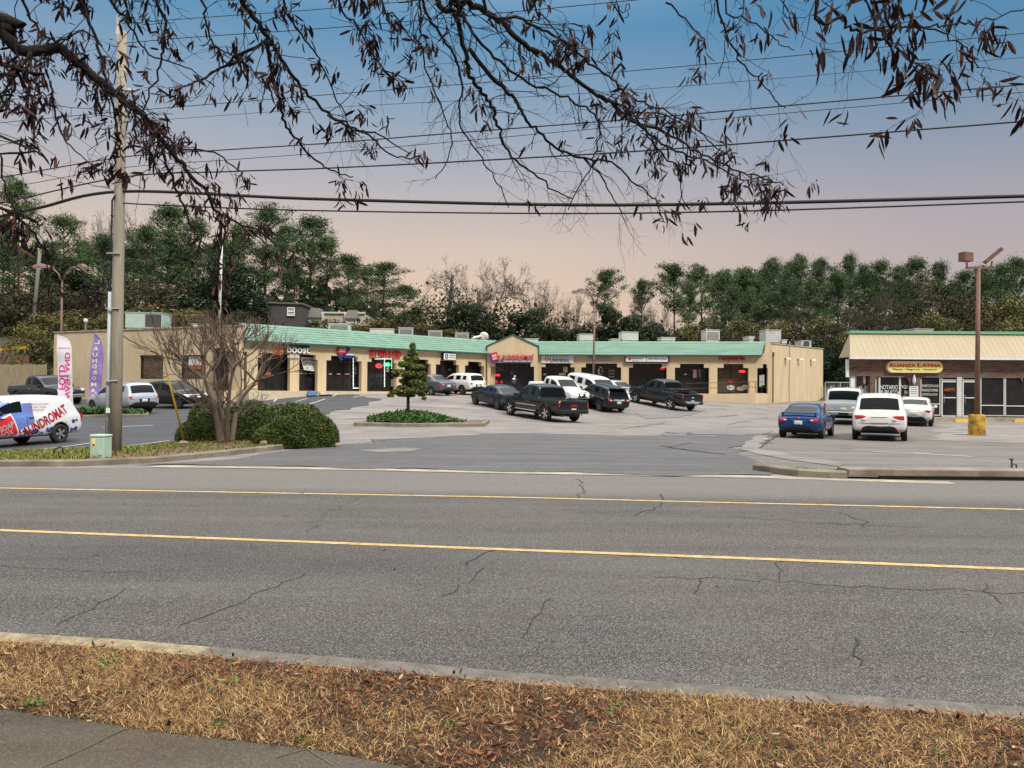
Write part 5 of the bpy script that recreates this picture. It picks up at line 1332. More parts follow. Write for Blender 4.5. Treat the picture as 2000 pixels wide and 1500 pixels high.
def shell(kind, L, Wd, Hh, clad=True):
    st = TPL[kind]; n = 11
    rows = []
    for (x, zb, zs, zr, wf, wr, tg) in st:
        X = (x - .5) * L; w = wf * Wd / 2; zb, zs = zb * Hh, zs * Hh
        r = [(0, zb), (w * .80, zb), (w * .965, zb + .07), (w, zb + (zs - zb) * .50), (w * .985, zs - .09), (w * .95, zs)]
        if zr:
            a = wr * Wd / 2; z = zr * Hh
            r += [(w * .925, zs + .05), (a + .035, z - .115), (a - .055, z - .018), (a * .5, z + .012), (0, z + .02)]
        elif tg == 'b':
            fl = zb + (zs - zb) * .38
            r += [(w * .93, zs + .012), (w * .86, zs + .005), (w * .845, fl), (w * .4, fl), (0, fl)]
        else:
            c = .03 if tg != 'w' else .02
            r += [(w * .93, zs + .006), (w * .89, zs + .012), (w * .82, zs + .018), (w * .42, zs + c), (0, zs + c + .01)]
        rows.append([(X, y, z) for y, z in r])
    ns = len(st); V = []; idx = {}
    for i in range(ns):
        for j in range(n):
            idx[i, j, 1] = len(V); V.append(rows[i][j])
            if 0 < j < n - 1:
                idx[i, j, -1] = len(V); V.append((rows[i][j][0], -rows[i][j][1], rows[i][j][2]))
            else: idx[i, j, -1] = idx[i, j, 1]
    Fc, Mi = [], []
    for i in range(ns - 1):
        tg = st[i][6]
        for j in range(n - 1):
            for s in (1, -1):
                q = (idx[i, j, s], idx[i + 1, j, s], idx[i + 1, j + 1, s], idx[i, j + 1, s])
                if s == -1: q = q[::-1]
                m = 0
                if j == 0: m = 1
                elif j == 1: m = 1 if (kind == 'pickup' or (kind == 'suv' and clad)) else 0
                elif j == 6 and tg == 's': m = 2
                elif j == 6 and tg == 'w': m = 2
                elif tg == 'w' and j in (8, 9): m = 3
                elif tg == 'r' and j in (8, 9): m = 4
                elif tg == 'r' and j == 7 and kind in ('suv', 'bigsuv'): m = 0
                elif tg == 'b' and j >= 7: m = 1
                Fc.append(q); Mi.append(m)
    for i, fl in ((0, False), (ns - 1, True)):
        for j in range(n - 1):
            q = [idx[i, j, 1], idx[i, j + 1, 1], idx[i, j + 1, -1], idx[i, j, -1]]
            q2 = []
            for k in q:
                if k not in q2: q2.append(k)
            if fl: q2 = q2[::-1]
            Fc.append(tuple(q2)); Mi.append(1 if (j < 2 and kind != 'sedan' and clad) else 0)
    return V, Fc, Mi
def tmp_mesh(V, Fc, Mi, nm):
    me = bpy.data.meshes.new('tmp'); me.from_pydata(V, [], Fc)
    for k in range(nm): me.materials.append(None)
    me.polygons.foreach_set('material_index', np.array(Mi, np.int32))
    bm = bmesh.new(); bm.from_mesh(me); bmesh.ops.remove_doubles(bm, verts=bm.verts[:], dist=1e-5); bmesh.ops.recalc_face_normals(bm, faces=bm.faces[:]); bm.to_mesh(me); bm.free()
    return me
def make_vehicle(name, kind, L, Wd, Hh, wb, wr, col, label, X, Y, yaw, tails=None, rim='alloy', trim=True, front_off=None, deck=None, flare=False, glass='glass', chrome=False, plate=True, rails=False, twotone=None, clad=True):
    V, Fc, Mi = shell(kind, L, Wd, Hh, clad)
    me = tmp_mesh(V, Fc, Mi, 6)
    ob = bpy.data.objects.new('tmp', me); COL.objects.link(ob)
    sb = ob.modifiers.new('s', 'SUBSURF'); sb.levels = 2; sb.render_levels = 2
    fo = front_off if front_off is not None else (L - wb) * .46
    xf = L / 2 - fo; xr = xf - wb
    for k in (24, 22, 26, 21, 28):
      cm = MB()
      for x in (xf, xr):
        for s in (1, -1):
            y0, y1 = s * (Wd / 2 - .30 - k * .0007), s * (Wd / 2 + .15)
            R_ = wr * 1.16
            ring = [(x + R_ * math.cos(2 * math.pi * (q + .37) / k), wr + .02 + R_ * math.sin(2 * math.pi * (q + .37) / k)) for q in range(k)]
            cm.prism(ring if s > 0 else ring[::-1], y0, y1)
      cme = bpy.data.meshes.new('cut'); cme.from_pydata(cm.v, [], cm.f)
      bm = bmesh.new(); bm.from_mesh(cme); bmesh.ops.recalc_face_normals(bm, faces=bm.faces[:]); bm.to_mesh(cme); bm.free()
      cob = bpy.data.objects.new('cut', cme); COL.objects.link(cob)
      bo = ob.modifiers.new('b', 'BOOLEAN'); bo.operation = 'DIFFERENCE'; bo.object = cob; bo.solver = 'EXACT'; bo.use_self = k in (26, 28)
      dg = bpy.context.evaluated_depsgraph_get(); ev = ob.evaluated_get(dg); em = bpy.data.meshes.new_from_object(ev)
      vs = np.array([v.co[:] for v in em.vertices]); polys = [tuple(p.vertices) for p in em.polygons]; mi = [p.material_index for p in em.polygons]
      bpy.data.objects.remove(cob); ob.modifiers.remove(bo); bpy.data.meshes.remove(em)
      if len(vs) and np.abs(vs[:, 1]).max() < Wd / 2 + .05 and len(vs) > 900: break
    else: print('arch cut failed', label)
    bpy.data.objects.remove(ob)
    # inner wheel wells are dark
    for q, p in enumerate(polys):
        c = vs[list(p)].mean(0)
        for x in (xf, xr):
            if math.hypot(c[0] - x, c[2] - wr - .02) < wr * 1.17 + .004 and abs(c[1]) < Wd / 2 * .985 and c[2] < wr * 2.3 + .1 and np.ptp(np.abs(vs[list(p)][:, 1])) > .12: mi[q] = 1
    if twotone:
        mi = [5 if (m == 0 and twotone(*vs[list(p)].mean(0))) else m for m, p in zip(mi, polys)]
    bvh = BVHTree.FromPolygons([Vector(v) for v in vs], polys)
    root = empty(name, (0, 0, 0), 0, label, {'pickup': 'pickup truck', 'sedan': 'car', 'suv': 'SUV', 'bigsuv': 'SUV', 'van': 'van'}[kind])
    def sub(ids, nm, mats, parent=root, mloc=None):
        use = {}; nf = []
        for p in ids:
            nf.append(tuple(use.setdefault(v, len(use)) for v in polys[p]))
        inv = sorted(use, key=use.get)
        o = np_obj(nm, vs[inv], nf, mats, parent, mi=mloc, smooth=True)
        return o
    body = [q for q, m in enumerate(mi) if m in (0, 1, 5)]
    bo_ = sub(body, 'body', [col, M['black'], (twotone and M['van_white']) or M['black']], mloc=[{0: 0, 1: 1, 5: 2}[mi[q]] for q in body])
    def comps(ids):
        ids = list(ids); vmap = {}
        par = {q: q for q in ids}
        def fd(a):
            while par[a] != a: par[a] = par[par[a]]; a = par[a]
            return a
        for q in ids:
            for v in polys[q]:
                if v in vmap: par[fd(q)] = fd(vmap[v])
                else: vmap[v] = q
        d = {}
        for q in ids: d.setdefault(fd(q), []).append(q)
        return d.values()
    for m, nm in ((2, 'side_window'), (3, 'windshield'), (4, 'rear_window')):
        for ids in comps([q for q, k in enumerate(mi) if k == m]):
            sub(ids, nm, M[glass])
    # wheels
    for x in (xf, xr):
        for s in (1, -1):
            T = Matrix.Translation((x, s * (Wd / 2 - .115), wr)) @ Matrix.Rotation(R(-90) * s, 4, 'X')
            w = .105
            t = MB().lathe([(wr * .64, -w), (wr * .93, -w), (wr, -w * .65), (wr, w * .65), (wr * .94, w), (wr * .66, w * 1.02), (wr * .62, w * .7)], 28).build('wheel', M['rubber'], root, True)
            t.matrix_local = T
            rm = MB().lathe([(wr * .66, w * .98), (wr * .60, w * .95), (wr * .57, w * .35), (.0, w * .30)], 28, 1)
            ns = 5 if rim != 'dark_alloy' else 8
            for k in range(ns):
                a = 2 * math.pi * k / ns
                for da in (-.16, .16):
                    p0 = Vector((wr * .12 * math.cos(a), wr * .12 * math.sin(a), w * .95)); p1 = Vector((wr * .61 * math.cos(a + da), wr * .61 * math.sin(a + da), w * .92))
                    d = (p1 - p0).normalized(); sd = Vector((-d.y, d.x, 0)) * wr * .055
                    rm.add([p0 - sd, p0 + sd, p1 + sd * 1.2, p1 - sd * 1.2, p0 - sd - Vector((0, 0, .04)), p0 + sd - Vector((0, 0, .04)), p1 + sd * 1.2 - Vector((0, 0, .05)), p1 - sd * 1.2 - Vector((0, 0, .05))],
                           [(0, 3, 2, 1), (4, 5, 6, 7), (0, 1, 5, 4), (1, 2, 6, 5), (2, 3, 7, 6), (3, 0, 4, 7)])
            rm.lathe([(wr * .17, w * .75), (wr * .17, w * 1.0), (.0, w * 1.04)], 12)
            rm.build('rim', [M[rim], M['black'] if rim != 'steel' else M['unit_grey']], t)
    def hit(x, z, s, dy=.004):
        h = bvh.ray_cast(Vector((x, s * 3, z)), Vector((0, -s, 0)))
        return Vector((x, h[0].y + s * dy, z)) if h[0] else None
    # seams, handles
    st = TPL[kind]
    fx = lambda t: (t - .5) * L
    tags = [(a[0], a[6]) for a in st]
    bp = [t for (t, g), (t0, g0) in zip(tags, [('', '')] + tags) if g == 'p' and g0 in ('s', 'v')] if False else [a[0] + .008 for a in st if a[6] == 'p'][1:]
    seam = MB()
    xs = sorted([fx(t) for t in bp])
    wsx = fx([a[0] for a in st if a[6] == 'w'][0] + .085)
    xs2 = [x for x in xs if x > xr + wr * 1.3 and x < xf] + [wsx]
    if xs2 and xs2[0] - xr > wr * 1.3 and kind in ('sedan', 'suv', 'bigsuv', 'pickup') : xs2 = [max(xr + wr * 1.15, xs2[0] - 1.0)] + xs2 if kind != 'pickup' else [fx(.365)] + xs2
    belt = .6 * Hh
    for s in (1, -1):
        for x in xs2:
            pts = [hit(x, z, s, .003) for z in np.linspace(.27 * Hh, belt * .985, 9)]
            pts = [p for p in pts if p]
            for a, b in zip(pts, pts[1:]):
                seam.quad(a + Vector((-.007, 0, 0)), a + Vector((.007, 0, 0)), b + Vector((.007, 0, 0)), b + Vector((-.007, 0, 0)))
        zs_ = .27 * Hh
        pts = [hit(x, zs_, s, .003) for x in np.linspace(xs2[0], xs2[-1], 14)]
        pts = [p for p in pts if p]
        for a, b in zip(pts, pts[1:]): seam.quad(a + Vector((0, 0, -.006)), b + Vector((0, 0, -.006)), b + Vector((0, 0, .006)), a + Vector((0, 0, .006)))
        for x in xs2[1:]:
            p = hit(x - .16 if True else x, .545 * Hh, s, .012)
            if p: MB().obox(p, (.19, .03, .035)).build('door_handle', M['chrome'] if chrome else col if kind != 'van' else M['black'], root, bevel=.008)
        p = hit(fx([a[0] for a in st if a[6] == 'w'][0]) + .085 * L, .63 * Hh, s, 0) or Vector((wsx, s * Wd * .44, .63 * Hh))
        mz = .64 * Hh
        big = kind in ('pickup', 'bigsuv')
        MB().obox((wsx, s * (Wd / 2 * (1.10 if big else 1.06)), mz), (.11, .20 if big else .17, .22 if big else .14), rz=s * -.12).build('mirror', M['black'] if (kind in ('pickup', 'van', 'bigsuv')) else col, root, bevel=.03)
        if trim and kind in ('suv', 'bigsuv', 'pickup'):
            pass
        if flare:
            for x in (xf, xr):
                mb = MB(); k = 16
                for q in range(k):
                    a0, a1 = math.pi * (q / k) * 1.16 - .25, math.pi * ((q + 1) / k) * 1.16 - .25
                    P = []
                    for a, rr in ((a0, 1.14), (a1, 1.14), (a1, 1.30), (a0, 1.30)):
                        xx, zz = x + wr * rr * math.cos(a), wr + .02 + wr * rr * math.sin(a)
                        h = hit(xx, zz, s, .018 if rr > 1.2 else .03); P.append(h or Vector((xx, s * Wd / 2, zz)))
                    mb.quad(*P)
                mb.build('fender_flare', M[flare], root)
    seam.build('door_seam', M['black'], root)
    # rear
    xb = -L / 2
    def hx(y, z, fr=False, dx=.006):
        sgn = 1 if fr else -1
        h = bvh.ray_cast(Vector((sgn * (L / 2 + 1), y, z)), Vector((-sgn, 0, 0)))
        return (h[0].x + sgn * dx) if h[0] else sgn * L / 2
    def patch(poly, nm, m, fr=False, dx=.008, thick=.03, par=root):
        """lamp or plate: outline in (y, z), laid on the body's end and closed behind"""
        sgn = 1 if fr else -1
        bmv = MB(); c = (sum(p[0] for p in poly) / len(poly), sum(p[1] for p in poly) / len(poly))
        rings = []
        for f_ in (1.0, .6, .0):
            rings.append([Vector((hx(c[0] + (y - c[0]) * f_, c[1] + (z - c[1]) * f_, fr, dx + (.016 if f_ < 1 else 0)), c[0] + (y - c[0]) * f_, c[1] + (z - c[1]) * f_)) for y, z in poly])
        k = len(poly)
        vs_ = [v for r_ in rings[:2] for v in r_] + [rings[2][0]] + [v - Vector((sgn * (thick + dx), 0, 0)) for v in rings[0]]
        fs = [(q, (q + 1) % k, k + (q + 1) % k, k + q) for q in range(k)] + [(k + q, k + (q + 1) % k, 2 * k) for q in range(k)] + [(q, 2 * k + 1 + q, 2 * k + 1 + (q + 1) % k, (q + 1) % k) for q in range(k)]
        bmv.add(vs_, fs)
        bm2 = bmv.build(nm, m, par)
        b2 = bmesh.new(); b2.from_mesh(bm2.data); bmesh.ops.recalc_face_normals(b2, faces=b2.faces[:]); b2.to_mesh(bm2.data); b2.free()
        return bm2
    h2 = Wd / 2
    TL = tails or {'sedan': [(.52, .585), (.93, .60), (.94, .50), (.78, .45), (.56, .49)], 'suv': [(.60, .575), (.93, .60), (.945, .49), (.80, .47), (.62, .50)], 'bigsuv': [(.84, .60), (.955, .60), (.96, .40), (.85, .40)],
                   'pickup': [(.84, .60), (.945, .60), (.955, .42), (.85, .42)], 'van': [(.84, .60), (.955, .60), (.955, .40), (.86, .38)]}[kind]
    for s in (1, -1): patch([(s * y * h2, z * Hh) for y, z in (TL if s > 0 else TL[::-1])], 'taillight', M['tail_red'])
    if kind in ('suv', 'sedan'):
        for s in (1, -1):
            q = [(TL[0][0] + .02, TL[0][1] - .045), (TL[0][0] + .15, TL[0][1] - .045), (TL[0][0] + .15, TL[0][1] - .075), (TL[0][0] + .02, TL[0][1] - .075)]
            patch([(s * y * h2, z * Hh) for y, z in (q if s > 0 else q[::-1])], 'reverse_light', M['lamp_clear'], dx=.03, thick=.01)
    HL = {'sedan': [(.50, .50), (.90, .56), (.93, .50), (.80, .43), (.52, .44)], 'suv': [(.52, .515), (.93, .57), (.95, .51), (.80, .45), (.55, .47)], 'bigsuv': [(.60, .55), (.95, .56), (.96, .46), (.62, .46)], 'pickup': [(.62, .57), (.95, .57), (.96, .46), (.64, .46)], 'van': [(.50, .46), (.90, .52), (.93, .45), (.80, .39), (.52, .40)]}[kind]
    for s in (1, -1): patch([(s * y * h2, z * Hh) for y, z in (HL if s > 0 else HL[::-1])], 'headlight', M['lamp_clear'], True)
    gz0, gz1 = {'pickup': (.38, .57), 'bigsuv': (.38, .54), 'suv': (.32, .50), 'sedan': (.28, .43), 'van': (.30, .41)}[kind]
    patch([(-.48 * h2, gz1 * Hh), (.48 * h2, gz1 * Hh), (.42 * h2, gz0 * Hh), (-.42 * h2, gz0 * Hh)], 'grille', M['black'], True)
    if kind in ('suv', 'pickup', 'bigsuv'):
        patch([(-.52 * h2, gz1 * Hh + .03), (.52 * h2, gz1 * Hh + .03), (.52 * h2, gz1 * Hh - .01), (-.52 * h2, gz1 * Hh - .01)], 'grille_bar', M['chrome'], True, .02)
        patch([(.12 * math.cos(t), (gz0 + gz1) / 2 * Hh + .06 * math.sin(t)) for t in [k * math.pi / 5 for k in range(10)]], 'emblem', M['chrome'], True, .03)
    pz = {'pickup': .36, 'suv': .43, 'bigsuv': .42, 'sedan': .47, 'van': .42}[kind]
    if plate:
        if kind in ('sedan', 'suv'): patch([(-.30, pz * Hh + .10), (.30, pz * Hh + .10), (.27, pz * Hh - .09), (-.27, pz * Hh - .09)], 'plate_recess', M['black'] if kind == 'suv' else col, dx=.004)
        patch([(-.155, pz * Hh + .075), (.155, pz * Hh + .075), (.155, pz * Hh - .075), (-.155, pz * Hh - .075)], 'license_plate', M['plate'], dx=.022)
    # bumpers
    bz = {'pickup': (.26, .37, 'chrome' if chrome else 'black'), 'suv': (.20, .30, 'black'), 'bigsuv': (.23, .33, None), 'sedan': (.20, .23, 'black'), 'van': (.20, .30, None)}[kind]
    if kind == 'pickup':
        bp_ = [(xb - .10, -.88 * h2), (xb + .06, -.985 * h2), (xb + .22, -.97 * h2), (xb + .22, .97 * h2), (xb + .06, .985 * h2), (xb - .10, .88 * h2)]
        MB().prism(bp_[::-1], bz[0] * Hh, bz[1] * Hh, 0, 'z').build('rear_bumper', M[bz[2]], root, bevel=.03)
        fp = [(L / 2 + .05, -.86 * h2), (L / 2 - .16, -.985 * h2), (L / 2 - .26, -.97 * h2), (L / 2 - .26, .97 * h2), (L / 2 - .16, .985 * h2), (L / 2 + .05, .86 * h2)]
        MB().prism(fp, .25 * Hh, .37 * Hh, 0, 'z').build('front_bumper', M['chrome' if chrome else 'black'], root, bevel=.03)
        patch([(-.62 * h2, .585 * Hh), (.62 * h2, .585 * Hh), (.62 * h2, .575 * Hh), (-.62 * h2, .575 * Hh)], 'tailgate_handle', M['black'], dx=.005)
        for s in (1, -1):
            patch([(s * .82 * h2 - .01, .60 * Hh), (s * .82 * h2 + .01, .60 * Hh), (s * .82 * h2 + .01, .38 * Hh), (s * .82 * h2 - .01, .38 * Hh)], 'tailgate_seam', M['black'], dx=.003, thick=.01)
        MB().box((xr - .7, -.5, .30), (xr + .3, .5, .42)).build('underbody', M['black'], root)
        MB().tube([(xb + .35, .55, .36), (xb + .0, .62, .34)], .045, 8).build('exhaust', M['alloy'], root)
        MB().tube([(xb + .15, 0, .45), (xb - .22, 0, .45)], .035, 6).build('hitch', M['black'], root)
    MB().box((-L / 2 + .5, -Wd * .36, .16 * Hh), (L / 2 - .6, Wd * .36, .26 * Hh)).build('floor_pan', M['black'], root)
    if kind in ('suv', 'bigsuv', 'sedan', 'van'):
        patch([(-.74 * h2, .225 * Hh), (.74 * h2, .225 * Hh), (.74 * h2, .20 * Hh), (-.74 * h2, .20 * Hh)], 'rear_valance', M['black'], dx=.004)
        patch([(-.86 * h2, .385 * Hh), (.86 * h2, .385 * Hh), (.86 * h2, .377 * Hh), (-.86 * h2, .377 * Hh)], 'bumper_seam', M['black'], dx=.003, thick=.01)
    if rails:
        for s in (1, -1):
            MB().tube([(fx(.14), s * Wd * .34, Hh * .975), (fx(.2), s * Wd * .35, Hh + .05), (fx(.5), s * Wd * .35, Hh + .06), (fx(.56), s * Wd * .34, Hh * .985)], .022, 6).build('roof_rail', M['alloy'], root)
    if deck: deck(root, L, Wd, Hh, hit, hx, patch, fx)
    # sit on the ground
    c, s_ = math.cos(R(yaw)), math.sin(R(yaw))
    P = [(X + x * c - y * s_, Y + x * s_ + y * c) for x, y in ((xf, Wd * .42), (xf, -Wd * .42), (xr, -Wd * .42), (xr, Wd * .42))]
    z = [H(*p) for p in P]
    zf, zb = (z[0] + z[1]) / 2, (z[2] + z[3]) / 2; zl, zr = (z[0] + z[3]) / 2, (z[1] + z[2]) / 2
    pit = -math.atan2(zf - zb, wb); rol = math.atan2(zl - zr, Wd * .84)
    mid = (zf + zb) / 2; xm = (xf + xr) / 2
    Rm = Euler((0, 0, R(yaw))).to_matrix() @ Euler((rol, pit, 0)).to_matrix()
    loc = Vector((X, Y, mid)) + Rm @ Vector((-xm, 0, 0)) - Vector((-xm * c, -xm * s_, 0))
    loc = Vector((X, Y, mid)) - (Rm @ Vector((xm, 0, 0)) - Vector((xm * c, xm * s_, 0)))
    root.matrix_world = Matrix.Translation(loc) @ Rm.to_4x4()
    return root
def paints():
    g = globals()
    return dict(
     blk_green=paint('paint_dark_green_blue', (.005, .011, .015), .22), grey_dark=paint('paint_dark_grey', (.010, .014, .021), .24), black=paint('paint_black', (.008, .009, .010), .22), navy=paint('paint_navy', (.010, .016, .035), .22),
     slate=paint('paint_slate', (.085, .10, .12), .3), white=paint('paint_white', (.78, .78, .77), .35), pearl=paint('paint_pearl', (.74, .75, .74), .3), silver=paint('paint_silver', (.50, .53, .56), .3, .35), blue=paint('paint_blue', (.006, .045, .165), .2, .1),
     silver_blue=paint('paint_silver_blue', (.42, .47, .56), .3, .35), dark_slate=paint('paint_dark_slate', (.016, .024, .038), .25), wrap_blue=paint('wrap_blue', (.13, .22, .62), .35), grey=paint('paint_grey', (.35, .36, .37), .3, .3))
PT = paints()
M['van_white'] = paint('van_white', (.74, .75, .80), .35)
M['flare_grey'] = mat('flare_grey', (.10, .11, .12), .5)
M['flare_dark'] = mat('flare_dark', (.03, .035, .04), .45)
def deck_gmc(root, L, Wd, Hh, hit, hx, patch, fx):
    mb = MB(); x = hx(0, .47 * Hh) - .004
    T = Matrix.Translation((x, 0, .48 * Hh)) @ Matrix(((0, 0, -1, 0), (-1, 0, 0, 0), (0, 1, 0, 0), (0, 0, 0, 1)))
    mb.text('GMC', .42, .13, T, 0, .012, .02); mb.build('tailgate_badge', M['tail_red'], root)
    for s in (1, -1):
        pts = [hit(x_, .40 * Hh, s, .012) for x_ in np.linspace(fx(.36), fx(.70), 12)]
        m2 = MB()
        for a, b in zip(pts, pts[1:]):
            if a and b: m2.quad(a + Vector((0, 0, -.025)), b + Vector((0, 0, -.025)), b + Vector((0, 0, .025)), a + Vector((0, 0, .025)))
        m2.build('side_moulding', M['chrome'], root)
        MB().box((fx(.35), s * (Wd / 2 - .05) - .08, .24 * Hh), (fx(.71), s * (Wd / 2 - .05) + .08, .27 * Hh)).build('side_step', M['chrome'], root)
def deck_f250(root, L, Wd, Hh, hit, hx, patch, fx):
    MB().box((fx(.24), -Wd * .44, .60 * Hh), (fx(.325), Wd * .44, .72 * Hh)).build('tool_box', M['black'], root, bevel=.02)
    for s in (1, -1): MB().tube([(fx(.335), s * Wd * .40, .69 * Hh), (fx(.10), s * Wd * .44, .66 * Hh)], .025, 6).build('bed_rail', M['dark_alloy'], root)
    x = hx(0, .48 * Hh); patch([(.13 * math.cos(t), .49 * Hh + .055 * math.sin(t)) for t in [k * math.pi / 6 for k in range(12)]], 'emblem', M['alloy'], dx=.02)
    patch([(-.8 * Wd / 2, .365 * Hh), (.8 * Wd / 2, .365 * Hh), (.8 * Wd / 2, .27 * Hh), (-.8 * Wd / 2, .27 * Hh)], 'bumper_face', M['chrome'], dx=.12, thick=.02)
def deck_terrain(root, L, Wd, Hh, hit, hx, patch, fx):
    patch([(-.40 * Wd / 2 - .1, .545 * Hh), (.40 * Wd / 2 + .1, .545 * Hh), (.40 * Wd / 2 + .1, .49 * Hh), (-.40 * Wd / 2 - .1, .49 * Hh)], 'chrome_bar', M['chrome'], dx=.012)
    MB().box((-L / 2 + .08, -Wd * .34, Hh * .95), (-L / 2 + .42, Wd * .34, Hh * .985)).build('roof_spoiler', M['black'], root, bevel=.02)
def deck_civic(root, L, Wd, Hh, hit, hx, patch, fx):
    MB().box((-L / 2 + .05, -Wd * .40, .735 * Hh), (-L / 2 + .26, Wd * .40, .76 * Hh)).build('spoiler_blade', PT['blue'], root, bevel=.015)
    for s in (1, -1): MB().box((-L / 2 + .10, s * Wd * .36 - .03, .67 * Hh), (-L / 2 + .22, s * Wd * .36 + .03, .735 * Hh)).build('spoiler_leg', PT['blue'], root)
    patch([(.05 * math.cos(t), .60 * Hh + .05 * math.sin(t)) for t in [k * math.pi / 5 for k in range(10)]], 'emblem', M['tail_red'], dx=.012)
def deck_qx(root, L, Wd, Hh, hit, hx, patch, fx):
    patch([(-.32, .515 * Hh), (.32, .515 * Hh), (.32, .508 * Hh), (-.32, .508 * Hh)], 'tailgate_strip', M['alloy'], dx=.012)
    patch([(-.32, .39 * Hh), (.32, .39 * Hh), (.32, .378 * Hh), (-.32, .378 * Hh)], 'bumper_slot', M['black'], dx=.012)
    for s in (1, -1): q = [(s * .52 * Wd / 2, .245 * Hh), (s * .80 * Wd / 2, .25 * Hh), (s * .80 * Wd / 2, .237 * Hh), (s * .52 * Wd / 2, .237 * Hh)]; patch(q if s > 0 else q[::-1], 'reflector', M['tail_red'], dx=.012)
    MB().tube([(-L / 2 - .006, -.1, .70 * Hh), (-L / 2 + .02, .25, .72 * Hh)], .012, 5).build('wiper', M['black'], root)
def deck_tahoe(root, L, Wd, Hh, hit, hx, patch, fx):
    patch([(-.9 * Wd / 2, .36 * Hh), (.9 * Wd / 2, .36 * Hh), (.9 * Wd / 2, .24 * Hh), (-.9 * Wd / 2, .24 * Hh)], 'bumper_face', PT['grey'], dx=.05, thick=.05)
    patch([(-.25, .335 * Hh), (.25, .335 * Hh), (.25, .27 * Hh), (-.25, .27 * Hh)], 'bumper_slot', M['black'], dx=.075)
def van_side(root, L, Wd, Hh, hit, hx, patch, fx):
    """printed wrap of the van, laid on its flanks"""
    def lay(mb_, nm, m, s, dy):
        bm = bmesh.new()
        for f_ in mb_.f:
            try: bm.faces.new([bm.verts.new(mb_.v[i]) for i in f_])
            except ValueError: pass
        bmesh.ops.triangulate(bm, faces=bm.faces[:])
        for _ in range(5):
            es = [e for e in bm.edges if e.calc_length() > .16]
            if not es: break
            bmesh.ops.subdivide_edges(bm, edges=es, cuts=1); bmesh.ops.triangulate(bm, faces=bm.faces[:])
        ok = []
        for f_ in bm.faces[:]:
            if any(hit(v.co.x, v.co.z, s, dy) is None or abs(hit(v.co.x, v.co.z, s, dy).y) < Wd * .34 for v in f_.verts): bm.faces.remove(f_)
        pos = {v: hit(v.co.x, v.co.z, s, dy) for v in bm.verts}
        for v, p in pos.items():
            if p: v.co = p
        if s > 0: bmesh.ops.reverse_faces(bm, faces=bm.faces[:])
        me = bpy.data.meshes.new(nm); bm.to_mesh(me); bm.free(); me.materials.append(m)
        o = bpy.data.objects.new(nm, me); COL.objects.link(o); o.parent = root
    for s in (1, -1):
        d = -s                                     # reading direction along the flank (x of the text)
        ang = R(24)
        def T(cx, cz, a=ang):
            # text x -> along the flank (towards the rear on the left side), y -> up
            return Matrix(((-s, 0, 0, cx), (0, 0, 1, 0), (0, 1, 0, cz), (0, 0, 0, 1))) @ Matrix.Rotation(a if s > 0 else a * -1 + (0), 4, 'Z')
        sg = 1 if s > 0 else -1
        A = ang if s > 0 else ang
        def TT(cx, cz, a):
            return Matrix(((-s, 0, 0, cx), (0, 0, 1, 0), (0, 1, 0, cz), (0, 0, 0, 1))) @ Matrix.Rotation(a, 4, 'Z')
        if s < 0: a_ = -ang
        else: a_ = ang
        mb = MB(); mb.add([TT(-.90, .78, a_) @ Vector(p) for p in ((-1.95, -.36, 0), (1.35, -.36, 0), (1.45, .25, 0), (-1.95, .25, 0))], [(0, 1, 2, 3)])
        lay(mb, 'wrap_band', M['van_white'], s, .004)
        mb = MB(); mb.text('LAUNDROMAT', 2.15, .36, TT(-.78, .83, a_), 0, 0, .035); lay(mb, 'wrap_lettering', M['red'], s, .010)
        mb = MB(); mb.add([TT(.72, .62, a_ * .9) @ Vector(p) for p in ((-.40, -.40, 0), (.40, -.40, 0), (.40, .42, 0), (-.40, .42, 0))], [(0, 1, 2, 3)]); lay(mb, 'wrap_panel', M['sign_white'], s, .008)
        mb = MB(); mb.add([TT(.72, .64, a_ * .9) @ Vector(p) for p in ((-.34, -.33, 0), (.34, -.33, 0), (.34, .35, 0), (-.34, .35, 0))], [(0, 1, 2, 3)]); lay(mb, 'soap_box_panel', M['red'], s, .014)
        mb = MB(); mb.text('SOAP', .54, .20, TT(.72, .70, a_ * .9), 0, 0, .02); mb.text('BOX', .46, .20, TT(.69, .46, a_ * .9), 0, 0, .02); lay(mb, 'wrap_lettering', M['sign_white'], s, .020)
        mb = MB(); rr = random.Random(2)
        for k in range(46):
            x = rr.uniform(-2.2, .1); z = .36 + rr.random() ** 1.5 * .26 * (1 if x < -.9 else .7)
            if x < -1.9: z = rr.uniform(.42, .9)
            q = rr.uniform(.05, .10); n_ = 6; mb.add([(x + q * math.cos(6.28 * i / n_ + k), 0, z + q * math.sin(6.28 * i / n_ + k)) for i in range(n_)], [tuple(range(n_))])
        lay(mb, 'wrap_bubbles', M['navy'], s, .006)
        for k, tx in enumerate(('SELF SERVE LAUNDRY', 'WASH DRY FOLD', 'FREE PICKUP')):
            mb = MB(); mb.text(tx, 1.0 - k * .12, .055, TT(-.55 + k * .06, 1.44 - k * .10, 0), 0, 0, .005); lay(mb, 'wrap_lettering', M['pink_text'], s, .008)
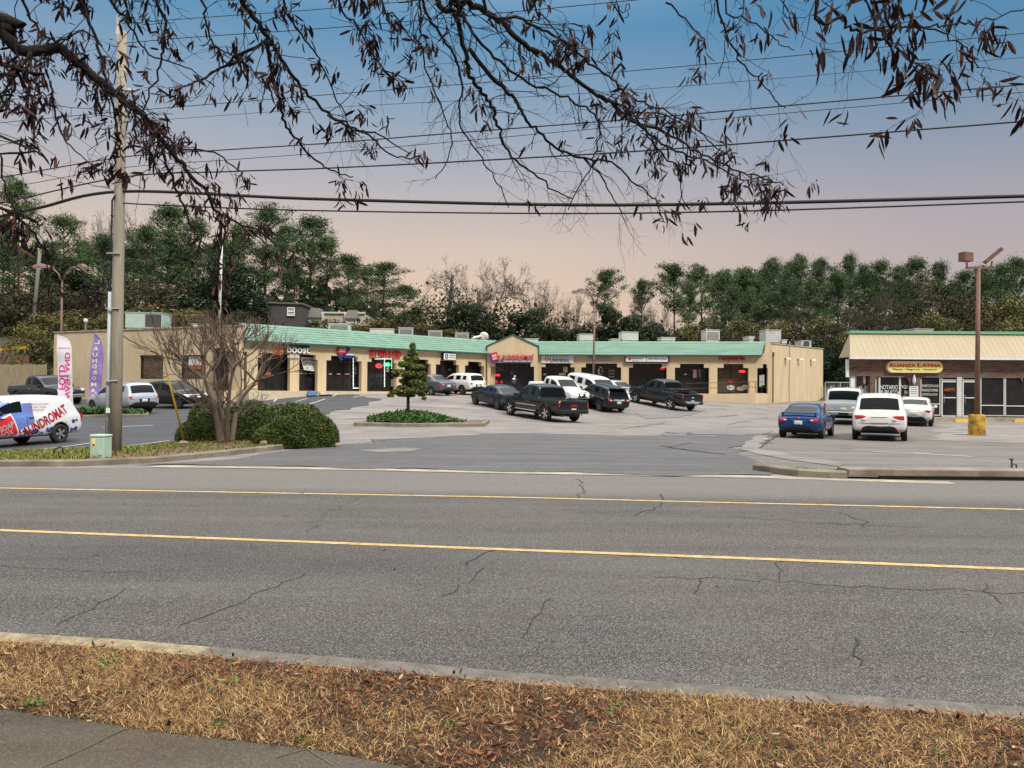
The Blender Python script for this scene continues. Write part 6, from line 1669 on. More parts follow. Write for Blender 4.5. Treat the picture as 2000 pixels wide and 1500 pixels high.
VEH = [
 ('pickup_truck', 'pickup', 5.85, 2.03, 1.90, 3.65, .42, 'blk_green', 'dark green black pickup with red tailgate letters, nearest the tree island', 1.67, 41.81, 121, dict(rim='chrome', chrome=False, deck=deck_gmc, flare='flare_dark')),
 ('pickup_truck', 'pickup', 6.35, 2.05, 2.05, 4.06, .43, 'grey_dark', 'tall dark pickup with grey fender flares and a bed tool box, before the taqueria ramp', 11.24, 56.38, 118, dict(rim='chrome', chrome=False, deck=deck_f250, flare='flare_grey')),
 ('suv', 'suv', 4.7, 1.85, 1.70, 2.86, .36, 'black', 'black SUV with a chrome tailgate bar, between the two dark pickups', 5.94, 51.5, 115, dict(rim='chrome', deck=deck_terrain, chrome=True)),
 ('sedan', 'sedan', 4.6, 1.80, 1.42, 2.73, .34, 'navy', 'low dark navy sedan half hidden behind the dark green pickup', -.89, 47.45, 122, dict(rim='dark_alloy')),
 ('sedan', 'sedan', 4.45, 1.70, 1.50, 2.60, .31, 'slate', 'slate grey sedan parked behind the small island evergreen', -6.13, 56.16, 135, dict(rim='alloy', glass='glass')),
 ('suv', 'suv', 4.28, 1.78, 1.60, 2.56, .34, 'white', 'small rounded white SUV beside the slate sedan at the laundromat', -3.97, 57.6, 135, dict(rim='alloy', chrome=True)),
 ('pickup_truck', 'pickup', 5.6, 1.90, 1.79, 3.40, .38, 'white', 'white pickup facing the road, seen above the dark pickup bed', 3.27, 53.1, -60, dict(rim='alloy')),
 ('suv', 'bigsuv', 5.6, 2.04, 1.93, 3.30, .38, 'white', 'long white SUV in front of the salon, behind the black SUV', 5.9, 53.9, -60, dict(rim='alloy')),
 ('sedan', 'sedan', 4.6, 1.80, 1.46, 2.75, .33, 'grey', 'light grey sedan glimpsed between the long white SUV and tall dark pickup', 8.3, 60.6, -60, dict(rim='alloy')),
 ('sedan', 'sedan', 4.5, 1.75, 1.43, 2.70, .32, 'blue', 'bright blue sedan with a boot spoiler', 12.70, 32.6, 60, dict(rim='alloy', deck=deck_civic, tails=[(.50, .60), (.93, .62), (.945, .52), (.80, .47), (.56, .50)])),
 ('suv', 'suv', 5.2, 2.0, 1.90, 3.07, .42, 'white', 'large white SUV, rear on, between the blue sedan and yellow lamp base', 15.49, 31.9, 63.5, dict(rim='alloy', deck=deck_qx, rails=True, clad=False, plate=False, tails=[(.46, .52), (.60, .55), (.93, .56), (.95, .49), (.86, .455), (.55, .485)])),
 ('suv', 'bigsuv', 5.15, 2.0, 1.93, 2.95, .39, 'silver', 'boxy silver SUV with a dark rear window, under the shop lantern', 18.4, 41.6, 62, dict(rim='alloy', rails=True, deck=deck_tahoe)),
 ('sedan', 'sedan', 4.75, 1.80, 1.47, 2.85, .34, 'pearl', 'white sedan half hidden by the large white SUV at the brick shop', 21.9, 41.2, 60, dict(rim='alloy', tails=[(.50, .55), (.70, .60), (.92, .60), (.94, .51), (.78, .49)])),
 ('van', 'van', 4.95, 1.96, 1.78, 3.05, .345, 'wrap_blue', 'blue and white wrapped van lettered LAUNDROMAT', -17.8, 26.6, 254, dict(rim='alloy', deck=van_side, plate=False, twotone=lambda x, y, z: z > 1.52 or x < -.42)),
 ('suv', 'suv', 4.6, 1.80, 1.69, 2.64, .35, 'silver_blue', 'silver blue SUV with roof rails, parked beside the flag island', -21.39, 41.57, 146, dict(rim='dark_alloy', rails=True)),
 ('suv', 'suv', 4.48, 1.85, 1.65, 2.67, .36, 'black', 'black SUV facing the hedge, under the bare tree', -20.6, 46.6, -32, dict(rim='dark_alloy')),
 ('pickup_truck', 'pickup', 5.8, 2.03, 1.93, 3.70, .40, 'dark_slate', 'dark blue pickup by the board fence, behind the white feather flag', -31.75, 51.73, -28, dict(rim='alloy', chrome=True)),
]
for (nm, kd, L, Wd, Hh, wb, wr, pt, lb, X, Y, yaw, kw) in VEH:
    make_vehicle(nm, kd, L, Wd, Hh, wb, wr, PT[pt], lb, X, Y, yaw, **kw)

# ================================================================== POLES, WIRES, LAMPS, FLAGS
PB = at(225, 884, 17.8); PTOP = at(239, 62, 17.8)
t = empty('utility_pole', PB, 0, 'tall grey wooden utility pole in the planting strip, with a pale pipe up its side', 'utility pole')
ax = (PTOP - PB)
def on_pole(f, dx=0, dy=0): return ax * f + Vector((dx, dy, 0))
MB().tube([on_pole(0) - Vector((0, 0, .3)), on_pole(.3), on_pole(.7), on_pole(1)], [.140, .132, .118, .10], 14).build('pole', M['wood_pole'], t, True)
MB().tube([on_pole(.005, -.175, -.06), on_pole(.38, -.16, -.05)], .042, 8).build('riser_pipe', M['conduit'], t, True)
mb = MB(); mb.tube([on_pole(.38, -.16, -.05), on_pole(.55, -.145, -.05), on_pole(.595, -.12, -.10), on_pole(.605, -.02, -.16)], .02, 6)
for f in np.linspace(.40, .56, 7): mb.obox(on_pole(f, -.14, -.05), (.08, .03, .02))
mb.build('riser_cable', M['wire'], t)
MB().obox(on_pole(.10, -.10, -.16), (.09, .012, .12)).build('tag', M['sign_white'], t)
mb = MB()
for f in (.17, .34, .47): mb.obox(on_pole(f, -.05, -.14), (.30, .05, .02))
mb.build('strap', M['unit_grey'], t)
for a, b in ((on_pole(.97, -.05, -.12), on_pole(1.03, -.05, -.12)), (on_pole(.80, .10, 0), on_pole(.80, .34, 0)), (on_pole(.86, .10, 0), on_pole(.86, .34, 0))): MB().tube([a, a.lerp(b, .3), a.lerp(b, .6), b], [.03, .055, .035, .05], 8).build('insulator', M['unit_grey'], t)
t = empty('utility_cabinet', at(197, 894, 16.4), R(-6), 'pale green utility cabinet with a domed lid, at the foot of the utility pole', 'cabinet')
MB().box((-.155, -.15, -.05), (.155, .15, .45)).build('casing', M['box_green'], t, bevel=.02)
MB().box((-.168, -.163, .451), (.168, .163, .505)).build('lid', M['box_green'], t, bevel=.022)
MB().box((-.10, -.156, .30), (-.03, -.151, .42)).build('warning_sticker', M['sign_lemon'] if 'sign_lemon' in M else M['lemon'], t)
MB().box((-.09, -.157, .27), (-.04, -.152, .31)).build('warning_sticker', M['red'], t)
MB().obox((.09, -.16, .12), (.05, .03, .09)).build('latch', M['unit_pale'], t)
t = empty('backflow_pipe', at(113, 889, 17.0), 0, 'small dark bent pipe standing in the turf left of the green cabinet', 'pipe')
MB().tube([(-.08, 0, -.05), (-.08, 0, .11), (-.05, 0, .15), (.07, 0, .185), (.105, 0, .16), (.115, 0, -.05)], .016, 8).build('pipe', M['black'], t, True)
MB().tube([(-.08, -.01, .03), (-.08, -.06, .03)], .032, 10).build('valve', M['pipe_green'], t)
t = empty('backflow_pipe', at(1981, 917, 14.95), 0, 'small dark green standpipe on the storm drain kerb', 'pipe')
MB().tube([(-.05, 0, -.05), (-.05, 0, .19), (-.03, 0, .20)], .016, 8).build('pipe', M['pipe_green'], t); MB().tube([(.04, 0, -.05), (.04, 0, .10), (-.05, 0, .11)], .014, 8).build('pipe', M['pipe_green'], t)
MB().obox((-.055, 0, .20), (.07, .03, .03)).build('valve_wheel', M['pipe_green'], t)
ga = at(361, 854, 22.3); gb = at(224, 357, 17.85); gm = ga.lerp(gb, .285)
t = empty('guy_wire', ga, 0, 'slanting guy wire with a yellow plastic guard, running up to the utility pole', 'guy wire')
MB().tube([Vector((0, 0, -.2)), gm - ga], .028, 8).build('yellow_guard', M['yellow'], t, True)
MB().tube([gm - ga, gb - ga], .008, 5).build('strand', M['wire'], t)

def wire(pts, r, label, slope=-.20, y0=17.8, x0=-9.35, group='overhead lines along the road'):
    P = []
    for px, py in pts:
        d = ray(px, py); k = (y0 - slope * x0 + 0.0) / (d.y - slope * d.x)
        # plane Y = y0 + slope * (X - x0), walked from the eye
        k = (y0 - slope * x0) / (d.y - slope * d.x)
        P.append(EYE + d * k)
    Q = []
    for i in range(len(P) - 1):
        p0, p1, p2, p3 = P[max(i - 1, 0)], P[i], P[i + 1], P[min(i + 2, len(P) - 1)]
        for k in range(8):
            u = k / 8; Q.append(.5 * (2 * p1 + (p2 - p0) * u + (2 * p0 - 5 * p1 + 4 * p2 - p3) * u * u + (3 * p1 - p0 - 3 * p2 + p3) * u ** 3))
    Q.append(P[-1])
    o = MB().tube([q - Q[0] for q in Q], r, 6, 0).build('overhead_wire', M['wire'], None, True)
    o.location = Q[0]
    return tag(o, label, 'wire', group)
wire([(-160, 465), (0, 423), (80, 405), (238, 374), (600, 388), (1100, 400), (1500, 396), (2000, 383), (2300, 375)], .036, 'thickest black cable, lowest but one, sagging across the sky')
wire([(238, 396), (300, 400), (600, 411), (1100, 417), (1500, 411), (2000, 394), (2300, 383)], .017, 'thin cable hanging just under the thickest one')
wire([(-200, 376), (0, 347), (238, 307), (450, 292), (650, 279), (860, 262), (1168, 238), (1350, 223), (2000, 165), (2300, 138)], .013, 'upper of the close pair of wires above mid sky')
wire([(-200, 398), (0, 369), (238, 328), (450, 312), (650, 297), (895, 276), (1168, 251), (1350, 237), (2000, 180), (2300, 154)], .007, 'lower of the close pair of wires above mid sky')
wire([(-200, 434), (0, 397), (238, 346), (450, 335), (650, 328), (1000, 310), (1350, 288), (2000, 237), (2300, 212)], .016, 'wire between the close pair and the thickest cable')
wire([(-200, 262), (0, 240), (238, 218), (650, 184), (1000, 157), (1350, 128), (2000, 65), (2300, 35)], .008, 'wire high in the blue, above the faintest one')
wire([(238, 240), (650, 210), (1000, 191), (1350, 167), (2000, 112), (2300, 86)], .005, 'faintest wire, just above the close pair')
wire([(238, 85), (371, 73), (650, 54), (947, 28), (1210, 3), (1500, -28), (2000, -80)], .009, 'wire leaving the pole top and passing out above the frame centre')
wire([(238, 46), (413, 33), (650, 16), (900, -8), (1500, -70)], .008, 'topmost wire, leaving the pole head')
wire([(-200, 283), (0, 322), (120, 348), (238, 374)], .007, 'thin service wire dropping to the pole, crossing the others on its far side')

def lamp4(base, top_z, label, heads, pole_r=.075, lean=0.0):
    """parking lot light: one shaft, four drooping arms with flat heads"""
    t = empty('lamp_post', base, 0, label, 'lamp post')
    hgt = top_z - base.z
    MB().tube([(0, 0, -.2), (lean * .5, 0, hgt * .5), (lean, 0, hgt)], [pole_r, pole_r * .85, pole_r * .65], 10).build('pole', M['lamp_brown'], t, True)
    for a, ln in heads:
        d = Vector((math.cos(R(a)), math.sin(R(a)), 0)); b = Vector((lean, 0, hgt))
        MB().tube([b - Vector((0, 0, .15)), b + d * .25 + Vector((0, 0, .45)), b + d * .6 + Vector((0, 0, .78)), b + d * ln + Vector((0, 0, .86))], .04, 8).build('arm', M['lamp_brown'], t, True)
        h = empty('x'); bpy.data.objects.remove(h)
        Mx = Matrix.Translation(b + d * (ln + .38) + Vector((0, 0, .86))) @ Matrix.Rotation(R(a), 4, 'Z') @ Matrix.Rotation(R(-4), 4, 'Y')
        o = MB(Mx).add([(-.5, -.13, -.02), (.42, -.24, -.04), (.50, -.15, -.04), (.50, .15, -.04), (.42, .24, -.04), (-.5, .13, -.02), (-.45, -.08, .07), (.3, -.17, .17), (.40, -.1, .14), (.40, .1, .14), (.3, .17, .17), (-.45, .08, .07)],
                       [(5, 4, 3, 2, 1, 0), (6, 7, 8, 9, 10, 11)] + [(i, (i + 1) % 6, 6 + (i + 1) % 6, 6 + i) for i in range(6)]).build('lamp_head', M['lamp_brown'], t)
        MB(Mx).box((-.1, -.16, -.10), (.40, .16, -.042)).build('lens', M['sign_pale'], o)
    return t
b = at(1158, 745, 60.5); b.z = H(b.x, 60.5)
lamp4(b, at(1161, 592, 60.5).z, 'tall brown lamp post with four drooping heads, before the purple salon letters', [(172, 1.0), (215, .9), (8, 1.1), (-35, 1.0)], .10, .12)
b = at(117, 765, 50); b.z = H(b.x, 50)
lamp4(b, at(120, 548, 50).z, 'brown lamp post with four drooping heads, rising behind the white feather flag', [(178, 1.1), (205, .6), (20, .6), (-12, .95)], .085, .06)
b = at(1908, 851, 34); b.z = H(b.x, 34)
t = empty('lamp_post', b, R(-30), 'rust brown floodlight post on a chipped yellow concrete base', 'lamp post')
hz = at(1914, 523, 34).z - b.z
MB().lathe([(0, .95), (.30, .95), (.335, .89), (.34, .3), (.36, -.2)], 22).build('concrete_base', M['rust_yellow'], t, True)
MB().tube([(0, 0, .9), (.06, .06, hz)], [.105, .085], 12).build('pole', M['brown_steel'], t, True)
MB().obox((.06, .06, hz), (1.15, .09, .09), rz=R(30)).build('crossbar', M['brown_steel'], t)
for k, (ox, oz, ry, rz_) in enumerate(((-.50, .52, 0, 20), (.72, .60, -42, -20))):
    q = Matrix.Rotation(R(30), 4, 'Z') @ Matrix.Translation((ox, 0, hz + oz - .05))
    h = MB(q @ Euler((R(0), R(ry), R(rz_))).to_matrix().to_4x4())
    if k == 0: h.box((-.27, -.17, -.20), (.27, .17, .22))
    else: h.box((-.44, -.2, -.085), (.44, .2, .085))
    o = h.build('flood_light', M['brown_steel'], t, bevel=.02)
    MB(Matrix.Rotation(R(30), 4, 'Z')).tube([(ox * .85, 0, hz), (ox * .95, 0, hz + oz - .3)], .04, 6).build('bracket', M['brown_steel'], t)

def back_pole(px, pyb, pyt, Y, r, m, label, pxt=None, arms=(), extra=None):
    b, tp = at(px, pyb, Y), at(pxt or px, pyt, Y)
    t = empty('utility_pole', b, 0, label, 'utility pole')
    v = tp - b; v.z = abs(v.z); d = v
    MB().tube([-d * .15, d * .5, d], [r, r * .9, r * .75], 8).build('pole', m, t, True)
    for f, w_ in arms: MB().obox(d * f, (w_, .12, .14), rz=R(12)).build('crossarm', m, t)
    if extra: MB().tube([d * .66 + Vector((.35, 0, -.3)), d * .66 + Vector((.35, 0, .8))], .28, 10).build('transformer', M['unit_grey'], t)
    return t
back_pole(428, 640, 480, 77, .17, M['off_white'], 'bleached slim pole above the bare multi stemmed tree', 433)
back_pole(66, 625, 432, 78, .20, M['grey_pole'], 'greenish wooden pole with a crossarm, behind the left lamp heads', 83, ((.72, 1.6), (.9, 2.2)))
back_pole(873, 650, 537, 95, .24, M['bark_pine'], 'dark leaning utility pole with a transformer, at the edge of the bare trees', 884, (), True)
b = at(167, 655, 60)
t = empty('lamp_post', b, 0, 'short pale globe lamp behind the windowed wall', 'lamp post')
MB().tube([(0, 0, -1), (0, 0, 1.0)], .05, 6).build('pole', M['grey_pole'], t); MB().lathe([(0, 1.35), (.12, 1.3), (.18, 1.18), (.12, 1.03), (0, 1.0)], 10).build('globe', M['sign_pale'], t)

# feather flags seen from behind, so their lettering reads mirrored
def feather(base, outline, m, label, rows, edge):
    t = empty('feather_flag', base, 0, label, 'flag', 'advertising flags on the island')
    pts = [(x, z) for x, z in outline]
    n = len(pts)
    c = MB(); rip = lambda x, z: .03 * math.sin(z * 2.1 + x * 4) + .02 * math.sin(z * 5)
    cen = (sum(p[0] for p in pts) / n, sum(p[1] for p in pts) / n)
    # strips across the cloth
    zs = np.linspace(min(p[1] for p in pts) + .001, max(p[1] for p in pts) - .001, 40)
    def span(z):
        xs = []
        for (x1, z1), (x2, z2) in zip(pts, pts[1:] + pts[:1]):
            if (z1 > z) != (z2 > z): xs.append(x1 + (x2 - x1) * (z - z1) / (z2 - z1))
        return (min(xs), max(xs)) if len(xs) >= 2 else None
    sp = [(z, span(z)) for z in zs]; sp = [(z, s_) for z, s_ in sp if s_]
    vs, fs = [], []; k = 6
    for z, (a, b_) in sp:
        for q in range(k + 1):
            x = a + (b_ - a) * q / k; vs.append((x, rip(x, z), z))
    for i in range(len(sp) - 1):
        for q in range(k): fs.append((i * (k + 1) + q, i * (k + 1) + q + 1, (i + 1) * (k + 1) + q + 1, (i + 1) * (k + 1) + q))
    nv = len(vs)
    c.add(vs + [(x, y + .008, z) for x, y, z in vs], fs + [tuple(v + nv for v in f[::-1]) for f in fs])
    cl = c.build('cloth', m, t, True)
    for (s_, w_, h_, x, z, rot, mm) in rows:
        mb = MB(); mb.text(s_, w_, h_, txt_at(None, x, 0, z, rot), 0, .004, .02, mirror=True)
        mb.v = [(x_, y_ + rip(x_, z_) - .012, z_) for x_, y_, z_ in mb.v]
        mb.build('lettering', mm, t)
    MB().tube([(x, rip(x, z) + .005, z) for x, z in edge], .018, 6).build('flag_pole', M['white'] if len(rows) < 9 else M['flag_purple'], t)
    return t
b = ter(194, 806); b.x = at(194, 806, b.y).x
sc_ = b.y / F
def off(px, py): return ((px - 194) * sc_, (806 - py) * sc_)
ol = [off(*p) for p in ((195, 788), (174, 778), (172, 756), (174, 725), (178, 690), (181.5, 652), (188, 655), (194, 664), (198, 676), (199.5, 700), (198.5, 740))]
rows = []
for ch, x, y in zip('LAUNDROMAT', (187.5, 186, 185, 184, 183.5, 184, 183, 182, 181, 181.5), (668, 681, 693, 705, 716, 728, 739, 751, 763, 775)):
    px, pz = off(x, y); rows.append((ch, .26 if ch not in 'M' else .30, .22, px, pz, 0, M['cream']))
feather(b, ol, M['flag_purple'], 'purple feather flag with mirrored cream letters reading LAUNDROMAT', rows, [off(*p) for p in ((195, 808), (195.5, 788), (198.8, 740), (199.8, 700), (198.3, 676), (194, 664), (188, 655), (181.5, 651))])
b2 = ter(141, 808); b2.x = at(139, 806, b2.y).x
sc_ = b2.y / F
def off(px, py): return ((px - 139) * sc_, (806 - py) * sc_)
ol = [off(*p) for p in ((141, 790), (114, 790), (112, 740), (110, 690), (109.5, 653), (118, 655), (126, 659), (133, 666), (137, 677), (138, 700), (139.5, 745))]
p1 = off(131.0, 734); p2 = off(120, 735)
feather(b2, ol, M['flag_white'], 'white feather flag with mirrored magenta letters reading WASH AND FOLD',
        [('WASH AND', 95 * sc_, 10 * sc_, p1[0], p1[1], R(-90), M['magenta']), ('FOLD', 48 * sc_, 12.5 * sc_, p2[0], p2[1], R(-90), M['magenta']), ('LAUNDROMAT', 24 * sc_, 2 * sc_, *off(124, 678), 0, M['magenta'])],
        [off(*p) for p in ((139, 808), (141, 790), (139.7, 745), (138.2, 700), (137.2, 677), (133, 666), (126, 659), (118, 655), (109.5, 652.5))])

# ================================================================== PLANTS
def seg_tubes(name, segs, m, parent=None, n=3, smooth=True):
    """segments (p0, p1, r0, r1) as open prisms, many at once"""
    A = np.array([s[0] for s in segs]); B = np.array([s[1] for s in segs]); ra = np.array([s[2] for s in segs]); rb = np.array([s[3] for s in segs])
    t = B - A; t /= np.linalg.norm(t, axis=1)[:, None] + 1e-9
    up = np.where(np.abs(t[:, 2:3]) < .9, np.array([[0, 0, 1.0]]), np.array([[1.0, 0, 0]]))
    a = np.cross(t, up); a /= np.linalg.norm(a, axis=1)[:, None]; b = np.cross(a, t)
    w = 2 * np.pi * np.arange(n) / n
    ring = a[:, None] * np.cos(w)[None, :, None] + b[:, None] * np.sin(w)[None, :, None]
    v = np.concatenate([A[:, None] + ring * ra[:, None, None], B[:, None] + ring * rb[:, None, None]], 1)
    base = np.arange(len(segs))[:, None] * 2 * n
    f = np.concatenate([base + np.array([[k, (k + 1) % n, n + (k + 1) % n, n + k]]) for k in range(n)])
    return np_obj(name, v.reshape(-1, 3), f, m, parent, smooth=smooth)
def cloud_quads(name, P, size, asp, m, parent=None, bias=None):
    """leaf clumps: randomly turned quads at the points P"""
    n = len(P); s = RNG.uniform(size[0], size[1], n); w = s * RNG.uniform(asp[0], asp[1], n)
    a = RNG.normal(0, 1, (n, 3)); a /= np.linalg.norm(a, axis=1)[:, None]
    if bias is not None: a = a + bias; a /= np.linalg.norm(a, axis=1)[:, None]
    q = RNG.normal(0, 1, (n, 3)); b = np.cross(a, q); b /= np.linalg.norm(b, axis=1)[:, None]
    nrm = np.cross(a, b)
    A, B, N_ = a * s[:, None] / 2, b * w[:, None] / 2, nrm * (s * .18)[:, None]
    v = np.stack([P - A + N_, P - B, P + A + N_, P + B], 1)
    f = np.arange(n)[:, None] * 4 + np.array([[0, 1, 2, 3]])
    return np_obj(name, v.reshape(-1, 3), f, m, parent)
def grow(rnd, p, d, ln, r, lev, maxlev, out, spread=.5, nch=(2, 3), shrink=.72, up=.1, bits=3, rmin=.004, wob=.18):
    d = Vector(d).normalized(); q = Vector(p)
    for k in range(bits):
        d2 = (d + Vector((rnd.gauss(0, wob), rnd.gauss(0, wob), rnd.gauss(0, wob) + up * .3))).normalized()
        q2 = q + d2 * (ln / bits); r2 = max(rmin, r * (1 - .28 * (k + 1) / bits))
        out.append((tuple(q), tuple(q2), max(rmin, r * (1 - .28 * k / bits)), r2))
        q, d = q2, d2
        if lev < maxlev and k < bits - 1 and rnd.random() < .55:
            ax_ = Vector((rnd.gauss(0, 1), rnd.gauss(0, 1), rnd.gauss(0, .6))).normalized()
            grow(rnd, q, d + ax_ * spread * 1.3, ln * shrink * rnd.uniform(.6, .9), r2 * .55, lev + 1, maxlev, out, spread, nch, shrink, up, bits, rmin, wob)
    if lev < maxlev:
        for _ in range(rnd.randint(*nch)):
            ax_ = Vector((rnd.gauss(0, 1), rnd.gauss(0, 1), rnd.gauss(0, .6) + up)).normalized()
            grow(rnd, q, d + ax_ * spread, ln * shrink * rnd.uniform(.75, 1.1), r * .62, lev + 1, maxlev, out, spread, nch, shrink, up, bits, rmin, wob)
def segs_end(segs): return np.array([s[1] for s in segs])

L_pine = leafmat('pine_needles', [(0, (.016, .038, .016)), (.45, (.042, .086, .032)), (.8, (.084, .138, .048)), (1, (.14, .19, .068))], .7)
L_pine2 = leafmat('pine_needles_light', [(0, (.016, .040, .018)), (.5, (.042, .090, .034)), (1, (.10, .165, .055))], .7)
L_dark = leafmat('evergreen_leaf', [(0, (.008, .018, .010)), (.5, (.020, .042, .020)), (1, (.055, .085, .034))], .55)
L_olive = leafmat('vine_leaf', [(0, (.030, .040, .012)), (.4, (.080, .088, .026)), (.8, (.15, .135, .045)), (1, (.23, .18, .07))], .7)
L_brown = leafmat('brown_scrub', [(0, (.032, .032, .017)), (.5, (.062, .058, .029)), (1, (.10, .088, .043))], .8)
L_hedge = leafmat('hedge_leaf', [(0, (.018, .034, .008)), (.4, (.050, .085, .017)), (.8, (.105, .15, .030)), (1, (.19, .20, .05))], .5)

def pine_proto(seed, base=.42, wid=4.6, h=20.0, dens=58, mat_=None, droop=0.0, gaps=.34):
    rnd = random.Random(seed); segs = []; tips = []
    lean = Vector((rnd.uniform(-.4, .4), rnd.uniform(-.4, .4), 0))
    tr = [(lean * (k / 8) ** 2 + Vector((0, 0, h * k / 8 * .97))) for k in range(9)]
    for k in range(8): segs.append((tuple(tr[k]), tuple(tr[k + 1]), .30 * (1 - k / 8.6), .30 * (1 - (k + 1) / 8.6)))
    n = 30
    for k in range(n):
        f = base + (1 - base) * ((k + rnd.random()) / n) ** .9
        if rnd.random() < gaps * (1 - (f - base)): continue
        c = lean * f * f + Vector((0, 0, h * .97 * f))
        t = (f - base) / (1 - base)
        prof = (math.sin(math.pi * min(1, (t * .86 + .16))) ** .7) * (1.0 if t < .6 else 1.0 - (t - .6) * .7)
        ln = wid * prof * rnd.choice((.45, .7, .95, 1.05, 1.3)) * rnd.uniform(.85, 1.1)
        az = k * 2.4 + rnd.uniform(-.5, .5)
        d = Vector((math.cos(az), math.sin(az), rnd.uniform(.05, .55) - droop + t * .5)).normalized()
        p = c.copy(); parts = 4
        for q in range(parts):
            p2 = p + (d + Vector((rnd.gauss(0, .12), rnd.gauss(0, .12), .10 + rnd.gauss(0, .08)))).normalized() * ln / parts
            segs.append((tuple(p), tuple(p2), .085 * (1 - q / parts) + .02, .085 * (1 - (q + 1) / parts) + .02))
            p = p2
            if q >= 1:
                for _ in range(2 if q < 3 else 3):
                    tips.append(p + Vector((rnd.gauss(0, .5), rnd.gauss(0, .5), rnd.gauss(.15, .3))))
    for _ in range(5): tips.append(tr[-1] + Vector((rnd.gauss(0, .5), rnd.gauss(0, .5), rnd.uniform(-1.6, .5))))
    P = np.concatenate([np.array(t[:]) + RNG.normal(0, 1, (dens, 3)) * np.array([.50, .50, .26]) * RNG.uniform(.6, 1.5) for t in tips])
    root = empty('pine_tree')
    seg_tubes('trunk', segs, M['bark_pine'], root, 5)
    cloud_quads('crown', P, (.24, .50), (.16, .38), mat_ or L_pine, root, np.array([0, 0, .35]))
    return root, h, wid * 2
def leafy_proto(name, seed, h=10.0, wid=3.6, n=5200, m=None, base=.18, lumps=26, size=(.22, .5)):
    rnd = random.Random(seed); segs = []
    grow(rnd, (0, 0, 0), (rnd.uniform(-.1, .1), rnd.uniform(-.1, .1), 1), h * .34, .20 * h / 10, 0, 3, segs, .75, (3, 4), .72, .35, 3, .02)
    cs = []
    for k in range(lumps):
        z = base * h + (h * .94 - base * h) * rnd.random() ** .8
        t = (z / h - base) / (1 - base); rr = wid * (math.sin(math.pi * min(.98, t * .8 + .18)) ** .6) * rnd.uniform(.25, .95); a = rnd.uniform(0, 6.28)
        cs.append((rr * math.cos(a), rr * math.sin(a), z, rnd.uniform(.6, 1.25) * wid * .36))
    cs = np.array(cs); k = RNG.integers(0, len(cs), n)
    q = RNG.normal(0, 1, (n, 3)); q /= np.linalg.norm(q, axis=1)[:, None]
    P = cs[k, :3] + q * (cs[k, 3] * RNG.uniform(.35, 1.05, n) ** .5)[:, None] * np.array([1, 1, .8])
    P = P[P[:, 2] > .1]
    root = empty(name)
    seg_tubes('trunk', segs, M['bark_pine'], root, 4)
    cloud_quads('crown', P, size, (.45, .8), m or L_dark, root)
    return root, h, wid * 2
def bare_proto(name, seed, h=15.0, m=None, lev=6, wid=6.5, stems=1, up=.25, spread=.55, tw=.017, ivy=None):
    rnd = random.Random(seed); segs = []
    for s in range(stems):
        a = rnd.uniform(0, 6.28)
        d = Vector((math.cos(a) * (.22 if stems > 1 else .06), math.sin(a) * (.22 if stems > 1 else .06), 1))
        grow(rnd, (math.cos(a) * .2 * (stems > 1), math.sin(a) * .2 * (stems > 1), 0), d, h * .30, .20 if stems == 1 else .11, 0, lev, segs, spread, (2, 3), .74, up, 3, tw, .13)
    E = segs_end(segs); top = np.percentile(E[:, 2], 99.7); w = np.percentile(np.abs(E[:, :2]), 98)
    root = empty(name)
    k = h / top
    segs = [(tuple(np.array(a) * k), tuple(np.array(b) * k), r0, r1) for a, b, r0, r1 in segs]
    thick = [s for s in segs if s[2] > .05]; thin = [s for s in segs if s[2] <= .05]
    seg_tubes('trunk', thick, m or M['bark_grey'], root, 6)
    seg_tubes('crown', thin, M['twig_far'], root, 3)
    if ivy:
        z = RNG.uniform(0, h * .75, ivy); r_ = (1.1 - z / h) * 1.1; a = RNG.uniform(0, 6.28, ivy)
        cloud_quads('ivy', np.stack([r_ * np.cos(a), r_ * np.sin(a), z], 1) + RNG.normal(0, .3, (ivy, 3)), (.25, .5), (.5, .8), L_olive, root)
    return root, h, w * k * 2

def copy_tree(root):
    r = root.copy(); COL.objects.link(r)
    for ch in list(root.children):
        c = ch.copy(); COL.objects.link(c); c.parent = r
    return r
def stand(proto, used, px, pyt, Y, wpx, label, cat, group=None, zb=None, sink=.3):
    """a copy of the tree at its distance, as tall and wide as it stands there"""
    root, h, w = proto
    o = root if id(root) not in used else copy_tree(root)
    used.add(id(root))
    tp = at(px, pyt, Y)
    z0 = (float(hill(np.array(tp.x), np.array(Y))) + .2 if zb is None else zb) - sink
    s = (tp.z - z0) / h; sx = wpx / F * Y / w
    o.location = (tp.x, Y, z0); o.scale = (sx, sx, s); o.rotation_euler = (0, 0, RNG.uniform(0, 6.28))
    for k in ('group',):
        if k in o: del o[k]
    tag(o, label, cat, group)
    return o
used = set()
pines = [pine_proto(1, .40, 4.6), pine_proto(2, .48, 4.2, gaps=.35), pine_proto(3, .36, 5.0), pine_proto(4, .58, 4.4, gaps=.2), pine_proto(5, .36, 4.0, mat_=L_pine2), pine_proto(8, .28, 5.2, gaps=.22)]
g1 = 'pines on the slope behind the windowed end'; lb1 = 'dark pine on the crowded slope above the windowed end of the mall'
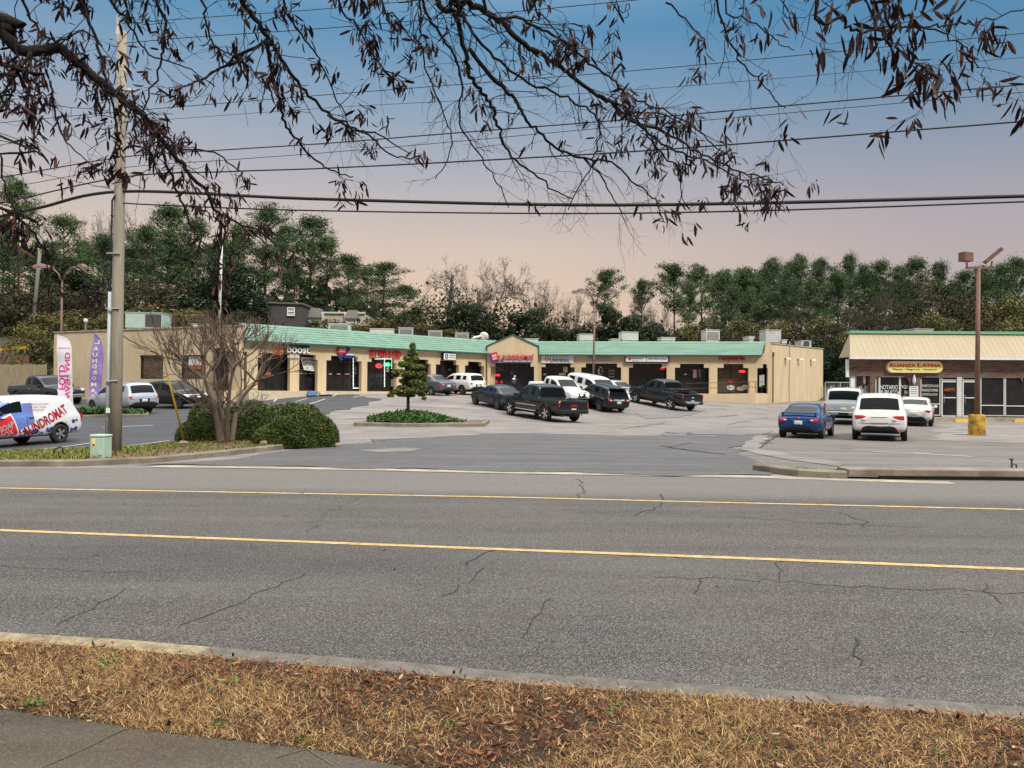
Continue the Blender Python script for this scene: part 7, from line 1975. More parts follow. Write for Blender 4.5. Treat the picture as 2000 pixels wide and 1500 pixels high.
for i, (px, py, Y, w, k) in enumerate([(40, 352, 95, 105, 0), (6, 425, 90, 100, 5), (125, 420, 92, 125, 5), (85, 470, 88, 80, 1), (-45, 400, 96, 110, 2), (330, 398, 97, 150, 5), (288, 440, 90, 100, 2), (376, 428, 100, 95, 0), (430, 468, 92, 90, 2), (466, 440, 101, 80, 1), (160, 470, 99, 80, 2), (250, 480, 90, 80, 2)]):
    lb = {0: 'tallest pine near the frame edge, rising alone above the slope', 5: 'broad dense pine, highest on the slope right of the utility pole'}.get(i, lb1)
    stand(pines[k], used, px, py, Y, w, lb, 'tree', g1)
stand(pines[4], used, 204, 456, 84, 85, 'lighter yellow green pine just left of the utility pole', 'tree')
g2 = 'pines behind the grey house'; lb2 = 'dark pine in the clump rising behind the grey house and townhouse'
for i, (px, py, Y, w, k) in enumerate([(520, 404, 98, 115, 0), (562, 440, 105, 85, 1), (606, 421, 97, 150, 5), (640, 462, 94, 120, 2), (682, 498, 92, 110, 2), (718, 522, 100, 90, 0), (748, 512, 93, 130, 5), (790, 556, 91, 90, 2), (575, 520, 93, 90, 2), (812, 600, 92, 60, 5)]):
    lb = {0: 'tall open topped pine with a long bare trunk, left of the grey house', 2: 'widest dense pine, domed high above the grey house', 6: 'round topped pine at the end of the clump behind the townhouse'}.get(i, lb2)
    stand(pines[k], used, px, py, Y, w, lb, 'tree', g2)
g3 = 'pines in the eastern treeline'; lb3 = 'dark pine in the long treeline beyond the taqueria and brick shop'
RP = [(1180, 529, 96, 78, 3), (1255, 547, 100, 55, 1), (1318, 517, 98, 92, 3), (1372, 520, 104, 85, 0), (1412, 532, 100, 75, 0), (1452, 524, 105, 85, 1), (1503, 507, 100, 80, 0), (1540, 512, 108, 70, 2), (1566, 501, 100, 70, 0), (1600, 505, 104, 80, 2), (1634, 530, 98, 65, 1),
      (1660, 497, 102, 75, 2), (1690, 518, 108, 75, 0), (1716, 508, 100, 95, 5), (1758, 520, 106, 75, 2), (1790, 502, 100, 90, 5), (1836, 512, 106, 85, 2), (1880, 528, 100, 85, 5), (1916, 520, 108, 85, 2), (1952, 514, 100, 95, 5), (1986, 502, 104, 95, 2), (2035, 512, 100, 95, 5), (1345, 556, 90, 62, 3), (1482, 545, 94, 62, 3), (1430, 560, 92, 60, 3), (1530, 550, 92, 60, 3), (1580, 548, 92, 60, 3)]
for i, (px, py, Y, w, k) in enumerate(RP):
    lb = {0: 'lone round topped pine behind the brown lamp post', 1: 'thin small headed pine between the lone round one and the treeline', 2: 'open crowned pine that begins the long treeline', 11: 'highest pine of the treeline, above the brick shop roof corner'}.get(i, lb3)
    stand(pines[k], used, px, py, Y, w, lb, 'tree', g3)
dark = [leafy_proto('evergreen_tree', 21), leafy_proto('evergreen_tree', 22, 10, 3.0, lumps=20), leafy_proto('evergreen_tree', 23, 10, 4.4, 6000)]
scrub = [leafy_proto('scrub_tree', 31, 10, 4.2, 4600, L_brown, .1, 30, (.18, .4)), leafy_proto('scrub_tree', 32, 10, 3.8, 4200, L_olive, .08, 30, (.2, .45)), leafy_proto('scrub_tree', 33, 10, 4.4, 3000, L_brown, .2, 34, (.15, .35))]
for i in range(14):
    px = 1400 + i * 48 + RNG.uniform(-14, 14)
    stand(pines[int(RNG.integers(0, 6))], used, px, RNG.uniform(512, 560), RNG.uniform(108, 118), RNG.uniform(75, 130), lb3, 'tree', g3)
for i in range(9):
    px = 10 + i * 62 + RNG.uniform(-20, 20)
    stand(pines[int(RNG.integers(0, 6))], used, px, RNG.uniform(455, 500), RNG.uniform(106, 114), RNG.uniform(100, 150), lb1, 'tree', g1)
g4 = 'dark evergreens behind the gabled corner'
for i, (px, py, Y, w, k) in enumerate([(918, 590, 83, 105, 2), (1012, 612, 84, 70, 1), (1046, 602, 86, 60, 0), (872, 628, 82, 70, 1), (1098, 648, 84, 60, 0), (1190, 600, 86, 75, 0), (1232, 618, 84, 70, 1), (1300, 640, 84, 80, 2), (960, 640, 82, 70, 1), (1065, 632, 83, 80, 2), (1130, 640, 84, 70, 0), (1160, 628, 86, 80, 2), (1270, 632, 85, 70, 0), (890, 636, 81, 70, 1)]):
    stand(dark[k], used, px, py, Y, w, {0: 'largest dark evergreen, left of the gable', 1: 'narrow dark evergreen directly behind the gable', 5: 'dark evergreen at the foot of the lone round topped pine'}.get(i, 'dark bushy evergreen showing over the teal roof near the corner'), 'tree', g4)
g5 = 'brownish scrub trees beyond the brick shop'
for i, (px, py, Y, w, k) in enumerate([(1805, 542, 86, 115, 2), (1862, 560, 84, 110, 0), (1922, 572, 84, 120, 1), (1986, 566, 82, 110, 1), (1762, 596, 82, 85, 0), (1702, 600, 86, 90, 2), (1640, 612, 82, 70, 0), (1600, 606, 86, 80, 1), (1555, 600, 84, 85, 0), (1515, 616, 82, 80, 1), (1450, 612, 84, 90, 1), (1400, 622, 82, 80, 0), (1350, 628, 82, 80, 1), (2045, 570, 84, 110, 0), (1830, 600, 80, 100, 1), (1900, 610, 79, 110, 0), (1960, 620, 79, 110, 1), (1670, 640, 80, 90, 1)]):
    stand(scrub[k], used, px, py, Y, w, {0: 'tallest brownish leafless looking tree above the brick shop roof', 6: 'dark scrub filling the gap between the two buildings'}.get(i, 'low brownish scrub tree standing in front of the eastern pines'), 'tree', g5)
for i, (px, py, Y, w, k) in enumerate([(1642, 690, 79, 60, 0), (1615, 672, 80, 60, 2), (1660, 672, 78, 60, 1), (1590, 660, 80, 60, 1)]):
    stand(dark[k], used, px, py, Y, w, 'dark evergreen bush behind the chain link fence', 'bush', 'bushes behind the chain link fence', zb=.8)
g6 = 'vine covered bushes on the slope'
for i, (px, py, Y, w, k) in enumerate([(60, 625, 72, 90, 1), (95, 605, 76, 110, 1), (150, 600, 74, 110, 1), (200, 606, 75, 90, 1), (255, 602, 78, 110, 1), (310, 590, 77, 120, 1), (365, 598, 76, 110, 1), (415, 606, 78, 100, 0), (20, 560, 84, 120, 0), (75, 560, 86, 120, 0), (140, 555, 84, 120, 0), (215, 560, 83, 110, 2), (280, 545, 84, 140, 2), (350, 540, 86, 140, 0), (470, 610, 80, 90, 0), (610, 634, 80, 70, 1), (650, 622, 82, 90, 1), (700, 630, 80, 90, 1), (745, 618, 80, 100, 1), (790, 625, 80, 90, 0), (835, 630, 80, 90, 1), (880, 640, 79, 80, 1), (560, 636, 78, 60, 1), (30, 690, 66.5, 60, 1)]):
    stand(scrub[k], used, px, py, Y, w, {0: 'vine covered bush behind the board fence', 8: 'brown scrub low on the slope at the frame edge', 15: 'low vine bush in front of the townhouse'}.get(i, 'olive vine covered bush on the slope behind the mall roof'), 'bush', g6)
for i, (px, py, Y, w, k) in enumerate([(440, 500, 84, 130, 2), (400, 540, 82, 110, 0), (480, 540, 83, 110, 2), (130, 520, 88, 110, 0)]):
    stand(dark[k], used, px, py, Y, w, 'dense dark evergreen on the slope left of the grey house', 'tree', 'dense evergreens left of the grey house')
bares = [bare_proto('bare_tree', 41, 15, None, 6, spread=.85, up=.08), bare_proto('bare_tree', 42, 15, None, 6, spread=.95, up=.05), bare_proto('bare_tree', 43, 14, None, 5, stems=4, spread=.6, up=.15), bare_proto('bare_tree', 44, 15, None, 6, spread=.85, up=.08, ivy=900)]
for i, (px, py, Y, w, k, lb) in enumerate([(210, 404, 97, 125, 0, 'leafless tree rising behind the utility pole'), (258, 414, 100, 115, 1, 'leafless tree right of the utility pole, above the green slope'), (892, 514, 92, 125, 1, 'leafless tree next to the dark leaning pole'),
                                         (968, 504, 95, 170, 0, 'largest leafless tree, spreading above the gable'), (935, 530, 90, 80, 3, 'ivy clad bare tree beside the largest leafless one'), (1032, 536, 92, 115, 1, 'leafless tree right of the largest one'), (1074, 560, 90, 95, 2, 'many stemmed leafless tree left of the brown lamp post'),
                                         (1112, 574, 88, 85, 2, 'many stemmed leafless tree nearest the brown lamp post'), (1142, 590, 90, 70, 0, 'small leafless tree behind the brown lamp post'), (1225, 580, 98, 90, 0, 'leafless tree between the round topped and thin pines'), (1742, 556, 96, 100, 1, 'leafless tree among the eastern pines, over the shop roof ridge'), (858, 560, 96, 90, 0, 'pale leafless tree at the open sky left of the leaning pole'),
                                         (715, 560, 98, 90, 0, 'leafless tree among the pines behind the townhouse'), (1650, 590, 86, 80, 1, 'leafless tree over the gap between the buildings'), (1280, 600, 90, 90, 2, 'many stemmed leafless tree at the start of the treeline')]):
    stand(bares[k], used, px, py, Y, w, lb, 'tree', 'leafless trees behind the mall')
L_under = leafmat('undergrowth_leaf', [(0, (.012, .018, .009)), (.5, (.032, .040, .018)), (1, (.075, .070, .032))], .8)
# low growth that nobody could count, under the trees
n = 60000
X_ = RNG.uniform(-95, 100, n); Y_ = RNG.uniform(80, 112, n)
hh = np.where(X_ < -12, 2.4, 6.5) * (.5 + .5 * np.sin(X_ * .5 + np.sin(Y_ * .3) * 2) ** 2)
P = np.stack([X_, Y_, hill(X_, Y_) + RNG.uniform(0, 1, n) ** .7 * hh + .2], 1)
o = cloud_quads('undergrowth', P, (.22, .5), (.45, .85), L_under); o['kind'] = 'stuff'
n = 22000
X_ = RNG.uniform(-230, 230, n); Y_ = RNG.uniform(118, 150, n)
P = np.stack([X_, Y_, hill(X_, Y_) + RNG.uniform(0, 1, n) * (7 + 3 * np.sin(X_ * .23) * np.sin(X_ * .071))], 1)
P = P[(P[:, 0] / P[:, 1] < -.12) | (P[:, 0] / P[:, 1] > .2)]
o = cloud_quads('distant_woods', P, (1.0, 2.2), (.5, .9), L_dark); o['kind'] = 'stuff'

# shrubs, crepe myrtle, island evergreen
def shrub(name, c, rx, ry, rz, n, label, lumps, par_m=L_hedge, size=(.035, .07)):
    t = empty(name, c, 0, label, 'shrub')
    q = RNG.normal(0, 1, (n, 3)); q[:, 2] = np.abs(q[:, 2]) * .95 - .12; q /= np.linalg.norm(q, axis=1)[:, None]
    f = 1 + sum(a * np.sin(q @ np.array(k) + p) for a, k, p in lumps)
    d = RNG.uniform(.92, 1.01, n) * f
    P = q * d[:, None] * np.array([rx, ry, rz]); P[:, 2] = np.maximum(P[:, 2], .03)
    leaf_quads('foliage', P, size, (.5, .7), par_m, .8, t)
    # woody core
    k = 14; vs, fs = [], []
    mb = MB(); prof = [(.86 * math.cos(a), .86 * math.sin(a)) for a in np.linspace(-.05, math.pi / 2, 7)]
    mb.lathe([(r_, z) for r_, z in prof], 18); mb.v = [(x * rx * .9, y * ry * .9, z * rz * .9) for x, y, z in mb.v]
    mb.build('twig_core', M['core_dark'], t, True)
    return t
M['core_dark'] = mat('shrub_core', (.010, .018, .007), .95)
c = at(583, 868, 21.6); c.z = H(c.x, c.y) + .05
shrub('shrub', c, 1.22, 1.0, 1.08, 30000, 'clipped rounded green shrub nearest the driveway kerb', [(.05, (5, 1, 3), 0), (.05, (2, 6, 1), 1), (.03, (9, 4, 7), 2)])
for i, (px, Y, rx, ry, rz, lb) in enumerate(((415, 23.4, 1.05, .9, 1.26, 'clipped dark shrub left of the bare multi stemmed trunk'), (505, 23.8, 1.25, 1.0, 1.28, 'tall clipped dark shrub behind the bare multi stemmed trunk'), (575, 23.6, .95, .9, 1.22, 'clipped shrub showing above and behind the nearest rounded one'))):
    c = at(px, 860, Y); c.z = H(c.x, Y) + .05
    shrub('shrub', c, rx, ry, rz, 17000, lb, [(.05, (4, 2, 3), i), (.04, (3, 6, 2), 1 + i), (.03, (9, 5, 7), 2)])
for i, (px, py, Y, r_) in enumerate(((358, 868, 20.5, .12), (660, 872, 21.3, .12), (515, 867, 20.6, .10))):
    c = at(px, py, Y)
    mb = MB(); mb.lathe([(0, -.05), (r_, -.03), (r_ * 1.1, r_ * .4), (r_ * .6, r_ * .85), (0, r_ * .95)], 7)
    rr = random.Random(i); mb.v = [(x * rr.uniform(.8, 1.3), y * rr.uniform(.8, 1.2), z * rr.uniform(.8, 1.1)) for x, y, z in mb.v]
    o = mb.build('rock', M['concrete']); o.location = c; tag(o, ['grey stone at the guy wire anchor', 'pale stone at the corner of the nearest rounded shrub', 'pale stone among the mulch beneath the bare tree'][i], 'rock')
# bare multi-stemmed crepe myrtle
cb = at(441, 858, 21.6); cb.z = H(cb.x, cb.y) + .12
t = empty('crepe_myrtle', cb, 0, 'bare multi stemmed tree with a fan of fine twigs, among the clipped shrubs', 'tree')
def L_(px, py, dy=0.0): p = at(px, py, cb.y + dy); return p - cb
stems = [([(430, 862), (424, 820), (417, 790), (407, 766), (400, 740)], .115, -.1), ([(437, 862), (436, 820), (432, 795), (424, 765), (418, 725)], .10, .15), ([(444, 862), (444, 825), (446, 790), (449, 755), (455, 720)], .10, -.15), ([(453, 861), (458, 825), (463, 793), (478, 770), (500, 745)], .105, .1), ([(463, 795), (470, 770), (472, 745), (470, 715)], .05, .25), ([(424, 820), (410, 785), (385, 760), (360, 745)], .05, -.3)]
segs = []; rnd = random.Random(12); fine = []
for pts, r0, dy in stems:
    P = [L_(px, py, dy * k / (len(pts) - 1) * 4) for k, (px, py) in enumerate(pts)]
    n = len(P)
    for k in range(n - 1):
        segs.append((tuple(P[k]), tuple(P[k + 1]), .78 * r0 * (1 - .6 * k / (n - 1)), .78 * r0 * (1 - .6 * (k + 1) / (n - 1))))
    d = (P[-1] - P[-2]).normalized()
    for _ in range(4):
        o_ = Vector((rnd.gauss(0, .95), rnd.gauss(0, .7), rnd.uniform(.1, .9)))
        grow(rnd, P[-1], d * .6 + o_, .70, r0 * .36, 0, 4, fine, .48, (2, 2), .82, .22, 3, .0055, .10)
    for k in range(1, n - 1):
        if rnd.random() < .8: grow(rnd, P[k], Vector((rnd.gauss(0, .8), rnd.gauss(0, .6), .5)), .6, r0 * .25, 1, 4, fine, .5, (2, 3), .78, .3, 3, .004, .12)
ctr = Vector((0, 0, 0))
fine = [s for s in fine if s[1][2] < L_(450, 608).z + .22 * math.sin(s[1][0] * 7.3) - .25 * abs(s[1][0] + .1) and abs(s[1][0]) < 2.35 and s[1][2] > .9]
seg_tubes('trunk', segs, M['bark_crepe'], t, 10)
seg_tubes('crown', fine, M['twig'], t, 3)
# island evergreen: tiers of foliage with a clear leader
tb_ = ter(797, 812); tb_ = Vector((at(797, 806, 34.6).x, 34.6, H(at(797, 806, 34.6).x, 34.6) + .1))
t = empty('evergreen_sapling', tb_, 0, 'small irregular evergreen on the tree island, its trunk bare below', 'tree')
sc = 34.6 / F
def E_(px, py, dy=0): return Vector(((px - 797) * sc, dy, at(px, py, 34.6).z - tb_.z))
MB().tube([(0, 0, -.15), E_(797, 775), E_(800, 730), E_(805, 690), E_(804, 670)], [.085, .07, .05, .025, .01], 8).build('trunk', M['bark'], t, True)
blobs = [(805, 676, 7, 9), (804, 690, 12, 9), (797, 700, 15, 8), (808, 702, 12, 8), (790, 712, 15, 8), (806, 716, 18, 9), (822, 716, 10, 6), (780, 727, 17, 7), (800, 730, 22, 10), (820, 731, 15, 9), (828, 740, 9, 7), (772, 733, 8, 5), (793, 744, 17, 9), (812, 748, 18, 9), (826, 754, 9, 7), (788, 757, 16, 7), (806, 763, 18, 8), (770, 766, 13, 6), (783, 770, 12, 6), (823, 770, 10, 6), (764, 772, 7, 5), (829, 778, 5, 4), (798, 772, 14, 5)]
P = []
for px, py, rx, rz in blobs:
    k = int(rx * rz * 4.2); q = RNG.normal(0, 1, (k, 3)); q /= np.linalg.norm(q, axis=1)[:, None]
    q *= (RNG.uniform(.3, 1.08, k) ** .6)[:, None]
    c = E_(px, py, RNG.uniform(-.25, .25)); P.append(np.array(c[:]) + q * np.array([rx * sc * .86, max(rx, rz) * sc * .8, rz * sc * .74]))
L_sap = leafmat('sapling_leaf', [(0, (.026, .046, .012)), (.4, (.072, .104, .022)), (.8, (.15, .175, .038)), (1, (.23, .22, .06))], .5)
cloud_quads('crown', np.concatenate(P), (.08, .17), (.3, .5), L_sap, t, np.array([0, 0, .4]))
segs = [(tuple(E_(800, 740)), tuple(E_(px, py)), .03, .012) for px, py, rx, rz in blobs if abs(px - 800) > 8]
seg_tubes('limb', segs, M['bark'], t, 4)

# ================================================================== PERSON AT THE LAUNDROMAT
M['skin'] = mat('skin', (.36, .22, .16), .6); M['jacket'] = mat('jacket', (.018, .019, .022), .8); M['trousers'] = mat('trousers', (.03, .035, .05), .8)
def skin_mesh(name, V, E, m, par):
    me = bpy.data.meshes.new('tmp'); me.from_pydata([v[:3] for v in V], E, [])
    ob = bpy.data.objects.new('tmp', me); COL.objects.link(ob)
    ob.modifiers.new('k', 'SKIN'); sv = me.skin_vertices[0].data
    for q, v in zip(sv, V): q.radius = (v[3], v[3])
    sv[0].use_root = True
    ob.modifiers.new('s', 'SUBSURF').levels = 1
    dg = bpy.context.evaluated_depsgraph_get(); em = bpy.data.meshes.new_from_object(ob.evaluated_get(dg)); bpy.data.objects.remove(ob)
    em.materials.clear(); em.materials.append(m); em.polygons.foreach_set('use_smooth', np.ones(len(em.polygons), bool))
    o = bpy.data.objects.new(name, em); COL.objects.link(o); o.parent = par; return o
pc = at(1003, 764, 62.0); pc.z = H(pc.x, 62.0)
per = empty('person', pc, R(80), 'person in a dark jacket with a pale back patch, stooping at the laundromat door', 'person')
# stooping: hips back, trunk bent forward, arms reaching down to the door handle
V = [(0, 0, .86, .14), (.16, 0, 1.04, .145), (.32, 0, 1.18, .15), (.41, 0, 1.24, .06), (.48, 0, 1.28, .055)]
E = [(0, 1), (1, 2), (2, 3), (3, 4)]
def limb(start, pts):
    p = start
    for q in pts: V.append(q); E.append((p, len(V) - 1)); p = len(V) - 1
    return p
for s in (1, -1):
    limb(0, [(-.02, s * .10, .80, .10), (.06, s * .11, .45, .065), (-.02, s * .11, .09, .045), (.14, s * .12, .04, .035)])
    w_ = limb(2, [(.33, s * .19, 1.17, .07), (.42, s * .24, .92, .048), (.56, s * .20, .74, .034), (.60, s * .19, .68, .030)])
    for k in range(4): limb(w_, [(.62 + .005 * k, s * (.16 + .022 * k), .63, .009), (.64, s * (.16 + .022 * k), .60 - .008 * (k in (1, 2)), .008)])
    limb(w_, [(.61, s * .155, .67, .010), (.635, s * .14, .645, .009)])
skin_mesh('body', V, E, M['jacket'], per)
hd = MB().lathe([(0, -.12), (.05, -.10), (.075, -.03), (.08, .03), (.065, .09), (.03, .115), (0, .12)], 14).build('head', M['skin'], per, True); hd.location = (.52, 0, 1.35); hd.rotation_euler = (0, R(35), 0)
hh_ = MB().lathe([(.083, 0), (.086, .04), (.07, .10), (.035, .125), (0, .13)], 14).build('hair', M['unit_grey'], hd, True)
MB().obox((.575, 0, 1.33), (.03, .025, .03)).build('nose', M['skin'], per)
MB(Matrix.Translation((.10, 0, 1.13)) @ Matrix.Rotation(R(-48), 4, 'Y')).box((-.02, -.09, .0), (.14, .09, .035)).build('back_patch', M['sign_pale'], per)

# ================================================================== THE OVERHANGING TREE
tree = empty('overhanging_tree', (-5.6, 3.0, 0), 0, 'overhanging tree whose bare twigs and last dark leaves hang across the sky', 'tree')
TB = Vector((-5.6, 3.0, 0))
M['limb_dark'] = mat('limb_bark', (.013, .011, .011), .95, vary=.4, scale=30, bump=.7, bscale=60)
M['twig_dark'] = mat('twig_dark', (.012, .010, .011), .9)
L_leaf = leafmat('dead_leaf', [(0, (.008, .004, .006)), (.5, (.018, .007, .008)), (.85, (.042, .013, .012)), (1, (.10, .042, .03))], .6, .2)
def smooth_line(P, k=6):
    Q = []
    for i in range(len(P) - 1):
        p0, p1, p2, p3 = P[max(i - 1, 0)], P[i], P[i + 1], P[min(i + 2, len(P) - 1)]
        for q in range(k):
            u = q / k; Q.append(.5 * (2 * p1 + (p2 - p0) * u + (2 * p0 - 5 * p1 + 4 * p2 - p3) * u * u + (3 * p1 - p0 - 3 * p2 + p3) * u ** 3))
    Q.append(P[-1]); return Q
# (pixels, start and end distance, start and end radius in photograph pixels, leafiness, twigginess)
LIMBS = [
 ([(-60, 20), (0, 63), (45, 100), (115, 92), (150, 122), (190, 157), (224, 182), (252, 203), (280, 224), (305, 259), (343, 305), (367, 336), (399, 371), (420, 410), (441, 424), (500, 450), (560, 492)], 4.3, 5.2, 15, 1.2, .75, 1.0),
 ([(305, 259), (315, 290), (330, 330), (345, 370), (365, 420), (385, 460), (430, 500)], 4.6, 4.9, 4, 1.2, .3, .7),
 ([(465, -20), (490, 28), (521, 70), (539, 98), (567, 143), (595, 178), (640, 224), (686, 249), (720, 265), (760, 300), (800, 310)], 4.6, 5.4, 7, 1.2, .8, .8),
 ([(521, 76), (528, 130), (546, 196), (556, 238), (581, 276), (623, 318), (647, 332), (690, 345)], 4.7, 5.3, 4.5, 1.1, .7, .8),
 ([(850, -20), (888, 25), (905, 87), (916, 140), (937, 175), (961, 206), (972, 245), (986, 287), (1010, 315), (1052, 343), (1080, 371), (1119, 388)], 4.2, 5.0, 7, 1.2, .02, 1.3),
 ([(890, -20), (912, 0), (947, 21), (982, 45), (1017, 80), (1063, 112), (1101, 136), (1133, 161), (1168, 185), (1206, 210), (1227, 231), (1280, 252), (1325, 273), (1370, 300), (1430, 330), (1480, 345), (1530, 362)], 4.2, 5.4, 8.5, 1.2, .35, 1.0),
 ([(875, -20), (888, 0), (923, 63), (965, 112), (1021, 154), (1087, 182), (1133, 206), (1171, 238), (1165, 290), (1150, 330), (1110, 410)], 4.3, 4.8, 4.5, 1.0, .02, 1.0),
 ([(916, 95), (965, 157), (1000, 185), (1021, 224), (1045, 252), (1087, 287), (1140, 308), (1192, 318), (1245, 360), (1280, 392), (1295, 432)], 4.4, 5.1, 4.5, 1.1, .03, 1.1),
 ([(1140, 308), (1175, 345), (1195, 380), (1220, 430)], 4.9, 5.2, 2.2, .9, .02, 1.0),
 ([(825, -10), (853, 56), (891, 122), (902, 175), (898, 227), (909, 266), (940, 308), (972, 357), (993, 406)], 4.3, 4.7, 3.6, 1.0, .02, 1.1),
 ([(818, -10), (821, 70), (832, 133), (849, 182), (877, 245), (880, 300), (850, 350)], 4.5, 4.8, 2.6, .9, .10, 1.1),
 ([(940, -10), (1021, 35), (1070, 63), (1115, 91), (1150, 122), (1196, 157), (1227, 185), (1280, 210), (1350, 241), (1400, 290), (1440, 300)], 4.0, 4.9, 4, 1.1, .35, 1.0),
 ([(1398, -10), (1412, 45), (1436, 98), (1461, 136), (1489, 161), (1510, 189), (1534, 212)], 4.0, 4.3, 3, .9, .12, .6),
 ([(1590, -15), (1643, 35), (1667, 52), (1720, 60), (1765, 56), (1807, 52), (1860, 49), (1895, 45), (1947, 31), (2010, 15)], 2.8, 3.1, 4.2, 1.2, .42, .6),
 ([(1725, -10), (1765, 25), (1797, 49), (1790, 80), (1783, 115), (1815, 145), (1825, 165)], 2.8, 2.9, 4.2, 1.2, .75, .4),
 ([(1795, 49), (1850, 72), (1890, 90), (1905, 120), (1920, 148)], 2.9, 3.0, 2, .9, .25, .5),
 ([(1300, 5), (1335, 35), (1373, 77), (1360, 100)], 4.1, 4.3, 2, .9, .25, .6), ([(1415, -10), (1447, 31), (1489, 56), (1517, 80), (1552, 98)], 3.9, 4.2, 2.4, .9, .4, .6),
 ([(1705, -10), (1717, 35), (1730, 63), (1758, 91), (1775, 110)], 2.9, 3.0, 2.4, .9, .45, .5), ([(1535, -10), (1550, 30), (1568, 70)], 3.8, 3.9, 1.6, .8, .05, .4), ([(1450, -10), (1425, 60), (1405, 150)], 4, 4.1, 1.4, .7, .05, .3),
 ([(150, -10), (175, 45), (196, 105), (210, 175), (228, 245), (225, 310), (215, 340)], 4.5, 4.7, 5, 1.2, .7, .9), ([(300, -10), (322, 35), (318, 91), (310, 130), (290, 190), (270, 250)], 4.6, 4.7, 4.5, 1.2, .6, .9),
 ([(521, 77), (458, 115), (413, 143), (357, 171), (315, 189)], 4.8, 4.7, 3.5, 1.2, .55, .8), ([(98, 157), (105, 217), (126, 270), (157, 301), (192, 336)], 4.4, 4.5, 2.4, .9, .2, .7), ([(-30, 395), (20, 412), (60, 450), (85, 485), (110, 505), (150, 520), (180, 550), (215, 568)], 4.0, 4.3, 3.5, 1.0, .45, .6),
 ([(-40, 250), (0, 300), (8, 360), (30, 420), (10, 470)], 3.6, 3.8, 3, 1.2, .85, .4), ([(210, -10), (245, 32), (266, 70), (300, 110), (360, 130), (420, 170)], 4.6, 4.9, 3.6, 1.0, .55, 1.0), ([(548, -10), (567, 35), (595, 77), (623, 115), (644, 168), (670, 215), (680, 260)], 4.8, 5.1, 3.4, .9, .3, .9),
 ([(660, -10), (690, 40), (720, 90), (745, 130), (780, 150), (810, 160)], 4.7, 5.0, 3, .9, .75, .8), ([(740, -10), (770, 30), (800, 70), (830, 100), (850, 130)], 4.6, 4.8, 2.6, .9, .55, .8), ([(40, -10), (60, 40), (110, 80), (160, 60), (200, 90)], 4.3, 4.6, 4, 1.2, .8, .9), ([(390, -10), (400, 40), (420, 90), (470, 120), (510, 160)], 4.7, 5.0, 3.4, 1, .55, 1.0),
 ([(-20, 120), (30, 140), (60, 190), (70, 240), (90, 280)], 3.9, 4.1, 3.4, 1.1, .95, .6), ([(1040, -10), (1060, 30), (1085, 60), (1100, 90)], 4.2, 4.4, 2.8, 1, .9, .4), ([(1200, -10), (1230, 10), (1220, 35)], 4.2, 4.3, 1.8, .8, .4, .6), ([(441, 424), (437, 470), (420, 520), (400, 560)], 4.9, 5.0, 2.0, .9, .2, .7), ([(60, 100), (20, 160), (-5, 210)], 4.0, 3.9, 4, 1.2, .95, .7),
 ([(230, 190), (300, 240), (350, 290), (420, 300), (470, 340), (480, 370)], 4.5, 4.9, 3, 1.0, .55, .8), ([(640, 224), (700, 255), (740, 262), (800, 300)], 4.6, 4.8, 3, 1.0, .9, .3),
 ([(1227, 231), (1270, 262), (1330, 300), (1390, 320), (1450, 350), (1500, 345)], 4.9, 5.2, 3, 1.0, .75, .8), ([(1168, 185), (1230, 215), (1300, 225), (1360, 262)], 4.7, 4.9, 3, 1.0, .3, 1.0), ([(1255, 245), (1290, 300), (1325, 325), (1330, 370), (1340, 410)], 4.9, 5.1, 2.2, .8, .45, .7)]
main, twigs, leafP, leafS = [], [], [], []
rnd = random.Random(21)
# scaffold out of view: trunk and two boughs the limbs spring from
trunk = [Vector((-5.6, 3.0, -.3)), Vector((-5.65, 3.05, 1.5)), Vector((-5.55, 3.15, 3.2)), Vector((-5.3, 3.3, 4.6)), Vector((-4.9, 3.5, 6.2)), Vector((-4.6, 3.7, 8.5))]
bough = smooth_line([Vector((-5.5, 3.2, 3.6)), Vector((-4.2, 3.5, 4.6)), Vector((-2.4, 3.6, 5.2)), Vector((-.6, 3.6, 5.5)), Vector((1.0, 3.5, 5.7)), Vector((2.6, 3.0, 5.6))], 8)
mb = MB(); mb.tube([p - TB for p in smooth_line(trunk)], [.30 - .22 * k / 30 for k in range(31)], 14)
mb.build('trunk', M['limb_dark'], tree, True)
mb = MB(); mb.tube([p - TB for p in bough], [.13 - .10 * k / (len(bough) - 1) for k in range(len(bough))], 10)
mb.build('bough', M['limb_dark'], tree, True)
def droop_twig(p, d, ln, r, lev, leafy, dist):
    d = d.normalized(); q = p.copy(); n = 3
    for k in range(n):
        d = (d + Vector((rnd.gauss(0, .22), rnd.gauss(0, .22), rnd.gauss(-.07, .2)))).normalized()
        q2 = q + d * ln / n
        twigs.append((tuple(q - TB), tuple(q2 - TB), r * (1 - .25 * k / n), r * (1 - .25 * (k + 1) / n)))
        q = q2
        if lev < 3 and rnd.random() < .62:
            droop_twig(q, d + Vector((rnd.gauss(0, .7), rnd.gauss(0, .7), rnd.gauss(-.1, .6))), ln * rnd.uniform(.45, .75), r * .68, lev + 1, leafy, dist)
    if rnd.random() < leafy:
        c = rnd.randint(3, 7)
        for _ in range(c): leafP.append(np.array((q + Vector((rnd.gauss(0, .018), rnd.gauss(0, .018), rnd.gauss(0, .018))) - TB)[:])); leafS.append(1.0)
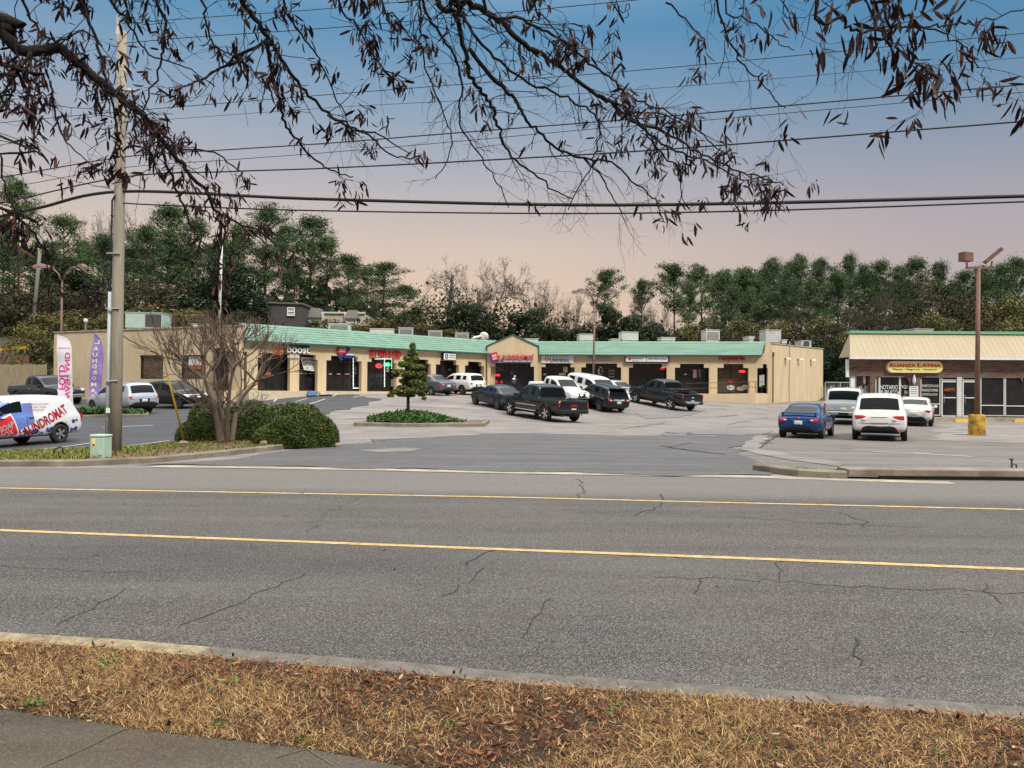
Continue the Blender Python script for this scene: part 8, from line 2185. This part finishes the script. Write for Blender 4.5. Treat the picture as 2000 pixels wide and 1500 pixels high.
for pts, d0, d1, r0, r1, leafy, tw in LIMBS:
    n = len(pts)
    P = [at(px, py, d0 + (d1 - d0) * k / (n - 1)) for k, (px, py) in enumerate(pts)]
    if pts[0][1] <= 0 and pts[0][0] > -30:   # spring from the bough
        b = min(bough, key=lambda v: (v - P[0]).length)
        P = [b, b.lerp(P[0], .5) + Vector((0, 0, .12))] + P
    elif pts[0][0] <= -20: P = [Vector((-5.5, 3.2, 3.0 + P[0].z * .25))] + P
    Q = smooth_line(P, 5)
    m_ = len(Q); rr0, rr1 = r0 * d0 / F, r1 * d1 / F
    R_ = [rr0 + (rr1 - rr0) * (k / (m_ - 1)) ** .8 for k in range(m_)]
    Q = [q + Vector((rnd.gauss(0, .006), rnd.gauss(0, .006), rnd.gauss(0, .006))) if 0 < k < m_ - 1 else q for k, q in enumerate(Q)]
    main.append((Q, R_))
    for k in range(1, m_):
        d = (Q[k] - Q[k - 1]).normalized(); seg = (Q[k] - Q[k - 1]).length
        nt = seg * 10.5 * tw
        while nt > 0:
            if rnd.random() < nt:
                o_ = Vector((rnd.gauss(0, .7), rnd.gauss(0, .7), rnd.gauss(-.15, .75)))
                droop_twig(Q[k], d * .75 + o_, rnd.uniform(.09, .30), max(.0014, min(.0030, R_[k] * .35)), 1, leafy * .55, d0)
            nt -= 1
        if rnd.random() < leafy * seg * 6.0:
            for _ in range(rnd.randint(4, 9)):
                leafP.append(np.array((Q[k] + Vector((rnd.gauss(0, .03), rnd.gauss(0, .03), rnd.gauss(-.01, .03))) - TB)[:])); leafS.append(1.0)
mb = MB()
for Q, R_ in main: mb.tube([q - TB for q in Q], R_, 7)
mb.build('limb', M['limb_dark'], tree, True)
seg_tubes('twig', twigs, M['twig_dark'], tree, 4)
leaf_quads('leaf', np.array(leafP), (.05, .105), (.15, .26), L_leaf, .5, tree, .3, hang=(-1.0, .45))
tree.location = TB
print('leaves', len(leafP), 'twigs', len(twigs))

# ------------------------------------------------------------------ put each thing's origin at its base
bpy.context.view_layer.update()
for o in [o for o in SC.objects if o.type == 'EMPTY' and not o.parent and o.location.length < 1e-6]:
    pts = [c.matrix_world @ Vector(b) for c in o.children_recursive if c.type == 'MESH' for b in c.bound_box]
    if not pts: continue
    a = np.array([p[:] for p in pts]); base = Vector(((a[:, 0].min() + a[:, 0].max()) / 2, (a[:, 1].min() + a[:, 1].max()) / 2, a[:, 2].min()))
    o.location = base
    for c in o.children: c.location -= base
